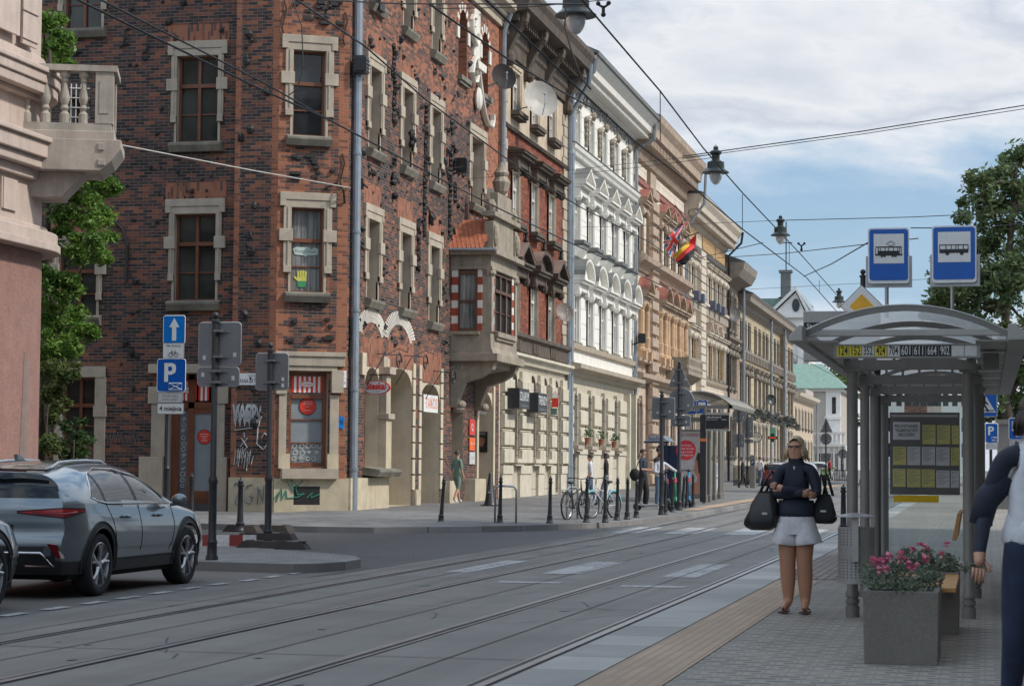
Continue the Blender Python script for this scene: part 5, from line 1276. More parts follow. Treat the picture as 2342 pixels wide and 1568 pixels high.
def rrect(u0,u1,z0,z1,r=.03,k=4):
 P=[]
 for cx,cz,a in((u1-r,z1-r,0),(u0+r,z1-r,90),(u0+r,z0+r,180),(u1-r,z0+r,270)):
  for i in range(k+1):
   t=RAD(a+90*i/k);P.append((cx+r*math.cos(t),cz+r*math.sin(t)))
 return P
def face_frame(X,Y,yaw=0):
 """u to the right, n towards the viewer (-Y), z up"""
 c,s=math.cos(RAD(yaw)),math.sin(RAD(yaw))
 return lambda u,n,z:(X+u*c+n*s,Y+u*s-n*c,z)
def lt(T,uc,zc,n):return lambda a,b,d:T(uc+a,n+d,zc+b)
def LT(uc,zc,n):return lambda a,b,d:(uc+a,n+d,zc+b)
def post(b,X,Y,z0,z1,r=.045,base=True,ball=True):
 q=MB();pr=[(r,0),(r,z1-z0)]
 if base:pr=[(r*2.0,0),(r*2.0,.04),(r*1.6,.08),(r*1.5,.22),(r*1.75,.25),(r*1.3,.3),(r*1.25,1.05),(r*1.5,1.08),(r*1.5,1.12),(r,1.18),(r,z1-z0)]
 if ball:pr+=[(r*1.35,z1-z0),(r*1.35,z1-z0+.03),(r*.6,z1-z0+.05)]
 q.lathe(pr,(X,Y,z0),12)
 if ball:q.ball((X,Y,z1+.1),r*1.05,10)
 return q.build('pole',M_pole,b,smooth='auto')
def sign_back(b,T,u0,u1,z0,z1,n=.05,shape=None,clamps=2,stk=()):
 q=MB(T);P=shape or rrect(u0,u1,z0,z1,.05)
 q.prism(P,-n-.02,-n,1,0)
 uc=(u0+u1)/2
 e=q.build('sign_plate',M_greyp,b)
 q=MB(T);q.tube([(p[0],-n-.01,p[1])for p in P]+[(P[0][0],-n-.01,P[0][1])],.012,5);q.build('rim',mat('pale_sign_rim',(.30,.31,.32),rough=.5,metal=.3),e)
 for k in range(clamps):
  z=z0+(z1-z0)*(.5 if clamps==1 else(.2+.6*k/(clamps-1)))
  q=MB(T);q.box(uc-.14,uc+.14,-n+.001,-n+.025,z-.018,z+.018);q.box(uc-.06,uc+.06,-.01,.055,z-.016,z+.016);q.build('clamp',M_greyp,e)
 for(su,sz)in stk:
  q=MB(T);q.box(su,su+.045,-n+.001,-n+.003,sz,sz+.06);q.build('sticker',M_stk,e)
def sign_post(label,X,Y,zb,zt,plates,name='sign_post',r=.045,yaw=0):
 b=thing(name,label,'road sign',(X,Y,zb));post(b,X,Y,zb,zt,r)
 T=face_frame(X,Y,yaw)
 for p in plates:sign_back(b,T,*p[:4],**(p[4]if len(p)>4 else{}))
 return b
sign_post('black post with two stacked grey sign backs beside the grey crossover car',-10.56,28.8,.12,3.44,[(-.26,.36,2.84,3.44,dict(stk=((-.2,2.92),(.25,2.96)))),(-.27,.34,2.55,2.81,dict(stk=((-.22,2.68),(.23,2.63))))])
sign_post('black post with one grey sign back standing in dark base blocks at the street corner',-11.42,33.75,.12,3.3,[(-.26,.29,2.68,3.27,dict(stk=((.18,2.72),(.18,2.82))))])
PX,PY=-20.1,51.6
b=thing('sign_post','post with blue one way arrow, bicycle exemption plate and blue parking sign','road sign',(PX,PY,.22));T=face_frame(PX,PY,0)
f=lambda x,y:(atY(x,y,PY).x-PX,atY(x,y,PY).z)
q=MB();q.lathe([(.09,0),(.08,.1),(.065,.25),(.06,1.1),(.075,1.13),(.045,1.2),(.045,4.65),(.06,4.66),(.03,4.72)],(PX-.08,PY+.08,.22),10);q.ball((PX-.08,PY+.08,5.0),.055);q.build('pole',M_pole,b,smooth='auto')
def plate(b,T,P,m,rim=None,n=.02,name='sign_plate'):
 q=MB(T);q.prism(P,0,n,1,0);o=q.build(name,m,b)
 if rim:
  q=MB(T);q.tube([(p[0],n*.5,p[1])for p in P+[P[0]]],.012,5);q.build('rim',rim,o)
 return o
a0,z1=f(375,722);a1,z0=f(423,785);o=plate(b,T,rrect(a0,a1,z0,z1,.05),M_bluel,M_whitep)
uc=(a0+a1)/2;h=z1-z0;zc=(z0+z1)/2
q=MB(T);q.prism([(uc-.055,z0+.07),(uc+.055,z0+.07),(uc+.055,zc+.06),(uc+.13,zc+.06),(uc,z1-.06),(uc-.13,zc+.06),(uc-.055,zc+.06)],.02,.026);q.build('arrow',M_whitep,o)
a0,z1=f(374,784);a1,z0=f(421,820);o=plate(b,T,rrect(a0,a1,z0+.01,z1,.03),M_whitep,M_greyp)
q=MB(T);text_mb(q,'Nie dotyczy',LT((a0+a1)/2,z1-.07,.022),.1,width=(a1-a0)*.7)
uc,zc=(a0+a1)/2,z0+.12
for s in(-1,1):q.tube([(uc+s*.075+.055*math.cos(k*PI/8),.024,zc-.02+.055*math.sin(k*PI/8))for k in range(17)],.006,4)
q.tube([(uc-.075,.024,zc-.02),(uc-.04,.024,zc+.06),(uc+.045,.024,zc+.06),(uc+.0,.024,zc-.02),(uc-.04,.024,zc+.06)],.006,4);q.tube([(uc+.075,.024,zc-.02),(uc+.04,.024,zc+.085),(uc+.07,.024,zc+.085)],.006,4);q.tube([(uc-.06,.024,zc+.08),(uc-.03,.024,zc+.08)],.008,4)
q.build('lettering',M_blackp,o)
a0,z1=f(361,821);a1,z0=f(424,895);o=plate(b,T,rrect(a0,a1,z0,z1,.06),M_bluep,M_whitep)
W=a1-a0;hh=z1-z0
q=MB(T);ul=a0+W*.25;q.box(ul,ul+.1,.02,.026,z0+hh*.3,z0+hh*.88)
P=[(ul+.1,z0+hh*.88),(ul+.1+.1,z0+hh*.88),(ul+.29,z0+hh*.83),(ul+.31,z0+hh*.72),(ul+.29,z0+hh*.58),(ul+.2,z0+hh*.52),(ul+.1,z0+hh*.52)]
Pi=[(ul+.1,z0+hh*.77),(ul+.18,z0+hh*.77),(ul+.205,z0+hh*.745),(ul+.21,z0+hh*.7),(ul+.205,z0+hh*.66),(ul+.18,z0+hh*.63),(ul+.1,z0+hh*.63)]
for i in range(6):q.prism([P[i],P[i+1],Pi[i+1],Pi[i]],.02,.026)
bx0,bx1,bz0,bz1=a0+W*.42,a1-W*.12,z0+hh*.06,z0+hh*.26
for p in([(bx0,bz0),(bx1,bz0),(bx1,bz1),(bx0,bz1),(bx0,bz0),(bx1,bz1)],[(bx0,bz1),(bx1,bz0)]):q.tube([(u,.023,z)for u,z in p],.009,4)
q.build('parking_symbol',M_whitep,o)
a0,z1=f(362,897);a1,z0=f(417,920);o=plate(b,T,rrect(a0,a1,z0,z1-.01,.02),M_stk,M_greyp)
q=MB(T);text_mb(q,'Wyłącznie dla zaopatrzenia',LT((a0+a1)/2,(z0+z1)/2+.04,.022),.06,width=.42);text_mb(q,'na czas za- i wyładunku',LT((a0+a1)/2,(z0+z1)/2-.05,.022),.06,width=.42);q.build('lettering',M_print,o)
a0,z1=f(361,922);a1,z0=f(420,946);o=plate(b,T,rrect(a0,a1,z0,z1,.03),M_whitep,M_greyp)
q=MB(T);text_mb(q,'4 miejsca',LT((a0+a1)/2,(z0+z1)/2,.022),.17,width=(a1-a0)*.85,bold=.003);q.build('lettering',M_blackp,o)
M_blk=mat('dark_brown_rubber_block',(.035,.028,.025),rough=.85,var=.3)
def block(X,Y,w,d,h,z=.12,rz=0,label='',taper=.1):
 t=thing('base_block',label,'sign base',(X,Y,z),'dark base blocks at the corner',RAD(rz));q=MB()
 q.mesh([(-w/2,-d/2,0),(w/2,-d/2,0),(w/2,d/2,0),(-w/2,d/2,0),(-w/2+taper,-d/2+taper*.5,h),(w/2-taper,-d/2+taper*.5,h),(w/2-taper,d/2-taper*.5,h),(-w/2+taper,d/2-taper*.5,h)],[(0,3,2,1),(4,5,6,7),(0,1,5,4),(1,2,6,5),(2,3,7,6),(3,0,4,7)])
 for s in(-.3,.3):q.box(s*w-.06,s*w+.06,-d*.2,d*.2,h,h+.012)
 OFF[t.name]=Vector((0,0,0));o=q.build('block',M_blk,t,bevel=.012);return t
block(-11.35,33.4,.85,.4,.11,label='wide dark base block, lowest one under the corner sign post')
block(-11.45,33.8,.95,.4,.11,z=.235,rz=4,label='dark base block lying on top of the lowest one at the corner post',taper=.06)
block(-10.75,33.0,.55,.3,.12,label='short dark base block nearest the cobbled street')
block(-14.45,41.15,.75,.4,.13,label='dark base block under the black bollard at the pavement corner');block(-13.9,41.5,.8,.4,.13,z=.12,rz=-8,label='dark base block farthest back, near the brick building plinth')
def board(X,Y,L,rz,label):
 t=thing('barrier_board',label,'barrier board',(X,Y,.12),None,RAD(rz));OFF[t.name]=Vector((0,0,0));q=MB()
 n=6
 for k in range(n):q.box(-L/2+k*L/n,-L/2+(k+1)*L/n,-.02,.02,.02,.2,k%2)
 q.build('board',[mat('dull_red_board',(.22,.03,.028),rough=.6),M_stk],t);return t
board(-12.15,33.3,1.3,20,'red and white striped board lying beside the dark base blocks')
def bollard_proto():
 b=thing('bollard','x','bollard',(0,0,0));q=MB()
 q.lathe([(.085,0),(.085,.03),(.07,.05),(.062,.16),(.072,.18),(.05,.2),(.042,.5),(.036,.92),(.05,.94),(.05,.97),(.03,.985),(.038,1.0),(.045,1.03),(.03,1.06),(.014,1.075),(.012,1.1),(.004,1.12)],(0,0,0),12)
 q.build('post',M_pole,b,smooth='auto');return b
BP=bollard_proto();first=[True]
def bollard(x,y,label,ztop=None,lean=0,rzl=0,k=.13):
 p=ground(x,y,k)
 o=BP if first[0]else copy_tree(BP);first[0]=False
 o.location=(p.x,p.y,p.z-.005);o['label']=label;o['group']='cast iron bollards along the kerb'
 if ztop:h=(atY(x,ztop,p.y).z-p.z);s=h/1.12;o.scale=(max(1,s),max(1,s),s)
 o.rotation_euler=(0,RAD(lean),0);return o
bollard(1008,1195,'black bollard leaning to the right, in front of the brick building arches',1087,4)
bollard(1143,1196,'black bollard inside the silver bicycle hoop',1084,1)
bollard(1257,1196,'black bollard just left of the dark bicycle',1085,1)
bollard(1384,1194,'black bollard just right of the bicycle with the turquoise mudguard',1086)
bollard(1341,1194,'black bollard between the two parked bicycles',1086,1)
bollard(1411,1189,'second black bollard right of the turquoise mudguard bicycle',1087,1)
bollard(1434,1187,'third black bollard right of the turquoise mudguard bicycle',1088,1)
bollard(1455,1183,'black bollard in front of the man in dark long clothes',1093,1)
bollard(1521,1177,'black bollard in front of the green scooter',1092,1)
bollard(1538,1171,'black bollard in front of the blue scooter stem',1088)
bollard(1560,1164,'black bollard leaning beside the second blue scooter',1084,4)
bollard(1570,1162,'black bollard just left of the last upright one by the poster',1082,1)
bollard(1585,1160,'black bollard standing alone in front of the bus stop poster',1080)
def at_near(x,yb,Y,zt_px,label):
 p=atY(x,yb,Y);o=copy_tree(BP);o.location=(p.x,Y,.12);o['label']=label;o['group']='cast iron bollards along the kerb';h=atY(x,zt_px,Y).z-.12;s=h/1.12;o.scale=(1.35,1.35,s);o.rotation_euler=(0,0,0)
at_near(549,1215,41.0,1090,'black bollard in front of the blue grey letters on the plinth')
at_near(437,1180,50.5,1080,'black bollard in front of the shop entrance steps')
at_near(1929,1200,46.,1106,'black bollard at the tram track between the woman and the shelter columns')
M_steel=mat('galvanised_hoop',(.38,.39,.40),rough=.35,metal=.7)
def hoop(p0,w,h,label,rz=0):
 b=thing('bicycle_hoop',label,'bicycle rack',p0,'steel bicycle hoops',rz);OFF[b.name]=Vector((0,0,0));q=MB()
 P=[(-w/2,0,0),(-w/2,0,h-.12)]+[(-w/2+.12-.12*math.cos(t),0,h-.12+.12*math.sin(t))for t in(PI/8,PI/4,3*PI/8,PI/2)]+[(w/2-.12+.12*math.sin(t),0,h-.12+.12*math.cos(t))for t in(PI/8,PI/4,3*PI/8,PI/2)]+[(w/2,0,0)]
 q.tube(P,.024,8);q.build('tube',M_steel,b,smooth=True)
g=ground(1156,1196,.13);hoop((g.x,g.y,g.z),.5,.86,'silver bicycle hoop standing empty round a bollard')
g=ground(1303,1188,.13);hoop((g.x,g.y+.3,g.z),.35,.8,'steel bicycle hoop behind the dark bicycle',.9)
def lamp_proto():
 b=thing('street_lamp','x','street lamp',(0,0,0));q=MB()
 q.lathe([(.03,.50),(.09,.50),(.13,.47),(.13,.43),(.09,.40),(.085,.30),(.13,.26),(.185,.24),(.19,.10),(.21,.08),(.29,.02),(.29,.0),(.14,.01)],(0,0,0),24)
 q.box(-.05,.05,-.03,.03,.49,.58);q.tube([(-.04,0,.55),(0,0,.62),(.05,0,.56)],.012,5);q.build('housing',M_lampd,b,smooth='auto')
 q=MB();q.lathe([(.14,.02),(.142,-.03),(.135,-.1),(.105,-.18),(.06,-.235),(.02,-.255),(.002,-.258)],(0,0,0),20);q.build('lamp_globe',M_lampg,b,smooth=True)
 return b
LP=lamp_proto()
for i,(x,y,Y,lb)in enumerate(((1317,38,29.4,'nearest hanging street lamp, cut by the top edge of the view'),(1637,396,47.,'hanging street lamp above the brown tenement eaves'),(1785,539,64.,'smaller hanging street lamp above the church gable'),(1919,691,92.,'most distant hanging street lamp beside the yellow diamond sign'))):
 p=atY(x,y,Y);o=LP if i==0 else copy_tree(LP);o.location=p;o['label']=lb;o['group']='lamps hanging on wires above the tracks'
LPOS=[atY(x,y,Y)for x,y,Y in((1317,38,29.4),(1637,396,47.),(1785,539,64.),(1919,691,92.))]
def wire(pts,r,label,name='overhead_wire',group='overhead tram wires',m=None,extra=None):
 q=MB();q.tube(pts,r,5)
 o=q.build(name,m or M_wire,None,uv=False);tag(o,label,'wire',group);return o
def wx(X,px):return[tuple(atX(x,y,X))for x,y in px]
w2=wx(-4,[(1128,16),(1329,209),(1450,322),(1539,390),(1702,527),(1844,634),(1911,709)]);w2=[(-4,2,5.25)]+w2+[(-4,110,6.0)]
wire(w2,.011,'contact wire over the right hand track, joined to the wire above by short hangers')
w1=wx(-4,[(1340,0),(1510,215),(1610,350),(1700,455),(1830,560),(1905,705)]);w1=[(-4,4,6.4)]+[(-4,p[1],6.2+ramp(p[1])*.6-(.1 if i in(2,3)else 0))for i,p in enumerate(w1[:-1])]+[(-4,60,6.25),(-4,110,6.6)]
wire(w1,.011,'carrier wire above the right hand track running past the hanging lamps')
w4=wx(-7,[(678,0),(836,107),(970,225),(1201,394),(1326,473),(1490,556),(1621,655)]);wire([(-7,6,6.6)]+w4+[(-7,110,6.5)],.011,'carrier wire above the left hand track crossing the brick facade')
w5=wx(-7,[(177,0),(600,206),(750,273),(1021,417),(1182,497),(1289,548),(1447,621),(1560,675)]);wire([(-7,6,5.1)]+w5+[(-7,110,5.9)],.011,'contact wire over the left hand track, lowest line across the brick facade')
p=wx(-7,[(230,0),(600,188),(750,273)]);wire(p,.009,'short feeder wire joining the left hand contact wire at a clamp')
p=wx(-5.5,[(985,12),(1171,142),(1289,212),(1348,244),(1390,262)]);wire(p,.012,'wire ending in an insulator in front of the white house cornice')
for(xa,ya),(xb,yb)in(((1510,207),(1512,325)),((1698,445),(1703,527)),((1805,552),(1811,610)),((1874,640),(1878,672))):
 A=atX(xa,ya,-4);Bq=atX(xb,yb,-4);wire([tuple(A),(A.x,A.y+.02,Bq.z)],.006,'thin upright hanger between the two wires of the right hand track','wire_hanger','short hangers between tram wires')
for(xa,ya,Ya),(xb,yb,Yb),r,lb in(((1560,358,47),(2400,232,47),.012,'pair of cross wires carrying the second lamp, upper strand'),((1290,400,90),(1637,360,47),.008,'thin cross wire from the white house to the second lamp'),((1290,520,92),(1785,504,64),.008,'cross wire from the white house to the third lamp'),((1785,504,64),(2400,482,62),.012,'cross wire carrying the third lamp to the right side'),((1560,363,47),(2400,240,47),.008,'pair of cross wires carrying the second lamp, lower strand'),((800,430,55.2),(1060,380,60),.006,'thin wire fixed to the corner drainpipe'),((1060,410,66),(1640,352,48),.006,'thin span wire over the red brick facade'),((1450,800,60),(1850,660,40),.0,''),((1640,590,58),(2100,545,30),.008,'cross wire passing behind the tram stop sign'),((1450,622,98),(1745,555,44),.009,'slanting span wire with a small clamp beside the flags'),((1838,632,44),(2010,540,26),.009,'slanting span wire rising to the tram stop sign'),((2083,521,24),(2400,505,22),.006,'pale thin wire between the two stop signs'),((1700,662,70),(2400,618,60),.006,'low thin cross wire behind the diamond sign'),((620,-4,30),(1345,10,22),.010,'cross wire along the top of the brick facade'),((1000,20,24),(1420,-3,22),.006,'thin cross wire reaching the nearest lamp'),((1640,930,110),(1915,680,90),.0,'')):
 if r:wire([tuple(atY(xa,ya,Ya)),tuple((atY(xa,ya,Ya)+atY(xb,yb,Yb))/2+Vector((0,0,-.04))),tuple(atY(xb,yb,Yb))],r,lb,group='cross wires over the street')
A=atY(278,332,41.2);Bq=Vector((-16.5-0.0,55.2,atY(790,430,55.2).z));wire([tuple(A),tuple((A+Bq)/2+Vector((0,0,-.02))),tuple(Bq)],.014,'pale rope stretched from the pink building balcony to the brick building','rope',None,mat('pale_rope',(.45,.43,.4)))
p=[tuple(atY(x,y,29))for x,y in((1295,-4),(1292,60),(1305,110),(1330,180),(1352,205))];wire(p,.013,'black supply cable hanging from the nearest lamp','lamp_cable',None)
p=[tuple(atY(x,y,50))for x,y in((668,-4),(690,60),(694,150),(680,205),(660,218))];wire(p,.016,'black cable drooping over the upper corner window','hanging_cable',None)
for x,y,Y,lb in((745,22,27,'wire clamp at the top of the brick corner'),(1380,14,24,'wire clamp beside the nearest lamp'),(1833,560,45,'wire clamp right of the third lamp')):
 c=atY(x,y,Y);q=MB();
 for s in(-1,1):q.ball((c.x+s*.06,c.y,c.z+.03),.028,8);q.tube([(c.x+s*.06,c.y,c.z+.02),(c.x,c.y,c.z-.02)],.015,5)
 q.tube([(c.x,c.y,c.z),(c.x,c.y,c.z-.1)],.02,6);q.ball((c.x,c.y,c.z-.1),.03,8)
 tag(q.build('wire_clamp',M_iron,None,uv=False),lb,'wire clamp','insulated wire clamps')
SH=thing('tram_shelter','grey metal tram stop shelter with arched translucent roof and line number board','bus shelter',(-.7,20,.126))
cols=[(-1.18,19.85),(-1.24,23.05),(-1.3,26.2),(-1.34,29.4),(-.155,19.95),(-.11,23.2),(-.09,26.3),(-.07,29.4)]
for i,(x,y)in enumerate(cols):
 q=MB();zt=2.33
 q.lathe([(.062,0),(.062,.1),(.05,.102),(.05,.12),(.062,.122),(.062,.16),(.05,.162),(.05,.18),(.062,.182),(.062,.22),(.05,.24),(.05,zt-.126)],(x,y,.126),18);q.box(x-.075,x+.075,y-.06,y+.06,zt,zt+.02);q.build('column',M_shel,SH,smooth='auto')
q=MB()
for x0,x1,y in((-1.26,-.08,19.9),(-1.3,-.04,23.1),(-1.34,-.02,26.25),(-1.38,0,29.4)):
 q.box(x0,x1,y-.04,y+.04,2.351,2.44);q.box(x0,x1,y-.03,y+.03,2.5,2.56)
 for k in range(7):q.box(x0+.1+k*.17,x0+.125+k*.17,y-.02,y+.02,2.441,2.519)
for x0,x1 in((-1.22,-1.3),(-.14,-.06)):q.mesh([(x0-.03,18.75,2.441),(x0+.03,18.75,2.441),(x1+.03,31,2.441),(x1-.03,31,2.441),(x0-.03,18.75,2.519),(x0+.03,18.75,2.519),(x1+.03,31,2.519),(x1-.03,31,2.519)],[(0,1,2,3),(7,6,5,4),(0,4,5,1),(2,6,7,3),(0,3,7,4),(1,5,6,2)])
q.box(-.02,.12,19.85,20.2,2.36,2.5)
q.build('beam',M_shel,SH)
cxr,hw_r=-.66,.86
def arcp(u,lift=0):return(cxr+hw_r*u,2.585+lift+.235*(1-u*u))
nseg=16
for k in range(7):
 y=18.3+k*2.05;q=MB()
 for i in range(nseg):
  a,c=arcp(-1+2*i/nseg),arcp(-1+2*(i+1)/nseg)
  q.mesh([(a[0],y-.025,a[1]-.05),(c[0],y-.025,c[1]-.05),(c[0],y-.025,c[1]),(a[0],y-.025,a[1]),(a[0],y+.025,a[1]-.05),(c[0],y+.025,c[1]-.05),(c[0],y+.025,c[1]),(a[0],y+.025,a[1])],[(0,1,2,3),(7,6,5,4),(0,4,5,1),(3,2,6,7)])
 q.build('roof_rib',M_shel,SH)
q=MB()
for i in range(nseg):
 a,c=arcp(-1+2*i/nseg,.006),arcp(-1+2*(i+1)/nseg,.006);q.face([(a[0],18.25,a[1]),(c[0],18.25,c[1]),(c[0],30.8,c[1]),(a[0],30.8,a[1])])
q.build('roof_sheet',M_poly,SH,smooth=True,uv=False)
q=MB();q.box(-1.54,.2,18.28,18.36,2.56,2.615);q.box(-1.52,.18,30.7,30.8,2.6,2.66)
for s,x0,x1 in((-1,-1.58,-1.47),(1,.18,.34)):
 q.prism([(x0,2.5),(x1,2.5),(x1,2.63),(x0+.08,2.63),(x0,2.54)]if s<0 else[(x0,2.5),(x1,2.5),(x1,2.54),(x0+.06,2.63),(x0,2.63)],17.9,31,1)
q.build('gutter',M_shel2,SH,bevel=.006)
q=MB()
for k in range(7):
 y=18.6+k*1.9;q.box(-1.46,-1.24,y,y+1.7,2.53,2.545);q.box(-.08,.18,y,y+1.7,2.53,2.545)
q.build('soffit',mat('pale_soffit_sheet',(.42,.41,.39),rough=.6),SH)
YB=18.62;TB=face_frame(0,YB);q=MB(TB)
A=atY(1907,787,YB);Bq=atY(2243,818,YB);x0,x1,z1,z0=A.x,Bq.x,A.z,Bq.z
q.box(x0,x1,-.06,0,z0,z1,0);q.box(x0,x1,0,.012,z1-.012,z1,0);q.box(x0,x1,0,.012,z0,z0+.012,0)
bd=q.build('line_board',M_shel2,SH,bevel=.004)
cw=(x1-x0-.05)/11
for k,(t,c)in enumerate((('124','y'),('152','y'),('352','w'),('424','y'),('704','w'),('601','k'),('611','k'),('664','k'),('902','k'),('','w'),('','w'))):
 u=x0+.022+k*cw;q=MB(TB);q.box(u+.004,u+cw-.004,.001,.005,z0+.016,z1-.016)
 o=q.build('line_plate',{'y':M_yell,'w':M_whitep,'k':M_blackp}[c],bd)
 if t:q=MB(TB);text_mb(q,t,LT(u+cw/2,(z0+z1)/2,.0055),.105,width=cw*.70,bold=.0012);q.build('line_number',M_whitep if c=='k' else M_blackp,bd)
YT=28.2;TT=face_frame(0,YT);fT=lambda x,y:(atY(x,y,YT).x,atY(x,y,YT).z);F_=lambda x,y:fT((3000+x/2.24)*.6005,(1200+y/2.24)*.6005)
q=MB(TT);a0,z1=F_(850,732);a1,z0=F_(1450,1568);q.box(a0,-.15,-.05,-.042,.3,z1);q.build('glass_panel',M_cg,SH,uv=False)
q=MB(lambda u,n,z:(-.1+n,u,z));q.box(20.2,23,0,.008,.3,2.1);q.box(23.4,26.1,0,.008,.3,2.1);q.build('glass_panel',M_cg,SH,uv=False)
q=MB(TT);a0,z1=F_(872,828);a1,z0=F_(1470,1532);q.box(a0,a1,-.04,.04,z0,z1,0);q.box(a0+.02,a1-.02,.04,.044,z1-.06,z1-.03,1);q.box(a0-.05,a0-.02,-.05,.05,.13,2.3,0);case=q.build('timetable_case',[mat('dark_case_metal',(.11,.11,.105),rough=.5),M_shel2],SH)
rows=(((900,1130,910,1062,'n'),(1150,1262,935,1100,'y'),(1275,1388,938,1100,'y'),(1400,1462,940,1100,'y')),((900,1012,1120,1276,'y'),(1022,1132,1120,1278,'w'),(1145,1258,1122,1278,'w'),(1268,1382,1124,1282,'w'),(1392,1462,1126,1282,'y')),((898,1006,1308,1462,'y'),(1020,1134,1310,1466,'y'),(1144,1256,1312,1466,'y'),(1268,1382,1322,1470,'w'),(1392,1462,1324,1470,'w')))
for r in rows:
 for(a,c,d,e,k)in r:
  ua,za=F_(a,d);ub,zb=F_(c,e);q=MB(TT);q.box(ua,ub,.041,.045,zb,za);o=q.build('timetable_sheet',M_paper if k=='y' else M_paperw,case)
  q=MB(TT)
  if k=='n':
   for j,t in enumerate(('PRZYSTANEK','TRAMWAJOWY','NIECZYNNY')):text_mb(q,t,LT((ua+ub)/2,za-.055-j*.055,.046),.055,width=(ub-ua)*(.88,.85,.62)[j],bold=.0015)
  else:
   for j in range(9):q.box(ua+.015,ub-.02-.03*((j*7)%3),.0455,.046,za-.02-j*.02,za-.0145-j*.02)
  q.build('print',M_print,case)
q=MB(TT);a0,z1=F_(905,1533);a1,z0=F_(1290,1568);q.box(a0,a1,.06,.07,z1-.088,z1);q.build('warning_band',M_band,SH)
def stop_sign(x0,x1,ytop,ybot,Y,kind,label,yaw):
 A=atY(x0,ytop,Y);Bq=atY(x1,ybot,Y);xc=(A.x+Bq.x)/2;W=Bq.x-A.x;z0,z1=Bq.z,A.z
 b=thing('stop_sign_board',label,'road sign',(xc,Y,2.88),'blue stop signs on the shelter roof');T=face_frame(xc,Y,yaw)
 q=MB();q.tube([(xc-.02,Y+.05,2.86),(xc-.02,Y+.05,z0)],.018,8);q.build('pole',M_alu,b)
 q=MB(T);q.box(-W/2-.02,W/2+.025,-.08,-.03,z0-.03,z0+(z1-z0)*.5);q.build('light_box',M_alu,b)
 o=plate(b,T,rrect(-W/2,W/2,z0,z1,.03),M_whitep,None,.012)
 q=MB(T);q.prism(rrect(-W/2+.013,W/2-.013,z0+.03,z1-.014,.025),.012,.016);q.build('blue_field',M_bluep,o)
 wz0,wz1=z0+(z1-z0)*.36,z1-(z1-z0)*.11;q=MB(T);q.box(-W*.36,W*.37,.0161,.019,wz0,wz1);q.build('white_field',M_whitep,o)
 q=MB(T);zc=(wz0+wz1)/2-.02;w=W*.33
 if kind=='tram':
  q.box(-w,w,.019,.022,zc-.045,zc-.03);q.box(-w+.025,w-.03,.019,.022,zc-.03,zc+.0);q.box(-w*.95,w*.95,.019,.022,zc+.03,zc+.04)
  for u in(-w*.95,-w*.75,-w*.6,-w*.25,.0,w*.35,w*.65,w*.8,w*.93):q.box(u-.003,u+.003,.019,.022,zc-.03,zc+.03)
  for s in(-.5,-.3,.3,.5):q.prism([(w*s+.012*math.cos(k*PI/5),zc-.05+.01*math.sin(k*PI/5))for k in range(10)],.019,.022)
  q.tube([(.02,.021,zc+.04),(-.02,.021,zc+.065),(.02,.021,zc+.09),(.06,.021,zc+.065),(.02,.021,zc+.04)],.003,4)
 else:
  q.prism([(-w,zc-.035),(w*.95,zc-.035),(w,zc-.0),(-w,zc-.0)],.019,.022);q.box(-w,w*.96,.019,.022,zc+.035,zc+.043)
  for u in(-w+.003,-w*.55,-w*.2,w*.12,w*.28,w*.62,w*.95):q.box(u-.003,u+.004,.019,.022,zc,zc+.036)
  for u in(-w*.45,w*.52):q.prism([(u+.018*math.cos(k*PI/6),zc-.038+.018*math.sin(k*PI/6))for k in range(12)],.019,.022)
 q.build('pictogram',M_blackp,o)
stop_sign(1985,2080,522,648,20.3,'tram','blue stop sign with a tram pictogram above the shelter roof',2)
stop_sign(2131,2234,517,646,20.0,'bus','blue stop sign with a bus pictogram above the shelter roof',-4)
BI=thing('litter_bin','grey perforated metal litter bin with a domed lid on the shelter column','litter bin',(-1.18,19.5,.126))
YN=19.42;A=atY(1913,1205,YN);Bq=atY(1999,1336,YN);q=MB();x0,x1,z1,z0=A.x,Bq.x,A.z,Bq.z;xc=(x0+x1)/2;rr_=(x1-x0)/2
def dshape(r,k=14):return[(xc+r*math.cos(PI+PI*i/k),YN+.2+r*math.sin(PI+PI*i/k)*1.05)for i in range(k+1)]
q.prism(dshape(rr_),z0,z1,2);q.prism(dshape(rr_+.006),z0,z0+.02,2);q.prism(dshape(rr_+.004),z0+.24,z0+.255,2);q.prism(dshape(rr_+.004),z1-.19,z1-.175,2)
bo=q.build('bin_body',M_shel2 if False else mat('grey_bin_metal',(.30,.295,.28),rough=.5,metal=.3),BI)
q=MB()
for zz0,n in((z0+.05,7),(z1-.16,6)):
 for r in range(n):
  for k in range(13):
   if k==8 or k==9:continue
   t=PI+PI*(k+1)/14;zz=zz0+r*.026;c_,s_=math.cos(t),math.sin(t);R_=rr_+.002
   P=[(xc+R_*math.cos(t+d_),YN+.2+R_*1.05*math.sin(t+d_))for d_ in(-.03,.03)]
   q.face([(P[0][0],P[0][1],zz),(P[1][0],P[1][1],zz),(P[1][0],P[1][1],zz+.011),(P[0][0],P[0][1],zz+.011)])
q.build('perforation',M_blackp,BI,uv=False)
q=MB();zl=atY(1955,1182,YN).z;q.lathe([(rr_*1.1,0),(rr_*1.1,.006),(rr_*.8,.02),(rr_*.4,.032),(.01,.038)],(xc,YN+.1,zl),20);q.build('lid',mat('pale_bin_lid',(.34,.34,.33),rough=.4,metal=.4),BI,smooth='auto')
q=MB();q.box(xc-.03,xc+.03,YN-.03,YN+.04,z1-.3,zl);q.build('strap',M_shel2,BI)
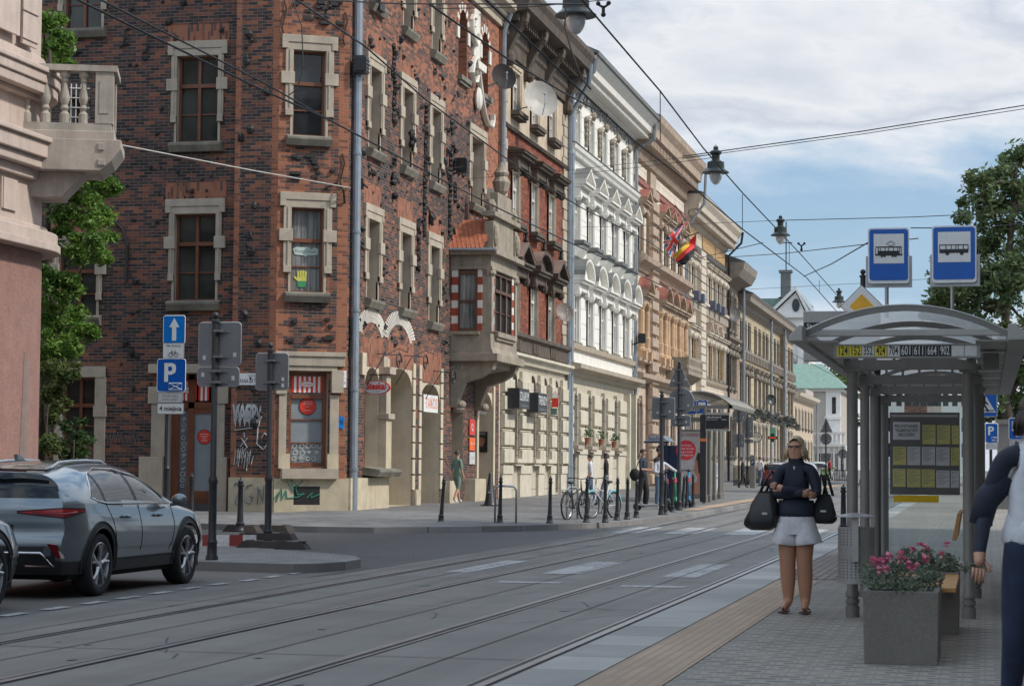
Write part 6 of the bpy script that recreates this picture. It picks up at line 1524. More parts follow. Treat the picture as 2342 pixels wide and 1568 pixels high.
def planter(x0,x1,y0,y1,z1,label):
 b=thing('planter',label,'planter',((x0+x1)/2,(y0+y1)/2,.126),'concrete planters by the shelter');q=MB();t=.045;z0=.128
 q.mesh([(x0+.01,y0+.01,z0),(x1-.01,y0+.01,z0),(x1-.01,y1-.01,z0),(x0+.01,y1-.01,z0),(x0,y0,z1),(x1,y0,z1),(x1,y1,z1),(x0,y1,z1),(x0+t,y0+t,z1),(x1-t,y0+t,z1),(x1-t,y1-t,z1),(x0+t,y1-t,z1),(x0+t,y0+t,z1-.06),(x1-t,y0+t,z1-.06),(x1-t,y1-t,z1-.06),(x0+t,y1-t,z1-.06)],[(0,1,5,4),(1,2,6,5),(2,3,7,6),(3,0,4,7),(4,5,9,8),(5,6,10,9),(6,7,11,10),(7,4,8,11),(8,9,13,12),(9,10,14,13),(10,11,15,14),(11,8,12,15)])
 q.build('trough',M_planter,b,bevel=.008);q=MB();q.face([(x0+t,y0+t,z1-.05),(x1-t,y0+t,z1-.05),(x1-t,y1-t,z1-.05),(x0+t,y1-t,z1-.05)]);q.build('soil',M_soil,b)
planter(-.83,-.315,15.08,15.9,.625,'large pebbled concrete planter nearest the viewer, full of pink flowers')
planter(-.74,-.215,17.98,18.8,.625,'concrete planter behind the first one, with pink flowers')
BE=thing('bench','wooden plank bench spanning the two concrete planters','bench',(-.5,17,.126))
for k,x in enumerate((-.66,-.53,-.4,-.27)):
 q=MB();q.box(x-.055,x+.055,15.905,17.975,.575,.61);q.build('seat_plank',M_benchw,BE,bevel=.006)
q=MB()
for y in(16.4,17.5):q.box(-.7,-.24,y-.03,y+.03,.5,.574);q.box(-.5,-.44,y-.03,y+.03,.128,.5)
q.build('bench_leg',M_shel,BE)
BE2=thing('bench','wooden shelter bench of which an upright back board shows behind the rear planter','bench',(-.25,21.5,.126));q=MB();q.prism([(-.31,.80),(-.27,.80),(-.23,1.05),(-.262,1.05)],20.6,22.6,1);q.build('backrest',M_benchw,BE2);q=MB();q.box(-.46,-.36,20.9,22.6,.50,.54);q.build('seat',M_benchw,BE2);q=MB();q.box(-.45,-.4,20.9,20.96,.128,.499);q.box(-.45,-.4,22.2,22.26,.128,.499);q.build('bench_leg',M_shel,BE2)
Yd=41.;b=thing('priority_sign','yellow and white diamond priority road sign on a black post behind the shelter','road sign',(atY(1972,1200,Yd).x,Yd,.126));c=atY(1971,700,Yd);r=.405
T=face_frame(c.x,Yd);post(b,c.x+.02,Yd+.06,.126,c.z+.55,.05)
for rr_,n,mm,nm in((r,.0,M_greyp,'sign_plate'),(r-.02,.012,M_whitep,'white_field'),(r*.56,.016,M_orng,'amber_field')):
 q=MB(T);q.prism([(0,c.z-rr_),(rr_,c.z),(0,c.z+rr_),(-rr_,c.z)],n,n+.012);q.build(nm,mm,b)
Yd=26.9;A=atY(1838,712,Yd);Bq=atY(1960,826,Yd);b=thing('departure_display','grey and black electronic departure display half hidden by the shelter roof','display',(A.x+.9,Yd,.126));q=MB();q.box(A.x,A.x+.92,Yd-.05,Yd+.12,Bq.z,A.z);q.build('housing',M_shel2,b,bevel=.01)
q=MB();q.box(A.x+.002,A.x+.918,Yd-.056,Yd-.051,Bq.z+.13,A.z-.14);q.build('screen',M_bdisp,b);q=MB();T=face_frame(0,Yd);text_mb(q,'Stefana Batorego',lambda a,b_,d:(A.x+.04+a,Yd-.058-d,A.z-.19+b_),.085,align='LEFT');q.build('lettering',M_whitep,b);q=MB();q.box(A.x+.85,A.x+.93,Yd+.13,Yd+.2,.126,A.z);q.build('pole',M_pole,b)
Yp=47.
def blue_sign(x0,x1,y0,y1,Y,kind,label,name):
 A=atY(x0,y0,Y);Bq=atY(x1,y1,Y);xc=(A.x+Bq.x)/2;b=thing(name,label,'road sign',(xc,Y,.13));T=face_frame(xc,Y);W=Bq.x-A.x;z0,z1=Bq.z,A.z
 q=MB();q.tube([(xc-.02,Y+.05,.13),(xc-.02,Y+.05,z1+.1)],.035,8);q.build('pole',M_pole,b)
 o=plate(b,T,rrect(-W/2,W/2,z0,z1,.03),M_bluep,M_whitep)
 if kind=='ped':
  zb=z0+(z1-z0)*.16;zt=z1-.05;q=MB(T);q.prism([(-W*.46,zb),(W*.46,zb),(0,zt)],.02,.026);q.build('white_triangle',M_whitep,o)
  q=MB(T);h=zt-zb;q.ball((.0,.03,zb+h*.72),.035,8);q.tube([(0,.03,zb+h*.62),(-.01,.03,zb+h*.38)],.035,6);q.tube([(-.01,.03,zb+h*.4),(-.09,.03,zb+h*.22),(-.12,.03,zb+h*.08)],.02,5);q.tube([(0,.03,zb+h*.4),(.05,.03,zb+h*.2),(.09,.03,zb+h*.05)],.02,5);q.tube([(-.01,.03,zb+h*.6),(-.08,.03,zb+h*.45)],.014,5);q.tube([(.01,.03,zb+h*.6),(.08,.03,zb+h*.42)],.014,5)
  q.tube([(-.2,.028,zb+h*.1),(.2,.028,zb+h*.1)],.01,4);q.build('pictogram',M_blackp,o)
 else:
  q=MB(T);text_mb(q,'P',LT(-.02,z0+(z1-z0)*.6,.021),(z1-z0)*.62,bold=.008)
  q.tube([(.0,.023,z0+.05),(W*.4,.023,z0+.05),(W*.4,.023,z0+.13),(0,.023,z0+.13),(0,.023,z0+.05),(W*.4,.023,z0+.13)],.006,4);q.build('parking_symbol',M_whitep,o)
  p=plate(b,T,rrect(-W/2,W/2,z0-.16,z0-.015,.02),M_stk)
  if kind=='dis':q=MB(T);q.tube([(.02+.04*math.cos(k*PI/6),.024,z0-.1+.04*math.sin(k*PI/6))for k in range(11)],.007,4);q.tube([(0,.024,z0-.03),(.01,.024,z0-.09),(.06,.024,z0-.1)],.009,4);q.build('pictogram',M_blackp,p)
blue_sign(2222,2280,894,952,Yp,'ped','blue square pedestrian crossing sign right of the shelter','crossing_sign')
blue_sign(2254,2282,968,1012,52,'env','small blue parking sign with an envelope symbol right of the shelter','parking_sign')
blue_sign(2308,2338,956,1004,46,'dis','blue disabled parking sign near the right edge','parking_sign')
A=atY(1917,838,60);Bq=atY(1950,853,60);b=thing('blue_direction_sign','blue sign edge showing under the shelter roof','road sign',(A.x,60,.2));q=MB();q.box(A.x,Bq.x+.3,60,60.03,Bq.z,A.z+.3);q.build('sign_plate',M_bluel,b);q=MB();q.tube([(A.x+.5,60.06,.2),(A.x+.5,60.06,A.z+.2)],.03,6);q.build('pole',M_pole,b)
def wall_sign(name,label,cat,T,P,m,thick=.03,n=.0,rim=None):
 q=MB(T);q.prism(P,n,n+thick,1,0);xs=[p[0]for p in P];zs=[p[1]for p in P]
 c=T(sum(xs)/len(xs),n,sum(zs)/len(zs));b=thing(name,label,cat,c);q.build('sign_plate',m,b)
 if rim:q=MB(T);q.tube([(p[0],n+thick,p[1])for p in P+[P[0]]],.012,5);q.build('rim',rim,b)
 return b
def letters(b,T,items,m,n):
 q=MB(T)
 for(t,u,z,s,w)in items:text_mb(q,t,LT(u,z,n),s,width=w)
 q.build('lettering',m,b)
A=atY(538,853,54);Bq=atY(612,880,54)
s=wall_sign('street_name_sign','white street name plate on the brick wall between the two sign posts','street sign',TP,[(A.x-.05,Bq.z),(Bq.x,Bq.z),(Bq.x,A.z),(A.x-.05,A.z)],M_whitep,.02,.01)
letters(s,TP,[('ULICA',(A.x+Bq.x)/2,A.z-.07,.08,.2),('STEFANA BATOREGO',(A.x+Bq.x)/2-.02,Bq.z+.1,.16,Bq.x-A.x-.02)],M_blackp,.032)
s=wall_sign('street_name_sign','small white street plate right of the corner shop window by the drainpipe','street sign',TC,rrect(1.68,1.9,3.5,3.95,.02),M_whitep,.02,.02)
letters(s,TC,[('10',1.79,3.85,.1,.08),('ULICA',1.79,3.74,.06,.12),('KARMELICKA',1.79,3.62,.1,.19)],mat('navy_letter',(.03,.05,.2)),.042)
s=wall_sign('blue_card','small bright blue card with a dark N under the street plate','card',TC,[(1.7,2.45),(1.84,2.4),(1.86,2.72),(1.72,2.75)],M_bluel,.01,.02);letters(s,TC,[('N',1.78,2.58,.2,.08)],M_blackp,.032)
Yo=57.2;A=atY(828,870,Yo);Bq=atY(893,902,Yo);uc,zc,ru,rz=(A.x+Bq.x)/2,(A.z+Bq.z)/2,(Bq.x-A.x)/2,(A.z-Bq.z)/2
T=lambda u,n,z:(u,Yo-n,z);El=lambda k_:[(uc+ru*k_*math.cos(2*PI*k/30),zc+rz*k_*math.sin(2*PI*k/30))for k in range(30)]
s=wall_sign('hanging_shop_sign','white oval shop sign with a red rim hanging from a wall bracket','shop sign',T,El(1),M_redp,.08,-.04);q=MB(T);q.prism(El(.9),.0401,.046);q.build('white_field',mat('pale_grey_sign',(.55,.57,.6),rough=.4),s)
q=MB(T);text_mb(q,'Steskal',LT(uc,zc+.03,.047),.25,width=ru*1.45,bold=.012,shear=.15);q.build('lettering',M_redp,s)
q=MB(T);text_mb(q,'od 1980',LT(uc,zc-.12,.047),.07,width=.22);q.build('lettering',M_print,s)
q=MB();q.tube([(FX,Yo,zc+rz+.16),(Bq.x,Yo,zc+rz+.16)],.015,5);q.tube([(uc-.15,Yo,zc+rz),(uc-.15,Yo,zc+rz+.16)],.01,4);q.tube([(uc+.15,Yo,zc+rz),(uc+.15,Yo,zc+rz+.16)],.01,4);q.tube([(FX,Yo,zc+rz+.5),(uc,Yo,zc+rz+.16)],.012,4);q.build('bracket',M_iron,s)
s=wall_sign('shop_sign','white panel with orange letters over the second arched entrance','shop sign',T0,[(62.9,3.08),(64.6,3.08),(64.6,3.6),(62.9,3.6)],M_whitep,.04,.02);letters(s,T0,[('·TAKOS',63.75,3.33,.46,1.5)],mat('orange_letter',(.75,.16,.05)),.062)
TBx=lambda X:(lambda u,n,z:(X+n,u,z))
for nm,t,a,b_,z0,z1 in(('left','SOLARIUM',74.0,75.7,3.5,4.2),('right','TRENDY',77.25,78.95,3.45,4.15)):
 s=wall_sign('shop_sign','black box sign reading %s on the cream ground storey'%t,'shop sign',TBx(FX),[(a,z0),(b_,z0),(b_,z1),(a,z1)],mat('charcoal_sign_box',(.03,.034,.04),rough=.4),.55,.05);letters(s,TBx(FX),[(t,(a+b_)/2,(z0+z1)/2+.06,.46,1.5)],M_whitep,.602)
 q=MB(TBx(FX));
 for k in range(9):q.box(a+.25+k*.14,a+.33+k*.14,.6,.602,z0+.06,z0+.14)
 q.build('small_print',M_print,s)
for k,(y0,y1,m,lb,cn)in enumerate(((958,995,M_redp,'red plate','0'),(1000,1030,mat('orange_plate',(.72,.13,.03)),'orange plate',''),(1033,1061,M_stk,'grey notice',''))):
 A=atX(1071,y0,FX);Bq=atX(1083,y1,FX);s=wall_sign('wall_plate','%s on the pillar between the oriel door and the next doorway'%lb,'sign',T0,[(A.y,Bq.z),(Bq.y,Bq.z),(Bq.y,A.z),(A.y,A.z)],m,.03,.02)
 if cn:letters(s,T0,[('Q',(A.y+Bq.y)/2,(A.z+Bq.z)/2,.3,.3)],M_whitep,.052)
 else:letters(s,T0,[('— —',(A.y+Bq.y)/2,A.z-.2,.15,.6),('— — —',(A.y+Bq.y)/2,Bq.z+.25,.12,.6)],M_whitep if k==1 else M_print,.052)
Ye=72.28;T=lambda u,n,z:(u,Ye-n,z);A=atY(1091,987,Ye);Bq=atY(1115,1034,Ye)
s=wall_sign('poster','black framed poster with a large ear in the doorway beside the oriel','poster',T,[(A.x,Bq.z),(Bq.x,Bq.z),(Bq.x,A.z),(A.x,A.z)],M_blackp,.03,.0);letters(s,T,[('CING',(A.x+Bq.x)/2,A.z-.07,.1,.22)],M_stk,.032)
q=MB(T);uc,zc=(A.x+Bq.x)/2-.02,(A.z+Bq.z)/2;q.prism([(uc+.1*math.cos(k*PI/8)+.02*math.sin(k*PI/4),zc+.17*math.sin(k*PI/8))for k in range(16)],.031,.035);q.build('ear_picture',mat('ear_skin_print',(.30,.13,.075)),s)
s=wall_sign('shop_sign','small white sign plate hanging inside the doorway beside the oriel','sign',T,[(A.x+.02,A.z+.62),(A.x+.38,A.z+.58),(A.x+.42,A.z+.95),(A.x+.05,A.z+1.0)],M_whitep,.02,.3);letters(s,T,[('CLARINS',A.x+.22,A.z+.78,.09,.26)],M_print,.322)
Yh=81.;T=lambda u,n,z:(u,Yh-n,z);A=atY(1263,893,Yh);Bq=atY(1277,931,Yh)
s=wall_sign('hanging_shop_sign','narrow red and white pointed sign hanging before the cream ground storey','shop sign',T,[(A.x,Bq.z),(Bq.x,Bq.z),(Bq.x,A.z-.2),((A.x+Bq.x)/2,A.z),(A.x,A.z-.2)],M_redp,.06);q=MB(T);q.prism([(A.x+.01,A.z-.28),(Bq.x-.01,A.z-.28),(Bq.x-.01,A.z-.2),((A.x+Bq.x)/2,A.z-.02),(A.x+.01,A.z-.2)],.061,.066);q.build('white_field',M_whitep,s)
A=atY(1260,933,Yh);Bq=atY(1274,948,Yh);s=wall_sign('hanging_shop_sign','small green sign under the red and white pointed sign','shop sign',T,[(A.x,Bq.z),(Bq.x,Bq.z),(Bq.x,A.z),(A.x,A.z)],mat('dull_green_sign',(.09,.16,.13)),.06)
A=atY(1433,955,101);Bq=atY(1444,972,101);T=lambda u,n,z:(u,101-n,z);s=wall_sign('hanging_shop_sign','small green sign hanging by the door of the white house','shop sign',T,[(A.x,Bq.z),(Bq.x,Bq.z),(Bq.x,A.z),(A.x,A.z)],mat('dull_green_sign',(.09,.16,.13)),.06)
g=ground(1121,1157,.2);b=thing('floor_sign','black pointed cone shaped floor sign outside the doorway by the cream house','sign',g);q=MB();q.lathe([(.3,0),(.3,.04),(.2,.05),(.17,.1),(.05,.95),(.03,.99),(.0,1.0)],g,14);q.build('cone',M_blackp,b,smooth='auto');q=MB(face_frame(g.x,g.y));
for k in range(5):q.box(-.05,.05,.12-k*.015,.125-k*.015,g.z+.4+k*.07,g.z+.43+k*.07)
q.build('small_print',M_stk,b)
def dish(x,y,X,r,m,label,yaw=200):
 c=atX(x,y,X);b=thing('satellite_dish',label,'satellite dish',c);d=Vector((.55,-.78,.3)).normalized();a=d.cross(Vector((0,0,1))).normalized();e=a.cross(d)
 def W(u,v,w):p=c+a*u+e*v+d*w;return(p.x,p.y,p.z)
 q=MB(W);q.mesh([(rr*math.cos(2*PI*k/24),rr*1.08*math.sin(2*PI*k/24),.35*rr*rr/r-.12*r)for rr in(.001,r*.4,r*.75,r)for k in range(24)],[(i*24+k,i*24+(k+1)%24,(i+1)*24+(k+1)%24,(i+1)*24+k)for i in range(3)for k in range(24)]);o=q.build('reflector',m,b,smooth=True,uv=False)
 q=MB(W);q.tube([(0,-r,.1),(0,-r*.5,r*.7),(0,0,r*.8)],.015,5);q.ball((0,0,r*.8),.05,6);q.T=ident;q.tube([tuple(c-d*.1),(c.x-.3,c.y,c.z-.2),(FX,c.y,c.z-.3)],.025,6);q.build('bracket',M_zinc,b,uv=False)
dish(1150,178,-15.9,.44,mat('dark_brown_dish',(.02,.016,.016),rough=.8),'dark brown satellite dish beside the drainpipe of the brick building');dish(1233,230,-15.7,.66,mat('pale_grey_dish',(.42,.40,.37),rough=.6),'large pale satellite dish in front of the red brick house');dish(1290,715,-16.0,.36,mat('brown_grey_dish',(.22,.185,.165),rough=.6),'brownish satellite dish low on the drainpipe of the white house');dish(1676,718,-16.0,.5,mat('dark_grey_dish',(.12,.115,.11),rough=.6),'grey satellite dish on the taupe house');dish(1763,915,-16.0,.42,M_blackp,'small black satellite dish on the ochre row near the garland')
for x,y,X,lb in((1059,378,-16.1,'black ribbed floodlight on the brick facade beside a tall window'),(828,148,-16.2,'black floodlight near the top of the brick corner'),(1469,773,-16.0,'black floodlight between the orange columns of the brown house')):
 c=atX(x,y,X);b=thing('floodlight',lb,'lamp',c);q=MB();q.box(c.x-.18,c.x+.14,c.y-.2,c.y+.2,c.z-.24,c.z+.22);q.box(c.x-.1,c.x+.18,c.y-.22,c.y-.2,c.z-.2,c.z+.18)
 for k in range(4):q.box(c.x-.2,c.x+.16,c.y-.21,c.y+.21,c.z-.2+k*.1,c.z-.17+k*.1)
 q.build('housing',M_blackp,b,bevel=.01);q=MB();q.tube([(c.x-.1,c.y,c.z-.2),(FX,c.y,c.z-.3)],.03,5);q.build('bracket',M_iron,b)
def flag(poly,Y,fn,mats,label,pole):
 P=[atY(x,y,Y)for x,y in poly];nx,ny=26,18;q=MB();V=[]
 for j in range(ny+1):
  for i in range(nx+1):
   u,v=i/nx,j/ny;p=(P[0]*(1-u)+P[1]*u)*(1-v)+(P[3]*(1-u)+P[2]*u)*v
   V.append((p.x+.02*math.sin(u*9),Y+.22*math.sin(u*7+v*3)+.1*math.sin(v*9),p.z+.05*math.sin(u*8+v)))
 k0=nx+1
 for j in range(ny):
  for i in range(nx):q.mesh([V[j*k0+i],V[j*k0+i+1],V[(j+1)*k0+i+1],V[(j+1)*k0+i]],[(0,1,2,3)],fn((i+.5)/nx,(j+.5)/ny))
 b=thing('flag',label,'flag',P[0],'two flags on the brown house');q.build('cloth',mats,b,smooth=True)
 q=MB();a,c=atX(*pole[0],FX+.1),atY(*pole[1],Y);q.tube([tuple(a),tuple(c)],.035,6);q.build('pole',M_iron,b)
def uj(u,v):
 x,y=(u-.5)*2,(v-.5)*2;d=min(abs(x-y),abs(x+y))
 if abs(x)<.12 or abs(y)<.18:return 1
 if abs(x)<.22 or abs(y)<.3:return 2
 if d<.1:return 1
 return 2 if d<.25 else 0
fl=[mat('flag_blue',(.03,.07,.25)),mat('flag_red',(.62,.04,.04)),mat('flag_white',(.55,.55,.55)),mat('flag_black',(.03,.03,.035)),mat('flag_gold',(.65,.45,.04))]
flag([(1558,508),(1515,556),(1535,592),(1564,520)][:4],103,uj,fl,'ragged red white and blue flag hanging from a slanting pole',((1545,470),(1567,503)))
flag([(1556,512),(1500,555),(1518,580),(1553,540)],102.6,uj,fl,'ragged red white and blue flag hanging from a slanting pole',((1545,470),(1567,503)))if False else None
flag([(1592,535),(1538,586),(1552,612),(1585,590)],103.5,lambda u,v:4 if v<.28 and u>.3 else(1 if v<.62 else 3),fl,'black red and gold flag hanging right of the other flag',((1560,545),(1597,532)))
rr=random.Random(9)
for x,y,lb in((1239,1,''),):pass
for k,(x,y)in enumerate(((1343,1012),(1374,1015),(1404,1020))):
 p=atX(x,y,-16.1);b=thing('flower_pot',('potted green plant on the first sill of the white house','pale leaved potted plant on the middle sill of the white house','potted green plant on the right hand sill of the white house')[k],'flower pot',p);q=MB();q.lathe([(.08,-.05),(.12,.2),(.14,.2),(.13,.22)],p,10);q.build('pot',mat('terracotta',(.28,.09,.05)),b);q=MB()
 for i in range(60):
  a=Vector((rr.gauss(0,.1),rr.gauss(0,.12),rr.uniform(.2,.5)))+p;q.face([tuple(a),(a.x+.06,a.y+rr.uniform(-.06,.06),a.z+.04),(a.x+.03,a.y+rr.uniform(-.06,.06),a.z+.09)])
 q.build('leaves',leafm('pot_leaf%d'%k,(.03,.08,.02),(.08,.16,.05)),b,uv=False)
def px_box(q,x0,x1,y0,y1,Y,dep=.1,m=0):
 A=atY(x0,y0,Y);Bq=atY(x1,y1,Y);q.box(A.x,Bq.x,Y,Y+dep,Bq.z,A.z,m)
 return A,Bq
M_navy=mat('navy_kiosk_metal',(.012,.03,.085),rough=.4)
Yk=73.5;A=atY(1524,1018,Yk);Bq=atY(1549,1145,Yk);b=thing('ticket_machine','navy blue ticket machine under a pale canopy at the far stop','ticket machine',((A.x+Bq.x)/2,Yk,.25));q=MB();q.box(A.x-.3,Bq.x,Yk,Yk+.9,Bq.z,A.z);q.build('cabinet',M_navy,b,bevel=.02);q=MB();T=face_frame(0,Yk);text_mb(q,'KMK',LT((A.x+Bq.x)/2,A.z-.42,.006),.26,width=.3,bold=.008);q.build('lettering',M_whitep,b)
C0=atY(1478,1009,Yk);C1=atY(1535,996,Yk);q=MB();xm=(C0.x+C1.x)/2;q.prism([(C0.x,C0.z),(C1.x,C0.z),(C1.x-.1,C0.z+.06),(xm+.2,C1.z),(xm-.2,C1.z),(C0.x+.1,C0.z+.06)],Yk-.5,Yk+1.2);q.build('canopy',mat('pale_blue_grey_canopy',(.42,.45,.52),rough=.5),b);q=MB();q.box(C0.x,C1.x,Yk-.52,Yk-.5,C0.z-.06,C0.z);q.tube([(C1.x-.12,Yk-.3,.25),(C1.x-.12,Yk-.3,C0.z)],.04,6);q.build('canopy_edge',M_navy,b);q=MB();text_mb(q,'Bilety-Tickets',lambda a,b_,d:(xm+a,Yk-.53-d,C0.z+.09+b_),.16,width=(C1.x-C0.x)*.62);q.build('lettering',M_navy,b)
Ys=74.5;b=thing('bus_shelter','grey metal shelter with an arched roof at the far stop','bus shelter',(-10.4,77,.25));q=MB()
for x,y0,y1,Y in((1612,930,1150,72.),(1622,935,1148,75.),(1634,935,1146,78.),(1646,935,1144,80.5),(1651,925,1142,81.5)):
 p=atY(x,y1,Y);z1=atY(x,y0,Y).z;q=MB();q.lathe([(.1,0),(.1,.25),(.075,.27),(.075,z1-p.z)],p,10);q.build('column',M_shel,b)
q=MB();A=atY(1535,928,73);Bq=atY(1662,928,73);xs=(A.x,Bq.x+.3)
for k in range(9):
 y=72+k*.9;n=10;P=[((xs[0]+xs[1])/2+(xs[1]-xs[0])/2*(-1+2*i/n),y,A.z+.45*(1-(-1+2*i/n)**2))for i in range(n+1)];q.tube(P,.04,4)
q.box(xs[0],xs[1],72,72.1,A.z-.12,A.z);q.box(xs[0]+.3,xs[1]-.3,72.3,72.4,A.z-.55,A.z-.4);q.box(xs[0],xs[0]+.12,72,79,A.z-.1,A.z+.03);q.box(xs[1]-.12,xs[1],72,79,A.z-.1,A.z+.03);q.build('roof_rib',M_shel,b)
q=MB();n=10
for i in range(n):
 f_=lambda t:((xs[0]+xs[1])/2+(xs[1]-xs[0])/2*t,A.z+.46*(1-t*t));a,c=f_(-1+2*i/n),f_(-1+2*(i+1)/n);q.face([(a[0],71.9,a[1]),(c[0],71.9,c[1]),(c[0],79,c[1]),(a[0],79,a[1])])
q.build('roof_sheet',M_poly,b,uv=False)
q=MB();T=face_frame(0,72.2);l0,l1=atY(1556,928,72.2),atY(1600,940,72.2)
for k in range(9):q.box(l0.x+k*(l1.x-l0.x)/9,l0.x+(k+.85)*(l1.x-l0.x)/9,72.2,72.22,l1.z,l0.z)
q.build('line_plate',M_stk,b)
Ya=73.;A=atY(1552,910,Ya);Bq=atY(1606,1140,Ya);zA=atY(1552,1010,Ya).z;b=thing('poster_case','lit poster case with a red circle and a woman in profile at the far stop','advertising case',((A.x+Bq.x)/2,Ya,.25));T=face_frame(0,Ya);z1=atY(1552,995,Ya).z;z1=atY(1580,1003,Ya).z+.25;z0=Bq.z+.15
q=MB(T);q.box(A.x,Bq.x,-.12,0,Bq.z,z1+.06);q.build('frame',M_shel,b);q=MB(T);q.box(A.x+.05,Bq.x-.05,.001,.006,z0,z1);pc=q.build('poster',mat('pale_grey_poster',(.48,.46,.47),rough=.3),b)
W=Bq.x-A.x;H=z1-z0;q=MB(T);text_mb(q,'ROSSMANN',LT(A.x+W*.5,z1-H*.06,.008),.16,width=W*.75);q.build('lettering',mat('dark_red_letter',(.35,.04,.08)),pc)
q=MB(T);q.prism([(A.x+W*.32+.34*math.cos(k*PI/12)*min(1,1),z1-H*.3+.34*math.sin(k*PI/12))for k in range(24)],.007,.01);q.build('red_circle',mat('red_print',(.65,.05,.07)),pc);q=MB(T)
for k,(t,w)in enumerate((('co nowego?',.34),('tusz woda',.5),('łagodnie',.42),('pielęgnuje',.46))):text_mb(q,t,LT(A.x+W*.34,z1-H*.22-k*.11,.011),.1,width=w)
q.build('lettering',M_whitep,pc);q=MB(T);q.prism([(A.x+W*.95,z0),(A.x+W*.95,z0+H*.62),(A.x+W*.8,z0+H*.64),(A.x+W*.7,z0+H*.55),(A.x+W*.69,z0+H*.48),(A.x+W*.64,z0+H*.42),(A.x+W*.68,z0+H*.38),(A.x+W*.7,z0+H*.32),(A.x+W*.8,z0+H*.28),(A.x+W*.78,z0+H*.2),(A.x+W*.4,z0+H*.14),(A.x+W*.3,z0)],.007,.01);q.build('profile_print',mat('skin_print',(.42,.20,.14)),pc);q=MB(T);q.prism([(A.x+W*.95,z0+H*.3),(A.x+W*.95,z0+H*.64),(A.x+W*.82,z0+H*.67),(A.x+W*.74,z0+H*.58),(A.x+W*.82,z0+H*.5),(A.x+W*.84,z0+H*.35)],.0101,.013);q.build('hair_print',mat('dark_hair_print',(.03,.02,.018)),pc)
Yi=74.;A=atY(1601,948,71.5);Bq=atY(1614,1147,71.5);b=thing('departure_display','electronic departure display on a black pillar at the far stop','display',((A.x+Bq.x)/2,71.5,.25));q=MB();q.box(A.x,Bq.x,71.5,71.65,Bq.z,A.z,0);zb=atY(1600,1004,71.5).z;q.box(A.x-.003,Bq.x+.003,71.497,71.65,zb-.07,zb+.03,1);q.build('pole',[M_pole,mat('orange_band',(.75,.2,.04))],b)
A=atY(1614,943,71.4);Bq=atY(1668,985,71.4);q=MB();q.box(A.x,Bq.x,71.4,71.6,Bq.z,A.z);q.build('housing',M_shel2,b);q=MB();q.box(A.x+.01,Bq.x-.01,71.39,71.399,Bq.z+.07,A.z-.08);q.build('screen',M_bdisp,b);q=MB();text_mb(q,'Stefana Batorego 03',lambda a,b_,d:(A.x+.03+a,71.385-d,A.z-.15+b_),.09,width=.48,align='LEFT');text_mb(q,'Linia  Kierunek        Odjazd',lambda a,b_,d:(A.x+.03+a,71.385-d,A.z-.23+b_),.05,width=.65,align='LEFT');q.build('lettering',M_whitep,b);q=MB();text_mb(q,'12:38',lambda a,b_,d:(Bq.x-.1+a,71.385-d,Bq.z+.11+b_),.05,width=.12);q.build('lettering',mat('orange_letter',(.75,.16,.05)),b)
for x0,x1,y0,y1,Y,lb in((1593,1618,916,945,75,'small blue tram stop sign right of the round sign back at the far stop'),(1568,1592,917,946,76,'small blue bus stop sign half hidden behind the round sign back')):
 A=atY(x0,y0,Y);Bq=atY(x1,y1,Y);xc=(A.x+Bq.x)/2;b=thing('stop_sign_board',lb,'road sign',(xc,Y,.25));T=face_frame(0,Y);o=plate(b,T,[(A.x,Bq.z),(Bq.x,Bq.z),(Bq.x,A.z),(A.x,A.z)],M_bluep,M_whitep);w=Bq.x-A.x;h=A.z-Bq.z;q=MB(T);q.box(A.x+w*.17,Bq.x-w*.17,.021,.024,Bq.z+h*.36,A.z-h*.12);q.build('white_field',M_whitep,o);q=MB(T);q.box(xc-w*.27,xc+w*.27,.025,.027,Bq.z+h*.46,Bq.z+h*.54);q.box(xc-w*.25,xc+w*.25,.025,.027,Bq.z+h*.6,Bq.z+h*.63);q.build('pictogram',M_blackp,o);q=MB();q.tube([(xc,Y+.05,.3),(xc,Y+.05,A.z)],.03,6);q.build('pole',M_alu,b)
def far_post(x,yb,yt,plates,label,r=.05):
 g=ground(x,yb,.13);Y=g.y;b=thing('sign_post',label,'road sign',g);post(b,g.x,Y,g.z,atY(x,yt,Y).z,r)
 for(x0,x1,y0,y1,sh)in plates:
  A=atY(x0,y0,Y);Bq=atY(x1,y1,Y);T=face_frame(0,Y);xc,zc,w,h=(A.x+Bq.x)/2,(A.z+Bq.z)/2,(Bq.x-A.x)/2,(A.z-Bq.z)/2
  P=[(xc+w*math.cos(k*PI/14),zc+h*math.sin(k*PI/14))for k in range(28)]if sh=='o' else([(xc-w,Bq.z),(xc+w,Bq.z),(xc+w*.1,A.z),(xc-w*.1,A.z)]if sh=='t' else([(xc,Bq.z),(xc+w,zc),(xc,A.z),(xc-w,zc)]if sh=='d' else rrect(A.x,Bq.x,Bq.z,A.z,.04)))
  sign_back(b,T,A.x,Bq.x,Bq.z,A.z,.06,P,2,((xc-w*.6,zc-h*.5),(xc+w*.5,zc-h*.4)))
far_post(1513,1177,905,[(1491,1542,909,958,'r')],'black post with one square sign back left of the far stop')
far_post(1553,1167,838,[(1528,1578,836,884,'t'),(1529,1586,887,947,'o'),(1534,1578,950,974,'r')],'tall black post with a triangle, a disc and a plate seen from behind')
far_post(1690,1117,928,[(1675,1707,931,966,'o'),(1677,1702,992,1022,'r')],'black post with a disc sign back beside the parking meter')
far_post(1709,1112,950,[(1698,1722,953,1000,'r'),(1702,1722,1004,1012,'r')],'black post with a tall sign back near the optician sign')
far_post(1889,1100,960,[(1876,1904,960,988,'t'),(1876,1902,990,1016,'o'),(1880,1900,1036,1055,'r')],'distant black post with triangle and disc sign backs in the middle of the road end')
far_post(1928,1092,1022,[(1917,1938,1026,1048,'o')],'distant disc sign back beside the shelter columns')
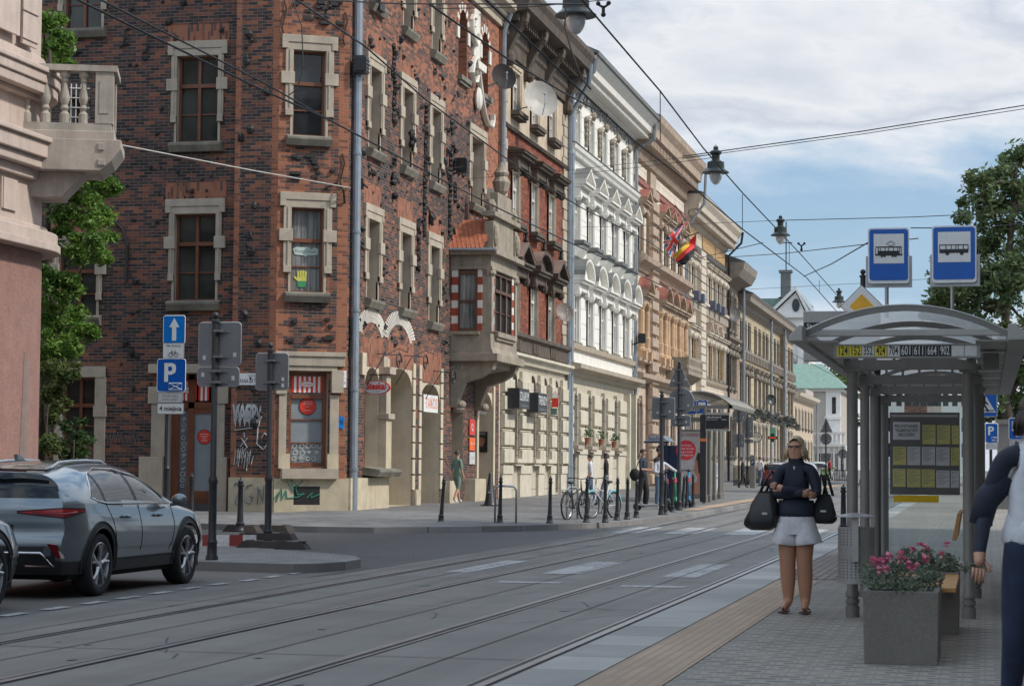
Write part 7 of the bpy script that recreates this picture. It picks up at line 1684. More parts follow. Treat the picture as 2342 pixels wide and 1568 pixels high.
g=ground(1721,1118,.13);b=thing('parking_meter','tall slim parking meter with a blue P badge on the far pavement','parking meter',g);w=6*g.y/CF;h=78*g.y/CF;q=MB();q.box(g.x-w,g.x+w,g.y,g.y+.3,g.z,g.z+h);q.build('cabinet',M_shel,b,bevel=.03);q=MB(face_frame(g.x,g.y));q.prism([(w*.8*math.cos(k*PI/8),h*.78+g.z+w*1.1*math.sin(k*PI/8))for k in range(16)],.001,.01);q.build('badge',M_navy,b);q=MB(face_frame(g.x,g.y));text_mb(q,'P',LT(0,g.z+h*.78,.012),w*1.4);q.build('lettering',M_whitep,b)
Yf=158.;A=atY(1719,988,Yf);Bq=atY(1743,1011,Yf);T=lambda u,n,z:(u,Yf-n,z);uc,zc,ru,rz=(A.x+Bq.x)/2,(A.z+Bq.z)/2,(Bq.x-A.x)/2,(A.z-Bq.z)/2;El=lambda k_:[(uc+ru*k_*math.cos(2*PI*k/24),zc+rz*k_*math.sin(2*PI*k/24))for k in range(24)]
s=wall_sign('hanging_shop_sign','oval white hairdresser sign with black rim on the ochre row','shop sign',T,El(1),M_blackp,.1);q=MB(T);q.prism(El(.86),.101,.11);q.build('white_field',mat('cream_sign',(.6,.6,.55)),s);letters(s,T,[('FRYZJER',uc,zc+.05,.3,ru*1.3)],M_blackp,.112)
Yp=165.;A=atY(1757,977,Yp);Bq=atY(1777,1018,Yp);T=lambda u,n,z:(u,Yp-n,z);xc,zc,w=(A.x+Bq.x)/2,(A.z+Bq.z)/2,(Bq.x-A.x)/2;s=wall_sign('pharmacy_cross','pharmacy cross sign with green and red lights on the ochre row','shop sign',T,[(xc-w*.7,zc),(xc+w*.7,zc),(xc+w*.7,A.z),(xc-w*.7,A.z)],mat('pale_green_sign',(.18,.42,.30)),.05,-.1)
q=MB(T);zc2=zc-w*.3;q.box(xc-w*1.05,xc+w*1.05,0,.1,zc2-w*.35,zc2+w*.35,0);q.box(xc-w*.35,xc+w*.35,.001,.102,zc2-w*1.0,zc2+w*1.0,0);q.box(xc-w*.8,xc+w*.8,.1021,.11,zc2-w*.1,zc2+w*.1,1);q.build('cross',[mat('dark_green_cross',(.01,.06,.03)),mat('red_light',(.8,.05,.03),emit=.6)],s)
A=atY(1908,1074,150);Bq=atY(1936,1101,150);b=thing('railing_fence','dark upright bar fence along the far pavement right of the distant cars','fence',(A.x,150,.5));q=MB();x=A.x
while x<Bq.x+.4:q.box(x,x+.05,150,150.05,Bq.z,A.z);x+=.11
q.box(A.x,Bq.x+.4,150,150.06,A.z-.05,A.z);q.box(A.x,Bq.x+.4,149.99,150.06,Bq.z+.1,Bq.z+.15);q.build('bars',M_iron,b)
g=ground(1665,1100,.15);b=thing('railing_fence','dark railing before the ochre row shop fronts','fence',g);q=MB()
for k in range(30):y=116+k*.5;q.box(-13.2,-13.16,y,y+.04,ramp(y)+.2,ramp(y)+1.2)
q.box(-13.2,-13.16,116,131,ramp(120)+1.2,ramp(120)+1.26);q.build('bars',M_iron,b)
Yr=130.;A=atY(2316,440,Yr);Bq=atY(2342,392,Yr);b=thing('gabled_house','house whose dark red roof corner cuts into the upper right edge','building',(A.x+5,Yr+6,.5));q=MB();q.box(A.x+.9,A.x+12,Yr,Yr+14,.4,A.z);q.build('wall',M_greywall,b);q=MB();q.prism([(A.x,A.z-.2),(A.x,A.z+.1),(A.x+6.5,A.z+8),(A.x+13,A.z+.1),(A.x+13,A.z-.2),(A.x+6.5,A.z+7.2)],Yr-.6,Yr+14.6);q.build('roof',mat('dark_red_roof',(.14,.05,.04)),b)
b=thing('garden_wall','grey plastered wall behind the parking signs on the right','wall',(3,70,.2));q=MB();q.box(.35,9,70,70.3,.2,2.9);q.box(.3,9.05,69.95,70.35,2.9,3.05);q.box(.3,9.05,69.96,70.34,.2,.5);q.build('wall',mat('dim_grey_plaster',(.20,.19,.18),rough=.9),b)
def interp(pts,x):
 if x<=pts[0][0]:return pts[0][1]
 for i in range(len(pts)-1):
  (x0,y0),(x1,y1)=pts[i],pts[i+1]
  if x<=x1:
   t=(x-x0)/(x1-x0);p0=pts[max(0,i-1)];p3=pts[min(len(pts)-1,i+2)]
   m0=(y1-p0[1])/max(1e-6,(x1-p0[0]))*(x1-x0);m1=(p3[1]-y0)/max(1e-6,(p3[0]-x0))*(x1-x0)
   t2,t3=t*t,t*t*t;return(2*t3-3*t2+1)*y0+(t3-2*t2+t)*m0+(-2*t3+3*t2)*y1+(t3-t2)*m1
 return pts[-1][1]
def inpoly(P,x,y):
 r=False;j=len(P)-1
 for i in range(len(P)):
  if(P[i][1]>y)!=(P[j][1]>y)and x<(P[j][0]-P[i][0])*(y-P[i][1])/(P[j][1]-P[i][1])+P[i][0]:r=not r
  j=i
 return r
ZT_=[(0,1.36),(.35,1.40),(.8,1.455),(1.5,1.485),(2.1,1.472),(2.5,1.42),(2.9,1.27),(3.25,1.07),(3.5,1.0),(3.9,.945),(4.15,.88),(4.3,.80),(4.4,.70)]
ZB_=[(0,1.03),(.7,1.02),(1.2,.985),(2.,.96),(3.,.935),(3.3,.915),(3.7,.865),(4.1,.80),(4.3,.70),(4.4,.62)]
YR_=[(.25,.14),(.4,.05),(.52,.0),(.64,.01),(.7,.05),(.85,.055),(.98,.06),(1.03,.10),(1.2,.22),(1.36,.36),(1.42,.36)]
SD_=[(.2,.93),(.45,.972),(.7,1.0),(.88,.985),(1.03,.955)]
DLO=[(.70,1.075),(.82,1.045),(1.05,1.015),(3.02,.985),(2.72,1.17),(2.36,1.315),(1.9,1.392),(1.35,1.40),(1.0,1.335),(.82,1.22)]
CL_,HW=4.4,.913
def carw(y):
 w=HW
 if y<.55:w*=1-.10*((.55-y)/.55)**2
 if y>3.7:w*=1-.16*((y-3.7)/.7)**2
 return w
def cpt(s,t):
 """surface point: s rear to front, t sill to roof middle"""
 y0=s*CL_;zb,zt=interp(ZB_,y0),interp(ZT_,y0);w=carw(y0)
 if t<.5:
  z=.26+(zb-.26)*t*2;x=w*interp(SD_,z*1.03/zb if z>.5 else z)
 else:
  ph=(t-.5)*2*PI/2;n=2/3.4;c,k=max(0.,math.cos(ph))**n,max(0.,math.sin(ph))**n
  wb=w*interp(SD_,1.03);ln=.24*min(1,(zt-zb)/.35);x=wb*(1-ln*k)*c;z=zb+(zt-zb)*k
 yr=interp(YR_,z)*(1-s)**3;fr=-.14*max(0,(abs(z-.55)/.4))**2*s**8
 return(x,y0+yr+fr,z)
CARM={}
def make_car(name,label,paint,detail=True,plate_text=None,group=None):
 b=thing(name,label,'car',(0,0,0),group)
 tyre=mat('tyre_rubber',(.018,.018,.019),rough=.85);rim=mat('alloy_rim',(.42,.42,.43),rough=.3,metal=.8);blk=mat('black_plastic_cladding',(.022,.022,.024),rough=.55);gls=glassm('car_glass',(.008,.009,.010),.02,.0);gls.node_tree.nodes['Principled BSDF'].inputs['Specular IOR Level'].default_value=.35;red=mat('red_lamp_lens',(.38,.012,.014),rough=.15);dkred=mat('dark_red_lens',(.10,.01,.012),rough=.15);chrome=mat('chrome_trim',(.6,.6,.62),rough=.18,metal=.95);dark=mat('dark_underbody',(.008,.008,.008),rough=.9)
 NS,NT=(230,96)if detail else(90,40)
 P=[[cpt(i/NS,j/NT)for j in range(NT+1)]for i in range(NS+1)]
 body,clad,win_,lamp,pill=MB(),MB(),MB(),MB(),MB();AX=(.87,3.53);WR=.345
 for sgn in(1,-1):
  for i in range(NS):
   for j in range(NT):
    q4=[P[i][j],P[i+1][j],P[i+1][j+1],P[i][j+1]];y=sum(p[1]for p in q4)/4;z=sum(p[2]for p in q4)/4;x=sum(p[0]for p in q4)/4
    d=min(math.hypot(y-a,z-.345)for a in AX)
    if d<WR+.055:continue
    v=[(sgn*p[0],p[1],p[2])for p in q4]
    if sgn<0:v=v[::-1]
    t=(j+.5)/NT;dst=body
    if d<WR+.125 or z<.40:dst=clad
    elif t>.5 and x>.3 and inpoly(DLO,y,z):dst=pill if(1.93<y<2.03 or 1.02<y<1.1)else win_
    elif t>.5 and 2.5<y<3.28 and abs(x)<.62+(3.28-y)*.05 and z>interp(ZB_,y)+.1+max(0,(abs(x)-.55))*.2 and not inpoly(DLO,y,z)and x<.70:dst=win_ if y>2.62 else body
    elif z<.78 and y>4.1 and .62<z:dst=clad
    dst.mesh(v,[(0,1,2,3)])
 NZ,NX=(90,110)if detail else(40,40)
 def rp(u,k):
  tt=k/NZ;x,y,z=cpt(0,tt);cv=.1*(1-min(1,abs(u))**2.2)*(1-max(0,z-1.0)*1.2);return(x*u,y-cv,z)
 for k in range(NZ):
  for m in range(NX):
   u0,u1=-1+2*m/NX,-1+2*(m+1)/NX;v=[rp(u0,k),rp(u0,k+1),rp(u1,k+1),rp(u1,k)];x=sum(p[0]for p in v)/4;z=sum(p[2]for p in v)/4;dst=body;ax=abs(x)
   if 1.065<z<1.35 and ax<.74-(z-1.065)*.55:dst=win_
   elif z<.47 and not(.42<z and ax>.74):dst=clad
   elif .40<z<.60 and ax<.66-(.6-z)*.4 and z<.56:dst=clad
   elif .47<z<.585 and .70<ax<.78:dst=clad
   dst.mesh(v,[(0,1,2,3)])
 for mb_,nm,m_ in((body,'body',paint),(clad,'lower_cladding',blk),(win_,'window',gls),(pill,'door_pillar',blk)):
  if not mb_.f:continue
  me_v={};vv=[];ff=[]
  for f in mb_.f:
   idx=[]
   for i_ in f:
    kx=tuple(round(c,5)for c in mb_.v[i_])
    if kx not in me_v:me_v[kx]=len(vv);vv.append(kx)
    idx.append(me_v[kx])
   if len(set(idx))>2:ff.append(tuple(dict.fromkeys(idx)))
  mb_.v,mb_.f,mb_.m=vv,ff,[0]*len(ff);mb_.build(nm,m_,b,smooth=True,uv=False)
 def tz(z,y0):return .5*(z-.26)/(interp(ZB_,y0)-.26)
 for sx in(1,-1):
  q=MB();G=[]
  for i in range(25):
   if i<13:u=.40+.6*i/12;k=(1-u)/.6;lo,hi=.872+.05*k,.972-.035*k;y0=0.
   else:u=1.;y0=(i-12)*.034;k=y0/.41;lo,hi=.872+.062*k,.972-.012*k
   row=[]
   for m in range(6):
    z=lo+(hi-lo)*m/5;x,y,z2=cpt(y0/CL_,tz(z,y0));cv=.1*(1-u**2.2)if i<13 else 0;e=.006
    row.append((sx*(x*u+(e if i>=12 else 0)),y-cv-(e if i<=12 else 0),z2))
   G.append(row)
  for i in range(24):
   for m in range(5):q.face([G[i][m],G[i+1][m],G[i+1][m+1],G[i][m+1]],1 if(m in(1,2)and i>3 and i<21)else 0)
  o=q.build('tail_light',[red,dkred],b,smooth=True,uv=False)
  if detail:q=MB();q.tube([G[i][5]for i in range(25)],.007,4);q.tube([G[i][0]for i in range(25)],.007,4);q.tube([G[i][2]for i in range(6,20)],.008,4,1);q.build('lamp_trim',[dark,red],o,uv=False)
  if detail:
   q=MB()
   for ya in AX:
    for R_ in(WR+.125,WR+.055):
     L=[]
     for k in range(31):
      a=RAD(-8+196*k/30);yy,z=ya+R_*math.cos(a),.345+R_*math.sin(a);x=cpt(yy/CL_,tz(z,yy))[0];L.append((sx*(x+.002),yy,z))
     q.tube(L,.011,5)
   L=[(sx*(cpt(yy/CL_,tz(.40,yy))[0]+.002),yy,.40)for yy in[1.3+k*.06 for k in range(31)]];q.tube(L,.011,5);q.build('arch_lip',blk,b,smooth=True)
 q=MB();q.box(-.78,.78,.25,4.2,.2,.30);q.box(-.6,.6,.3,4.0,.3,.75);q.build('underbody',dark,b)
 def wheel(sx,ya):
  w=MB();c=(sx*.80,ya,.345);X=lambda a,r,t:(sx*a,ya+r*math.cos(t),.345+r*math.sin(t));n=36
  prof=[(.66,.22),(.66,.30),(.69,.335),(.74,.345),(.85,.345),(.895,.335),(.905,.30),(.90,.265),(.89,.245)]
  w.mesh([X(a,r,2*PI*k/n)for a,r in prof for k in range(n)],[(i*n+k,i*n+(k+1)%n,(i+1)*n+(k+1)%n,(i+1)*n+k)for i in range(len(prof)-1)for k in range(n)]);o=w.build('wheel',tyre,b,smooth=True,uv=False)
  w=MB();pr=[(.89,.245),(.895,.232),(.85,.222),(.80,.21)]
  w.mesh([X(a,r,2*PI*k/n)for a,r in pr for k in range(n)],[(i*n+k,i*n+(k+1)%n,(i+1)*n+(k+1)%n,(i+1)*n+k)for i in range(3)for k in range(n)]);w.mesh([X(.80,.215,2*PI*k/n)for k in range(n)],[tuple(range(n))],1)
  for k in range(5):
   t=2*PI*k/5+.3
   for d_ in(-.16,.16):
    P_=[X(.875,.04,t-d_),X(.885,.14,t+d_*.35),X(.888,.235,t+d_*1.25)];w.tube(P_,[.024,.02,.018],5)
    w.tube([X(.884,.15,t+d_*.4),X(.887,.20,t-d_*.3+d_)],.012,4)
  w.tube([X(.84,.001,0),X(.892,.001,0)],.05,10);w.build('rim',[rim,dark],o,uv=False)
 for sx in(1,-1):
  for ya in AX:wheel(sx,ya)
 for sx in(1,-1):
  q=MB();q.tube([(sx*(cpt(y/CL_,.85)[0]*.90),y,interp(ZT_,y)+(.035 if .75<y<2.2 else-.005)-.035)for y in(.52,.66,.85,1.2,1.6,2.0,2.2,2.36)],.019,6,flat=1);q.build('roof_rail',mat('silver_roof_rail',(.5,.5,.51),rough=.3,metal=.8),b,smooth=True)
  q=MB();q.ball((sx*1.02,2.9,1.03),(.10,.055,.075),10);q.tube([(sx*.9,2.93,.97),(sx*.99,2.92,.98)],.022,6);q.build('wing_mirror',[paint,][0],b,smooth=True,uv=False)
  if detail:
   pts=[]
   for(y,z)in DLO+[DLO[0]]:
    best=min((abs(cpt(y/CL_,.5+.5*k/80)[2]-z),k)for k in range(60))[1];x=cpt(y/CL_,.5+.5*best/80)[0];pts.append((sx*(x+.004),y,z))
   q=MB();q.tube(pts[:-1][::1]if False else pts,.011,5);q.build('window_trim',chrome,b,smooth=True)
   for ya in(1.45,2.42):
    x=cpt(ya/CL_,.41)[0];q=MB();q.tube([(sx*(x+.005),ya,.855),(sx*(x+.03),ya+.04,.865),(sx*(x+.03),ya+.17,.86),(sx*(x+.005),ya+.21,.85)],.016,6);q.build('door_handle',paint,b,smooth=True)
   for pts2 in([(1.05,1.01),(1.2,.82),(1.27,.66),(1.25,.42)],[(1.98,.985),(2.03,.7),(2.02,.42)],[(3.0,.97),(3.06,.75),(3.0,.55),(2.9,.42)]):
    L=[]
    for a in range(len(pts2)-1):
     for k in range(6):
      t=k/6;y=pts2[a][0]*(1-t)+pts2[a+1][0]*t;z=pts2[a][1]*(1-t)+pts2[a+1][1]*t;tt=min((abs(cpt(y/CL_,.5*k2/60)[2]-z),k2)for k2 in range(61))[1];x=cpt(y/CL_,.5*tt/60)[0];L.append((sx*(x+.0005),y,z))
    q=MB();q.tube(L,.0045,4);q.build('door_gap',dark,b,uv=False)
 if detail:
  q=MB();q.tube([(-.52,.26,1.375),(0,.2,1.385),(.52,.26,1.375)],.03,6,flat=.35);q.build('spoiler',blk,b,smooth=True);q=MB();q.tube([(-.3,.215,1.365),(0,.185,1.375),(.3,.215,1.365)],.012,5);q.build('brake_light',dkred,b)
  q=MB();q.tube([(-.05,.06,1.075),(.45,.1,1.10)],.018,5);q.ball((0,.03,1.08),.035,6);q.build('wiper',blk,b)
  q=MB();q.prism([(.6,1.475),(.80,1.478),(.64,1.545),(.58,1.545)],-.02,.02,0);q.build('antenna_fin',paint,b)
  q=MB();q.tube([(-.7,-.075,.44),(-.62,-.085,.5),(.62,-.085,.5),(.76,-.06,.36),(.45,-.085,.36)],.017,5);q.build('bumper_trim',chrome,b,smooth=True)
  q=MB();q.prism([(-.74,.86),(-.74,.9)],0,.01)if False else None;q.box(-.27,.27,-.065,-.045,.675,.80,0);q.box(-.25,.25,-.067,-.064,.69,.785,1);o=q.build('licence_plate',[blk,mat('white_plate',(.62,.62,.6),rough=.4)],b)
  if plate_text:q=MB();text_mb(q,plate_text,lambda a,c,d:(a,-.069-d,.737+c),.105,width=.44);q.build('lettering',M_blackp,o)
  q=MB();q.tube([(-.06,-.055,.93),(-.05,-.055,.955),(-.02,-.055,.93),(-.01,-.055,.955),(.03,-.055,.935),(.05,-.055,.955)],.005,4);q.build('badge',chrome,b)
  for sx in(1,-1):q=MB();q.prism([(sx*.66,.60),(sx*.78,.585),(sx*.83,.44),(sx*.78,.45)],-.035,.06);q.build('fog_light',dkred,b)
 return b
def carpaint(name,col):
 m=mat(name,col,rough=.28,metal=.55,var=.03,fine=.02,coat=1.0);return m
GC=make_car('parked_car','blue grey crossover car parked at the left kerb with silver roof rails',carpaint('blue_grey_car_paint',(.15,.18,.20)),True,'KR 6141')
GC.location=(-10.42,21.58,0.0)
def car_copy(src,loc,label,paint=None,rz=0,sc_=1.0):
 c=place_copy(src,loc,rz,label);c.scale=(sc_,sc_,sc_)
 if paint:
  for k in kids(c):
   if k.data and k.data.materials and k.data.materials[0]and 'car_paint' in k.data.materials[0].name:
    k.data=k.data.copy();k.data.materials[0]=paint
 return c
car_copy(GC,(-10.36,16.14,0),'silver grey car of which only the front corner shows at the left edge',carpaint('silver_car_paint',(.25,.26,.27)))
for k_ in kids(bpy.data.objects[GC.name]):pass
FCm=make_car('parked_car','red car parked at the far kerb behind the woman',carpaint('dark_red_car_paint',(.16,.012,.02)),False)
g=ground(1771,1119,.0);FCm.location=(g.x,g.y,ramp(g.y)+.01);FCm.scale=(1.0,1.0,1.0)
for x,y,lb,col in((1858,1108,'white car at the far end of the street, behind the woman',(.5,.5,.5)),(1872,1103,'dark car at the far end of the street, right of the white one',(.03,.035,.035)),(1888,1104,'small green van at the far end of the street beside the fence',(.2,.3,.1))):
 g=ground(x,y,.0);c=car_copy(FCm,(g.x-.6,g.y,ramp(g.y)+.01),lb,carpaint(lb.split()[0]+str(x)+'_car_paint',col))
def ring(q,T,cy,cz,R_,r,n=28,seg=6,m=0):
 q.T=T;q.tube([(0,cy+R_*math.cos(2*PI*k/n),cz+R_*math.sin(2*PI*k/n))for k in range(n+1)],r,seg,m,cap=False)
def bicycle(name,label,g,rz,frame,tyre2,fender=None,rack=True):
 b=thing(name,label,'bicycle',g,'parked bicycles',rz);OFF[b.name]=Vector((0,0,0));tm=mat('tyre_rubber',(.018,.018,.019));sp=mat('spoke_steel',(.4,.4,.4),rough=.3,metal=.8)
 for cy,nm in((-.52,'wheel'),(.52,'wheel')):
  q=MB();ring(q,ident,cy,.34,.32,.022);o=q.build('wheel',tm if cy<0 or not tyre2 else tyre2,b,smooth=True,uv=False);q=MB();ring(q,ident,cy,.34,.295,.008,seg=4)
  for k in range(14):t=2*PI*k/14;q.tube([(0,cy,.34),(0,cy+.295*math.cos(t),.34+.295*math.sin(t))],.0025,3)
  q.tube([(-.05,cy,.34),(.05,cy,.34)],.022,8);q.build('spokes',sp,o,uv=False)
 q=MB();q.tube([(0,-.12,.30),(0,-.27,.86)],.018,6);q.tube([(0,-.12,.30),(0,.38,.68)],.02,6);q.tube([(0,-.2,.62),(0,.36,.78)],.018,6);q.tube([(0,.40,.58),(0,.34,.86)],.022,6)
 for s in(-.05,.05):q.tube([(s,.52,.34),(s,.41,.6)],.012,5);q.tube([(s,-.52,.34),(s*.6,-.12,.30)],.01,5);q.tube([(s,-.52,.34),(s*.6,-.22,.66)],.009,5)
 q.build('frame',frame,b,smooth=True);q=MB();q.ball((0,-.29,.92),(.08,.13,.04),10);q.tube([(0,-.26,.84),(0,-.28,.92)],.013,6);q.build('saddle',M_blackp,b,smooth=True)
 q=MB();q.tube([(0,.34,.86),(0,.33,.98)],.014,6);q.tube([(-.3,.22,1.02),(-.2,.3,1.03),(0,.36,1.0),(.2,.3,1.03),(.3,.22,1.02)],.012,6);q.tube([(-.3,.22,1.02),(-.22,.28,1.028)],.018,6);q.tube([(.3,.22,1.02),(.22,.28,1.028)],.018,6);q.build('handlebar',M_blackp,b,smooth=True)
 q=MB();q.tube([(-.08,-.12,.30),(.08,-.12,.30)],.012,6);q.tube([(.08,-.12,.3),(.08,-.05,.15)],.012,5);q.tube([(-.08,-.12,.3),(-.08,-.19,.45)],.012,5);q.box(.06,.15,-.08,.0,.13,.15);q.box(-.15,-.06,-.22,-.14,.44,.46);ring(q,lambda x,y,z:(x+.05,y,z),-.12,.30,.085,.006,16,4);q.build('crank',M_iron,b)
 if rack:
  q=MB();
  for s in(-.06,0,.06):q.tube([(s,-.3,.74),(s,-.75,.74)],.007,4)
  for y in(-.35,-.55,-.75):q.tube([(-.06,y,.74),(.06,y,.74)],.007,4)
  for s in(-.07,.07):q.tube([(s,-.52,.36),(s,-.62,.74)],.006,4)
  q.box(-.03,.03,-.78,-.76,.66,.71);q.build('rack',sp,b)
 for cy,a0,a1 in((-.52,20,190),(.52,10,150)):
  q=MB();q.tube([(0,cy+.355*math.cos(RAD(a)),.34+.355*math.sin(RAD(a)))for a in range(a0,a1,10)],.03,6,flat=.4);q.build('mudguard',fender or M_blackp,b,smooth=True)
 return b
g=ground(1298,1190,.13);bicycle('bicycle','dark bicycle with a silver rear rack leaning on the hoop',(g.x+.08,g.y+.6,g.z),RAD(-13),M_blackp,None)
g=ground(1362,1186,.13);bicycle('bicycle','white bicycle with a turquoise rear mudguard',(g.x+.1,g.y+.5,g.z),RAD(158),mat('white_bike_paint',(.6,.6,.62),rough=.35),None,mat('turquoise_mudguard',(.16,.44,.48),rough=.35),rack=False)
def scooter(label,g,rz,stem,m2,lean=0):
 b=thing('electric_scooter',label,'scooter',g,'rental scooters at the stop',rz);OFF[b.name]=Vector((0,0,0));tm=mat('tyre_rubber',(.018,.018,.019))
 for cy in(-.5,.45):q=MB();ring(q,ident,cy,.12,.09,.032,18);q.T=ident;q.tube([(-.03,cy,.12),(.03,cy,.12)],.06,10);q.build('wheel',tm,b,smooth=True,uv=False)
 q=MB();q.box(-.085,.085,-.42,.26,.13,.19);q.prism([(-.42,.13),(-.6,.2),(-.6,.24),(-.4,.19)],-.05,.05,0);q.build('deck',m2,b,bevel=.02);q=MB();q.tube([(0,.28,.17),(0,.40,.36)],.045,8);q.tube([(0,.40,.3),(0,.30,1.12)],.032,8);q.tube([(0,.4,.36),(0,.45,.14)],.03,6);q.build('stem',stem,b,smooth=True);q=MB();q.box(-.034,.034,.30,.40,.78,.92);q.build('label_plate',mat('pink_red_label',(.62,.08,.12)),b);q=MB();q.tube([(-.26,.2,1.17),(-.1,.3,1.14),(0,.31,1.13),(.1,.3,1.14),(.26,.2,1.17)],.018,6);q.ball((0,.32,1.14),.05,8);q.build('handlebar',M_blackp,b,smooth=True)
 return b
tq=mat('blue_scooter_paint',(.02,.22,.42),rough=.35);gn=mat('green_scooter_paint',(.06,.32,.16),rough=.35);gy=mat('grey_scooter_paint',(.22,.23,.24),rough=.4)
for x,y,lb,rz,s_,d_ in((1495,1168,'grey scooter standing crosswise in front of the man in dark clothes',-82,M_blackp,gy),(1532,1163,'green and blue scooter beside the man in the white shirt',-150,gn,gn),(1545,1163,'blue scooter with a red label, left one of the pair',-160,tq,tq),(1567,1160,'blue scooter with a red label, right one of the pair',-158,tq,tq)):
 g=ground(x,y,.14);scooter(lb,(g.x,g.y+.2,g.z),RAD(rz),s_,d_)
M_skin=mat('skin',(.50,.27,.185),rough=.5,var=.06,fine=.05);M_skintan=mat('tanned_skin',(.40,.20,.125),rough=.45,var=.06,fine=.05)
BASE=dict(pelvis=((0,0,.95),(.135,.10)),waist=((0,0,1.10),(.115,.085)),chest=((0,.0,1.28),(.145,.105)),nb=((0,.0,1.42),(.075,.06)),neck=((0,-.01,1.49),(.05,.05)),jaw=((0,-.02,1.555),(.056,.066)),head=((0,-.015,1.62),(.072,.088)),crown=((0,-.005,1.685),(.05,.06)),sl=((.165,0,1.395),(.058,.055)),el=((.215,.03,1.13),(.043,.043)),wl=((.22,-.06,.90),(.028,.03)),hl=((.22,-.09,.83),(.034,.02)),sr=((-.165,0,1.395),(.058,.055)),er=((-.215,.03,1.13),(.043,.043)),wr=((-.22,-.06,.90),(.028,.03)),hr=((-.22,-.09,.83),(.034,.02)),pl=((.088,0,.86),(.092,.095)),kl=((.095,-.015,.49),(.056,.058)),cl=((.095,.015,.33),(.054,.056)),al=((.095,.03,.09),(.036,.04)),tl=((.105,-.12,.03),(.04,.026)),pr=((-.088,0,.86),(.092,.095)),kr=((-.095,-.015,.49),(.056,.058)),cr=((-.095,.015,.33),(.054,.056)),ar=((-.095,.03,.09),(.036,.04)),tr=((-.105,-.12,.03),(.04,.026)))
EDG=[('pelvis','waist','top'),('waist','chest','top'),('chest','nb','top'),('nb','neck','skin'),('neck','jaw','skin'),('jaw','head','skin'),('head','crown','skin')]
for s in 'lr':EDG+=[('nb','s'+s,'yoke'),('s'+s,'e'+s,'arm'),('e'+s,'w'+s,'fore'),('w'+s,'h'+s,'skin'),('pelvis','p'+s,'leg'),('p'+s,'k'+s,'leg'),('k'+s,'c'+s,'shin'),('c'+s,'a'+s,'shin'),('a'+s,'t'+s,'shoe')]
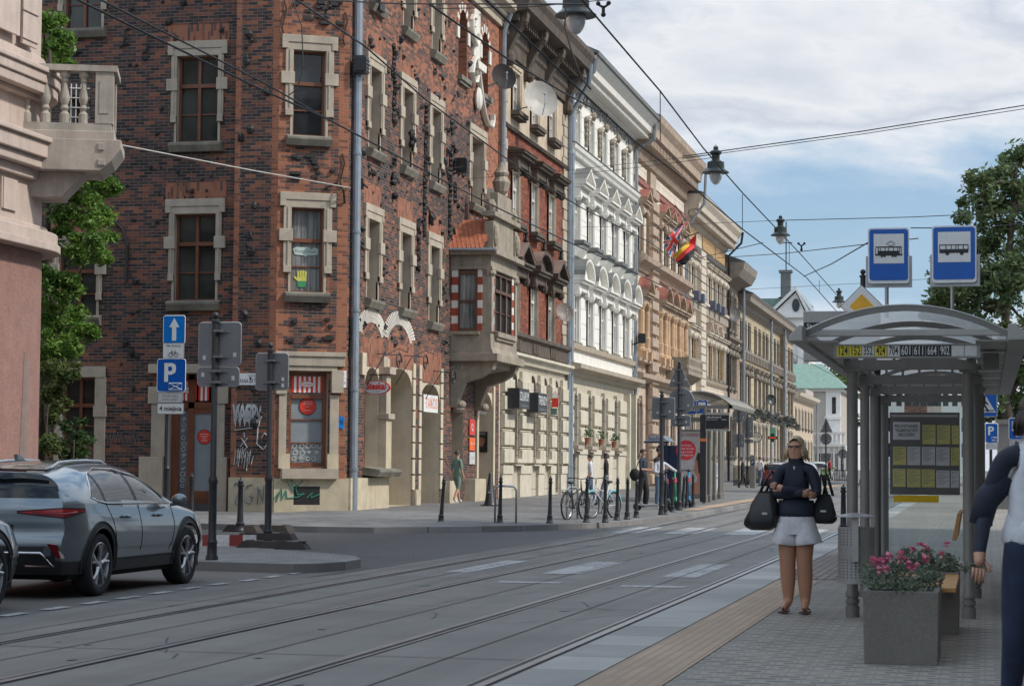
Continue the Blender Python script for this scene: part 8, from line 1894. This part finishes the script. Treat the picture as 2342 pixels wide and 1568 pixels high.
def figure(label,loc,h,yaw,cols,pose={},hair=None,hairlen=.0,group=None,sub=1,fingers=False,fat=1.0):
 b=thing('person',label,'person',(0,0,0),group);k=h/1.71
 J=dict(BASE);
 for n,v in pose.items():J[n]=(v,J[n][1])if len(v)==3 else v
 names=list(J);me=bpy.data.meshes.new('sk');me.from_pydata([J[n][0]for n in names],[(names.index(a),names.index(c))for a,c,_ in EDG],[])
 o=bpy.data.objects.new('sk',me);COL.objects.link(o);o.modifiers.new('s','SKIN')
 sv=me.skin_vertices[0].data
 for i,n in enumerate(names):r=J[n][1];f_=fat if n in('pelvis','waist','chest')else 1;sv[i].radius=(r[0]*f_,r[1]*f_);sv[i].use_root=(n=='pelvis')
 ss=o.modifiers.new('u','SUBSURF');ss.levels=ss.render_levels=sub+1
 dg=bpy.context.evaluated_depsgraph_get();m2=bpy.data.meshes.new_from_object(o.evaluated_get(dg));V=[v.co.copy()for v in m2.vertices];Fc=[tuple(p.vertices)for p in m2.polygons]
 bpy.data.objects.remove(o);bpy.data.meshes.remove(me);bpy.data.meshes.remove(m2)
 seg=[(Vector(J[a][0]),Vector(J[c][0]),t,max(J[a][1][0],.02))for a,c,t in EDG];keys=['skin','top','fore','leg','shin','shoe','arm','yoke']
 q=MB();q.v=[tuple(v)for v in V]
 for f in Fc:
  c=sum((V[i]for i in f),Vector())/len(f);best=None
  for a,d,t,r in seg:
   ab=d-a;u=max(0,min(1,(c-a).dot(ab)/max(1e-9,ab.length_squared)));e=(c-(a+ab*u)).length/(r+.03)
   if best is None or e<best[0]:best=(e,t)
  q.f.append(f);q.m.append(keys.index(best[1]))
 if fingers:
  for s in 'lr':
   hnd=Vector(J['h'+s][0]);d=(hnd-Vector(J['w'+s][0])).normalized();sd_=d.cross(Vector((0,1,.2))).normalized()
   for i in range(4):
    p0=hnd+sd_*(.026-.0175*i)+d*.01;L=(.062,.072,.068,.05)[i];p1=p0+d*L*.5+Vector((0,.008,-.004));p2=p1+d*L*.45+Vector((0,.02,-.006));q.tube([tuple(p0),tuple(p1),tuple(p2)],[.0088,.0082,.006],6)
   p0=hnd+sd_*.03-d*.03;q.tube([tuple(p0),tuple(p0+sd_*.02+d*.03),tuple(p0+sd_*.022+d*.055)],[.011,.0095,.007],6)
 dm=[cols.get(t_,cols.get({'fore':'top','shin':'leg','arm':'top','yoke':'top'}.get(t_,t_),M_skin))for t_ in keys]
 q.build('body',dm,b,smooth=True,uv=False)
 hd=Vector(J['head'][0])
 q=MB();q.ball((hd.x,hd.y-.093,hd.z-.018),(.011,.018,.018),6,0);q.ball((hd.x,hd.y-.082,hd.z-.058),(.022,.008,.006),6,1)
 for s in(-1,1):q.ball((hd.x+s*.03,hd.y-.083,hd.z+.005),(.013,.008,.007),6,2);q.ball((hd.x+s*.078,hd.y+.012,hd.z-.01),(.01,.018,.03),6,0)
 q.build('face',[cols.get('skin',M_skin),mat('lips',(.35,.1,.09)),mat('dark_eye',(.02,.015,.012),rough=.2)],b,smooth=True,uv=False)
 if hair is not None:
  q=MB();n=18;rings=9;VV=[];
  for i in range(rings+1):
   ph=PI/2-(PI*.56)*i/rings
   for j in range(n):
    t=2*PI*j/n;front=max(0,-math.sin(t))**2;zz=max(math.sin(ph),-.3+1.0*front)if math.sin(ph)<.75 else math.sin(ph);cc_=math.cos(ph)
    rj=1+.05*math.sin(j*5.1+i*1.7)
    VV.append((hd.x+.087*rj*cc_*math.cos(t),hd.y+.016+.102*rj*cc_*math.sin(t),hd.z+.014+.102*zz))
  q.mesh(VV,[(i*n+j,i*n+(j+1)%n,(i+1)*n+(j+1)%n,(i+1)*n+j)for i in range(rings)for j in range(n)])
  if hairlen:
   for j in range(60):
    t=RAD(-42+264*j/59);x,y=hd.x+.072*math.cos(t),hd.y+.012+.088*math.sin(t);w_=1+.10*math.sin(j*3.3)+.05*math.sin(j*1.3)
    q.tube([(x,y,hd.z+.03),(hd.x+.097*w_*math.cos(t),hd.y+.012+.098*w_*math.sin(t),hd.z-.05),(hd.x+.107*w_*math.cos(t),hd.y+.012+.09*math.sin(t),hd.z-hairlen*(.86+.16*math.sin(j*2.1)))],[.010,.0135,.004],5)
  q.build('hair',hair,b,smooth=True,uv=False)
 b.location=loc;b.rotation_euler=(0,0,RAD(yaw));b.scale=(k,k,k);return b
M_navyc=mat('navy_jacket_cloth',(.011,.016,.032),rough=.75,var=.25,vs=9);M_whitec=mat('white_cotton',(.60,.60,.63),rough=.85,var=.08,vs=14);M_blond=mat('blond_hair',(.47,.36,.225),rough=.5,var=.35,vs=45,streak=.5,dirt=(.16,.11,.07),fine=.3,fs=90);M_brownh=mat('dark_brown_hair',(.03,.018,.012),rough=.5,var=.3,vs=20);M_denim=mat('dark_denim',(.015,.026,.06),rough=.8,var=.2,vs=12);M_blackc=mat('black_cloth',(.012,.012,.014),rough=.8,var=.3);M_leather=mat('black_bag_leather',(.012,.013,.015),rough=.32,var=.3,vs=8)
WL=ground(1821,1402,.126);WY=WL.y
W_=figure('blond woman with glasses, navy jacket and white shorts, arms crossed, standing on the platform',(WL.x,WY,.135),1.60,-7,dict(skin=mat('face_hand_skin',(.50,.27,.18),rough=.5,var=.08),top=M_navyc,fore=M_navyc,leg=M_skintan,shin=M_skintan,shoe=M_skintan),dict(chest=((0,.0,1.27),(.15,.118)),waist=((0,0,1.10),(.13,.105)),pelvis=((0,0,.95),(.14,.11)),sl=((.16,0,1.39),(.075,.07)),sr=((-.16,0,1.39),(.075,.07)),el=((.225,-.04,1.15),(.062,.062)),er=((-.225,-.04,1.15),(.062,.062)),wl=((-.07,-.215,1.2),(.04,.042)),hl=((-.15,-.205,1.235),(.034,.022)),wr=((.07,-.185,1.17),(.04,.042)),hr=((.15,-.15,1.16),(.034,.022)),kl=((.083,-.015,.50),(.078,.082)),kr=((-.083,-.015,.50),(.078,.082)),cl=((.085,.02,.35),(.08,.085)),cr=((-.085,.02,.35),(.08,.085)),al=((.085,.03,.10),(.046,.05)),ar=((-.085,.03,.10),(.046,.05)),pl=((.085,0,.82),(.118,.12)),pr=((-.085,0,.82),(.118,.12)),head=((0,-.015,1.62),(.094,.108)),jaw=((0,-.022,1.545),(.078,.088)),crown=((0,-.005,1.695),(.066,.076)),neck=((0,-.01,1.49),(.06,.06))),M_blond,.13,None,2,True)  # even skin tone for face and hands, paler than the legs
OFF[W_.name]=Vector((0,0,0))
q=MB();hz=1.62
for s in(-1,1):q.prism([(s*.012,hz-.004),(s*.055,hz-.006),(s*.058,hz+.014),(s*.012,hz+.014)],-.118,-.112);q.tube([(s*.06,-.112,hz+.012),(s*.078,0,hz+.012)],.004,4)
q.box(-.012,.012,-.117,-.113,hz+.006,hz+.012);q.build('glasses',mat('dark_glasses',(.03,.015,.012),rough=.2),W_)
q=MB();n=32;VV=[];lv=((1.0,.16,.13),(.95,.172,.14),(.90,.185,.148),(.86,.196,.152),(.80,.205,.152),(.765,.205,.148))
for i,(z,rx,ry)in enumerate(lv):
 for j in range(n):
  t=2*PI*j/n;f_=1+(.035*math.sin(j*2.9+1)*(i/4));pinch=1-(.04*i*math.exp(-(math.cos(t)/.22)**2)if i>2 else 0);VV.append((rx*f_*math.cos(t),ry*f_*pinch*math.sin(t),z+(.04*(i==4)*math.exp(-(math.cos(t)/.2)**2))+.01*math.sin(j*1.7)*(i==4)))
q.mesh(VV,[(i*n+j,i*n+(j+1)%n,(i+1)*n+(j+1)%n,(i+1)*n+j)for i in range(5)for j in range(n)])
for s in(-1,1):
 VV=[];lw=((.88,.092,.135),(.80,.112,.145),(.73,.126,.152),(.672,.138,.16),(.668,.132,.154))
 for i,(z,rx,ry)in enumerate(lw):
  for j in range(26):
   t=2*PI*j/26;f_=1+.06*(i/4)*math.sin(j*1.45+s);VV.append((s*(.098+.006*i)+rx*f_*math.cos(t),ry*f_*math.sin(t),z+(.018*math.cos(t)*s if i>1 else 0)))
 q.mesh(VV,[(i*26+j,i*26+(j+1)%26,(i+1)*26+(j+1)%26,(i+1)*26+j)for i in range(4)for j in range(26)])
q.build('shorts',M_whitec,W_,smooth=True,uv=False)
q=MB();q.lathe([(.165,.93),(.192,.955),(.188,1.0),(.175,1.1)],(0,0,0),20,sy=.82);q.lathe([(.085,1.39),(.08,1.42),(.07,1.445)],(0,-.005,0),16);q.box(-.01,.01,-.09,-.075,1.39,1.43,1);q.build_each('jacket_hem',[M_navyc,M_steel],W_,.05,smooth=True,uv=False)
for s in(-1,1):
 q=MB();q.prism([(s*.06,-.17),(s*.15,-.17),(s*.145,.03),(s*.075,.07)],.002,.018,2);q.tube([(s*.07,-.02,.03),(s*.1,-.1,.075),(s*.105,-.14,.03)],.008,4);q.tube([(s*.14,-.02,.03),(s*.105,-.1,.075)],.008,4);q.build('sandal',mat('brown_flip_flop',(.06,.025,.02),rough=.6),W_)
def bag(label,xc,zc,w,d,h,y,strap,m,lean=0):
 b=thing('handbag',label,'handbag',(0,0,0),'bags carried by the woman');OFF[b.name]=Vector((0,0,0));n=32;rings=14;VV=[];q=MB()
 for i in range(rings+1):
  v=i/rings;rw=(.36+.68*math.sin(min(1,v*1.05+.05)*PI*.58))*(1 if v<.8 else(1-((v-.8)/.2)**2.2*.42))
  for j in range(n):
   t=2*PI*j/n;wob=1+.22*mnoise.noise((math.cos(t)*1.7,math.sin(t)*1.7+xc*9,v*3))+.05*mnoise.noise((math.cos(t)*5,math.sin(t)*5,v*8+xc));VV.append((xc-lean*v+w/2*rw*wob*math.copysign(abs(math.cos(t))**.7,math.cos(t)),y+d/2*rw*math.copysign(abs(math.sin(t))**.7,math.sin(t)),zc+h/2-h*v))
 q.mesh(VV,[(i*n+j,i*n+(j+1)%n,(i+1)*n+(j+1)%n,(i+1)*n+j)for i in range(rings)for j in range(n)]+[tuple(range(n)),tuple(rings*n+j for j in range(n))]);q.build('bag_body',m,b,smooth=True,uv=False)
 q=MB();q.tube(strap,.014,6);q.tube([(p[0]+.04,p[1]+.06,p[2])for p in strap],.014,6);q.build('handle',m,b,smooth=True)
 q=MB();q.box(xc-.02,xc+.03,y-d/2-.01,y-d/2+.01,zc-h*.1,zc-h*.04);q.build('buckle',M_steel,b);b.location=(WL.x,WY,.135);b.rotation_euler=(0,0,RAD(-7));return b
bag('big shiny black handbag hanging at the woman\'s right arm, left in view',-.265,.93,.30,.17,.36,-.07,[(-.33,-.05,1.09),(-.27,-.05,1.22),(-.22,-.01,1.30),(-.2,-.02,1.2),(-.2,-.05,1.09)],M_leather,.05)
bag('smaller dull black bag hanging at the woman\'s left arm',.25,.95,.22,.13,.27,.05,[(.19,.05,1.06),(.21,.05,1.18),(.22,.05,1.28),(.25,.05,1.18),(.28,.05,1.07)],M_blackc)
NL=atY(2352,1650,11.2);figure('passer-by cut by the right edge, white top, navy cardigan and dark jeans',(NL.x+.05,11.2,.13),1.70,12,dict(skin=M_skin,top=M_whitec,fore=M_navyc,arm=M_navyc,yoke=M_navyc,leg=M_denim,shin=M_denim,shoe=M_blackc),dict(er=((-.25,.06,1.14),(.048,.048)),wr=((-.30,-.04,.93),(.036,.036)),hr=((-.31,-.07,.85),(.034,.022)),kl=((.095,-.12,.5),(.07,.07)),al=((.1,-.1,.1),(.04,.045)),tl=((.11,-.25,.05),(.04,.03)),kr=((-.1,.05,.5),(.075,.075)),ar=((-.1,.2,.14),(.045,.05)),tr=((-.11,.08,.04),(.04,.03)),cr=((-.1,.12,.33),(.065,.065)),cl=((.1,-.1,.33),(.06,.06)),sr=((-.165,0,1.395),(.065,.06)),chest=((0,0,1.27),(.165,.13)),waist=((0,0,1.1),(.15,.12)),pr=((-.09,.01,.85),(.105,.105))),M_brownh,.12,None,3,True)
q=MB();q.tube([(NL.x+.05-.15,11.2,1.42),(NL.x-.2,11.19,1.30),(NL.x-.23,11.2,1.18)],[.068,.066,.058],10);q.lathe([(.168,.955),(.178,.97),(.172,1.02),(.15,1.1)],(NL.x+.05,11.2,.13),22,m=1,sy=.8);o=q.build('cardigan_sleeve',[M_navyc,M_whitec],None,smooth=True,uv=False)
pp=[x for x in bpy.data.objects if x.get('label','').startswith('passer-by')][0];o.parent=pp;bpy.context.view_layer.update();o.matrix_parent_inverse=pp.matrix_world.inverted()
walk=dict(kl=((.095,-.14,.5),(.06,.06)),al=((.1,-.2,.11),(.04,.04)),cl=((.095,-.16,.33),(.056,.056)),tl=((.1,-.34,.05),(.04,.028)),kr=((-.095,.04,.49),(.06,.06)),ar=((-.1,.25,.13),(.04,.04)),cr=((-.095,.13,.33),(.056,.056)),tr=((-.1,.12,.05),(.04,.028)))
def px_person(label,x,yfoot,yhead,yaw,cols,pose={},hair=M_brownh,hl=0,k=.2,group=None,fat=1.0):
 g=ground(x,yfoot,k);h=(yfoot-yhead)*g.y/CF;h=max(1.5,min(1.92,h));return figure(label,(g.x,g.y,g.z),h,yaw,cols,pose,hair,hl,group,1,False,fat)
M_greent=mat('sage_green_cloth',(.16,.24,.19),rough=.85);M_redc=mat('red_cloth',(.40,.03,.05),rough=.8);M_greyc=mat('grey_cloth',(.22,.23,.25),rough=.85);M_jean=mat('blue_jeans',(.10,.15,.22),rough=.85);M_ginger=mat('auburn_hair',(.22,.085,.04),rough=.6)
phone=dict(el=((.22,-.02,1.13),(.045,.045)),wl=((.08,-.28,1.12),(.03,.03)),hl=((.03,-.33,1.15),(.032,.022)),er=((-.22,-.02,1.13),(.045,.045)),wr=((-.06,-.27,1.1),(.03,.03)),hr=((-.02,-.33,1.13),(.032,.022)))
px_person('man in long dark clothes looking at a phone left of the scooters',1470,1160,1027,75,dict(skin=M_skin,top=mat('dark_navy_shirt',(.018,.025,.042)),fore=M_skin,leg=M_blackc,shin=M_blackc,shoe=M_blackc),dict(phone,kl=((.1,-.08,.5),(.095,.1)),kr=((-.1,.06,.5),(.095,.1)),cl=((.1,-.06,.33),(.1,.1)),cr=((-.1,.1,.33),(.1,.1)),al=((.1,-.04,.1),(.08,.08)),ar=((-.1,.14,.1),(.08,.08)),nb=((0,.0,1.43),(.085,.07))),k=.15,fat=1.15)
px_person('young man in a white shirt reaching for a scooter handlebar',1510,1163,1036,30,dict(skin=M_skin,top=M_whitec,fore=M_whitec,leg=M_jean,shin=M_jean,shoe=M_whitec),dict(el=((.36,-.15,1.22),(.05,.05)),wl=((.55,-.3,1.08),(.034,.034)),hl=((.6,-.34,1.06),(.03,.022)),er=((-.2,-.06,1.13),(.05,.05)),wr=((.02,-.26,1.1),(.034,.034)),hr=((.07,-.3,1.12),(.03,.022)),head=((0,-.06,1.60),(.072,.088)),crown=((0,-.05,1.67),(.06,.07)),jaw=((0,-.05,1.545),(.056,.066))),k=.15,fat=1.1)
px_person('man in a black top standing behind the man in the white shirt',1507,1158,1024,60,dict(skin=M_skintan,top=M_blackc,fore=M_skintan,leg=M_jean,shoe=M_blackc),phone,k=.15)
px_person('pedestrian in sage green top and shorts walking past the oriel door',1045,1150,1028,150,dict(skin=M_skin,top=M_greent,fore=M_skin,leg=M_greent,shin=M_skin,shoe=M_whitec),walk,k=.3)
0 and px_person('pedestrian in grey walking past the arched entrances',996,1152,1034,-150,dict(skin=M_skin,top=M_greyc,fore=M_skin,leg=M_greyc,shin=M_skin,shoe=M_whitec),walk,k=.28)
px_person('pedestrian in a white top and blue jeans behind the bicycles',1350,1158,1038,-80,dict(skin=M_skin,top=M_whitec,fore=M_skin,leg=M_jean,shoe=M_blackc),walk,M_brownh,0)
px_person('pedestrian in a black top and grey trousers behind the bollards',1386,1152,1036,-85,dict(skin=M_skin,top=M_blackc,fore=M_blackc,leg=M_greyc,shoe=M_blackc),walk,M_brownh,.06)
px_person('pedestrian in black standing by the posts near the parking meter',1698,1116,1055,100,dict(skin=M_skin,top=M_blackc,leg=M_blackc,shoe=M_blackc),walk)
px_person('pedestrian in white top between the parking meter and the red car',1738,1112,1045,160,dict(skin=M_skin,top=M_whitec,fore=M_skin,leg=M_jean,shoe=M_blackc),walk)
px_person('person in blue and white waiting inside the far shelter',1637,1140,1045,90,dict(skin=M_skin,top=mat('pale_blue_cloth',(.35,.42,.55)),leg=M_whitec,shoe=M_whitec),{},k=.15)
px_person('cyclist or pedestrian in red by the fence at the far street end',1897,1098,1052,120,dict(skin=M_skin,top=M_redc,leg=M_blackc,shoe=M_blackc),walk,k=.2)
px_person('pedestrian in pink between the distant cars',1850,1100,1056,120,dict(skin=M_skin,top=mat('pink_cloth',(.55,.16,.2)),leg=M_jean,shoe=M_blackc),walk,k=.2)
b_=atY(1452,1085,66.6);t=thing('shoulder_bag','dark bag hanging behind the man in long dark clothes','bag',b_);q=MB();q.ball(tuple(b_),(.17,.1,.2),10);q.build('bag_body',M_blackc,t,smooth=True);q=MB();q.tube([(b_.x,b_.y,b_.z+.1),(b_.x+.12,b_.y,b_.z+.42)],.015,5);q.build('strap',M_blackc,t)
def leaves(q,c,r,n,s,rnd,flat=1.0,long=1.6):
 for i in range(n):
  d=Vector((rnd.gauss(0,1),rnd.gauss(0,1),rnd.gauss(0,1))).normalized()*(rnd.random()**.45);p=Vector(c)+Vector((d.x*r[0],d.y*r[1],d.z*r[2]*flat))
  a=Vector((rnd.gauss(0,1),rnd.gauss(0,1),rnd.gauss(-.35,.6))).normalized();bb=a.cross(Vector((rnd.gauss(0,1),rnd.gauss(0,1),rnd.gauss(0,1)))).normalized();L=s*rnd.uniform(.6,1.25)*long;w=s*rnd.uniform(.4,.7)
  q.f.append((len(q.v),len(q.v)+1,len(q.v)+2,len(q.v)+3));q.m.append(0);q.v+=[tuple(p-a*L*.5),tuple(p+bb*w*.5),tuple(p+a*L*.5),tuple(p-bb*w*.5)]
def limbs(q,base,tips,r0,rnd):
 B=Vector(base)
 for t in tips:
  T=Vector(t);m=B.lerp(T,.5)+Vector((rnd.uniform(-.2,.2),rnd.uniform(-.2,.2),rnd.uniform(0,.4)));q.tube([tuple(B),tuple(m),tuple(T)],[r0,r0*.6,r0*.2],6)
def px_tree(name,label,Y,clumps,trunk,mt,leaf,dens,seed,r0,cat='tree',spread=.6,group=None,sub=7):
 rnd=random.Random(seed);g=atY(trunk[0][0],trunk[0][1],Y);b=thing(name,label,cat,(g.x,Y,max(.1,g.z)),group);q=MB();tips=[]
 for(x,y,rp)in clumps:
  r=rp*Y/CF;c=atY(x,y,Y+rnd.uniform(-spread,spread)*2);tips.append(c)
  for k in range(sub):
   d=Vector((rnd.gauss(0,.55),rnd.gauss(0,.6),rnd.gauss(0,.5)))*r;rr2=r*rnd.uniform(.3,.62);leaves(q,c+d,(rr2,rr2,rr2*.75),int(dens*rnd.uniform(.5,1.2)),leaf,rnd)
  leaves(q,c,(r*1.25,r*1.2,r*1.1),int(dens*1.3),leaf,rnd)
 q.build('crown',mt,b,uv=False);q=MB();P=[tuple(atY(x,y,Y))for x,y in trunk];n=len(P);q.tube(P,[r0*(1-.7*i/(n-1))for i in range(n)],8)
 for i,c in enumerate(tips):
  if i%2==0:j=min(range(n),key=lambda j:abs(P[j][2]-c.z+1.0));limbs(q,P[j],[c],r0*.35,rnd)
 q.build('trunk',mat('grey_brown_bark',(.075,.06,.045),rough=.95,var=.3,bump=.4),b,smooth=True);return b
L_fresh=leafm('fresh_green_leaf',(.055,.135,.022),(.21,.34,.065));L_vine=leafm('dull_vine_leaf',(.035,.07,.018),(.16,.20,.055));L_dark=leafm('dark_tree_leaf',(.05,.085,.035),(.15,.20,.085));L_far=leafm('distant_tree_leaf',(.05,.10,.03),(.16,.22,.07))
px_tree('robinia_tree','fresh green feathery tree growing between the pink and the brick building',47.5,[(112,55,34),(145,100,32),(105,120,34),(150,150,22),(100,175,28),(112,430,36),(165,425,40),(212,420,42),(248,425,26),(200,480,46),(238,495,30),(150,490,40),(222,545,34),(112,560,34),(178,575,36),(232,588,22),(108,640,34),(148,665,38),(118,715,40),(170,725,36),(196,760,26),(150,785,40),(108,795,36)],[(98,1090),(104,800),(110,500),(115,60)],L_fresh,.10,190,11,.12)
px_tree('climbing_plant','yellowish green climbing plant at the foot of the pink building corner',46.5,[(112,850,32),(148,850,30),(118,905,28),(108,960,26),(135,930,20),(112,1015,26)],[(100,1090),(105,1000),(115,830)],L_vine,.085,130,12,.04,'plant')
px_tree('garden_bush','dark round bush by the ground floor window of the brick wing',48.5,[(165,985,30),(190,1005,26),(150,1025,30),(182,1035,24)],[(165,1090),(168,1040),(170,990)],leafm('dark_bush_leaf',(.018,.045,.014),(.06,.11,.03)),.08,80,13,.04,'bush')
px_tree('street_tree','tall leafy tree behind the shelter on the right with a dark leaning trunk',98,[(2250,430,44),(2300,400,46),(2335,360,40),(2330,450,60),(2270,500,50),(2320,540,60),(2240,560,30),(2290,610,55),(2345,640,60),(2180,660,40),(2230,680,55),(2290,700,60),(2345,740,60),(2170,700,36),(2240,750,60),(2310,790,55),(2250,820,55),(2340,840,50),(2200,780,45),(2300,860,45),(2265,880,35),(2390,600,70),(2400,800,70),(2160,640,36),(2150,690,36),(2195,720,44),(2160,740,36),(2215,640,44),(2250,620,50),(2270,450,46),(2240,470,30),(2215,860,36),(2330,600,60),(2262,915,34),(2300,945,34),(2240,945,26),(2345,920,46),(2350,990,46),(2400,930,60),(2290,990,30)],[(2325,1085),(2312,980),(2298,920),(2300,700),(2320,420)],L_dark,.23,105,14,.38,sub=6,spread=1.0)
px_tree('distant_tree','pale green tree rising behind the copper roofed house',262,[(1895,850,26),(1915,880,30),(1935,900,30),(1940,960,26),(1925,930,22),(1935,1010,24)],[(1925,1085),(1920,980),(1905,860)],L_far,.5,60,15,.4,spread=1.5)
def plants(q,x0,x1,y0,y1,z,rnd,n=26):
 for i in range(n):
  x,y=rnd.uniform(x0,x1),rnd.uniform(y0,y1);leaves(q,(x,y,z+rnd.uniform(.0,.13)),(.075,.075,.06),34,.035,rnd,1,1.3)
for i,(x0,x1,y0,y1,z,nf,lb)in enumerate(((-.81,-.34,15.1,15.85,.64,22,'pink flowering plants in the nearest concrete planter'),(-.72,-.22,18.0,18.75,.64,9,'pink flowering plants in the rear concrete planter'))):
 rnd=random.Random(30+i);b=thing('flowering_plants',lb,'plants',((x0+x1)/2,(y0+y1)/2,.58));q=MB();plants(q,x0,x1,y0,y1,z,rnd,30)
 if i:leaves(q,(x1+.12,18.1,.66),(.16,.06,.05),120,.03,rnd)
 leaves(q,((x0+x1)/2,y0+.02,z-.0),((x1-x0)*.5,.05,.05),240,.03,rnd);q.build('leaves',leafm('silver_green_leaf%d'%i,(.05,.085,.045),(.22,.26,.19)),b,uv=False);q=MB()
 for k in range(nf):
  c=Vector((rnd.uniform(x0+.03,x1-.02),rnd.uniform(y0,y1),z+rnd.uniform(.1,.21)))
  for a in range(14):
   d=Vector((rnd.gauss(0,1),rnd.gauss(-.4,1),rnd.gauss(.3,.8))).normalized();e=d.cross(Vector((0,.3,1))).normalized();s_=.019;p=c+d*.018;q.face([tuple(p-e*s_),tuple(p+d*s_),tuple(p+e*s_),tuple(p-d*s_*.6)],0 if rnd.random()<.55 else 1)
 q.build('flowers',[mat('bright_pink_petal',(.76,.20,.34),rough=.6),mat('pale_pink_petal',(.78,.44,.52),rough=.6)],b,uv=False)
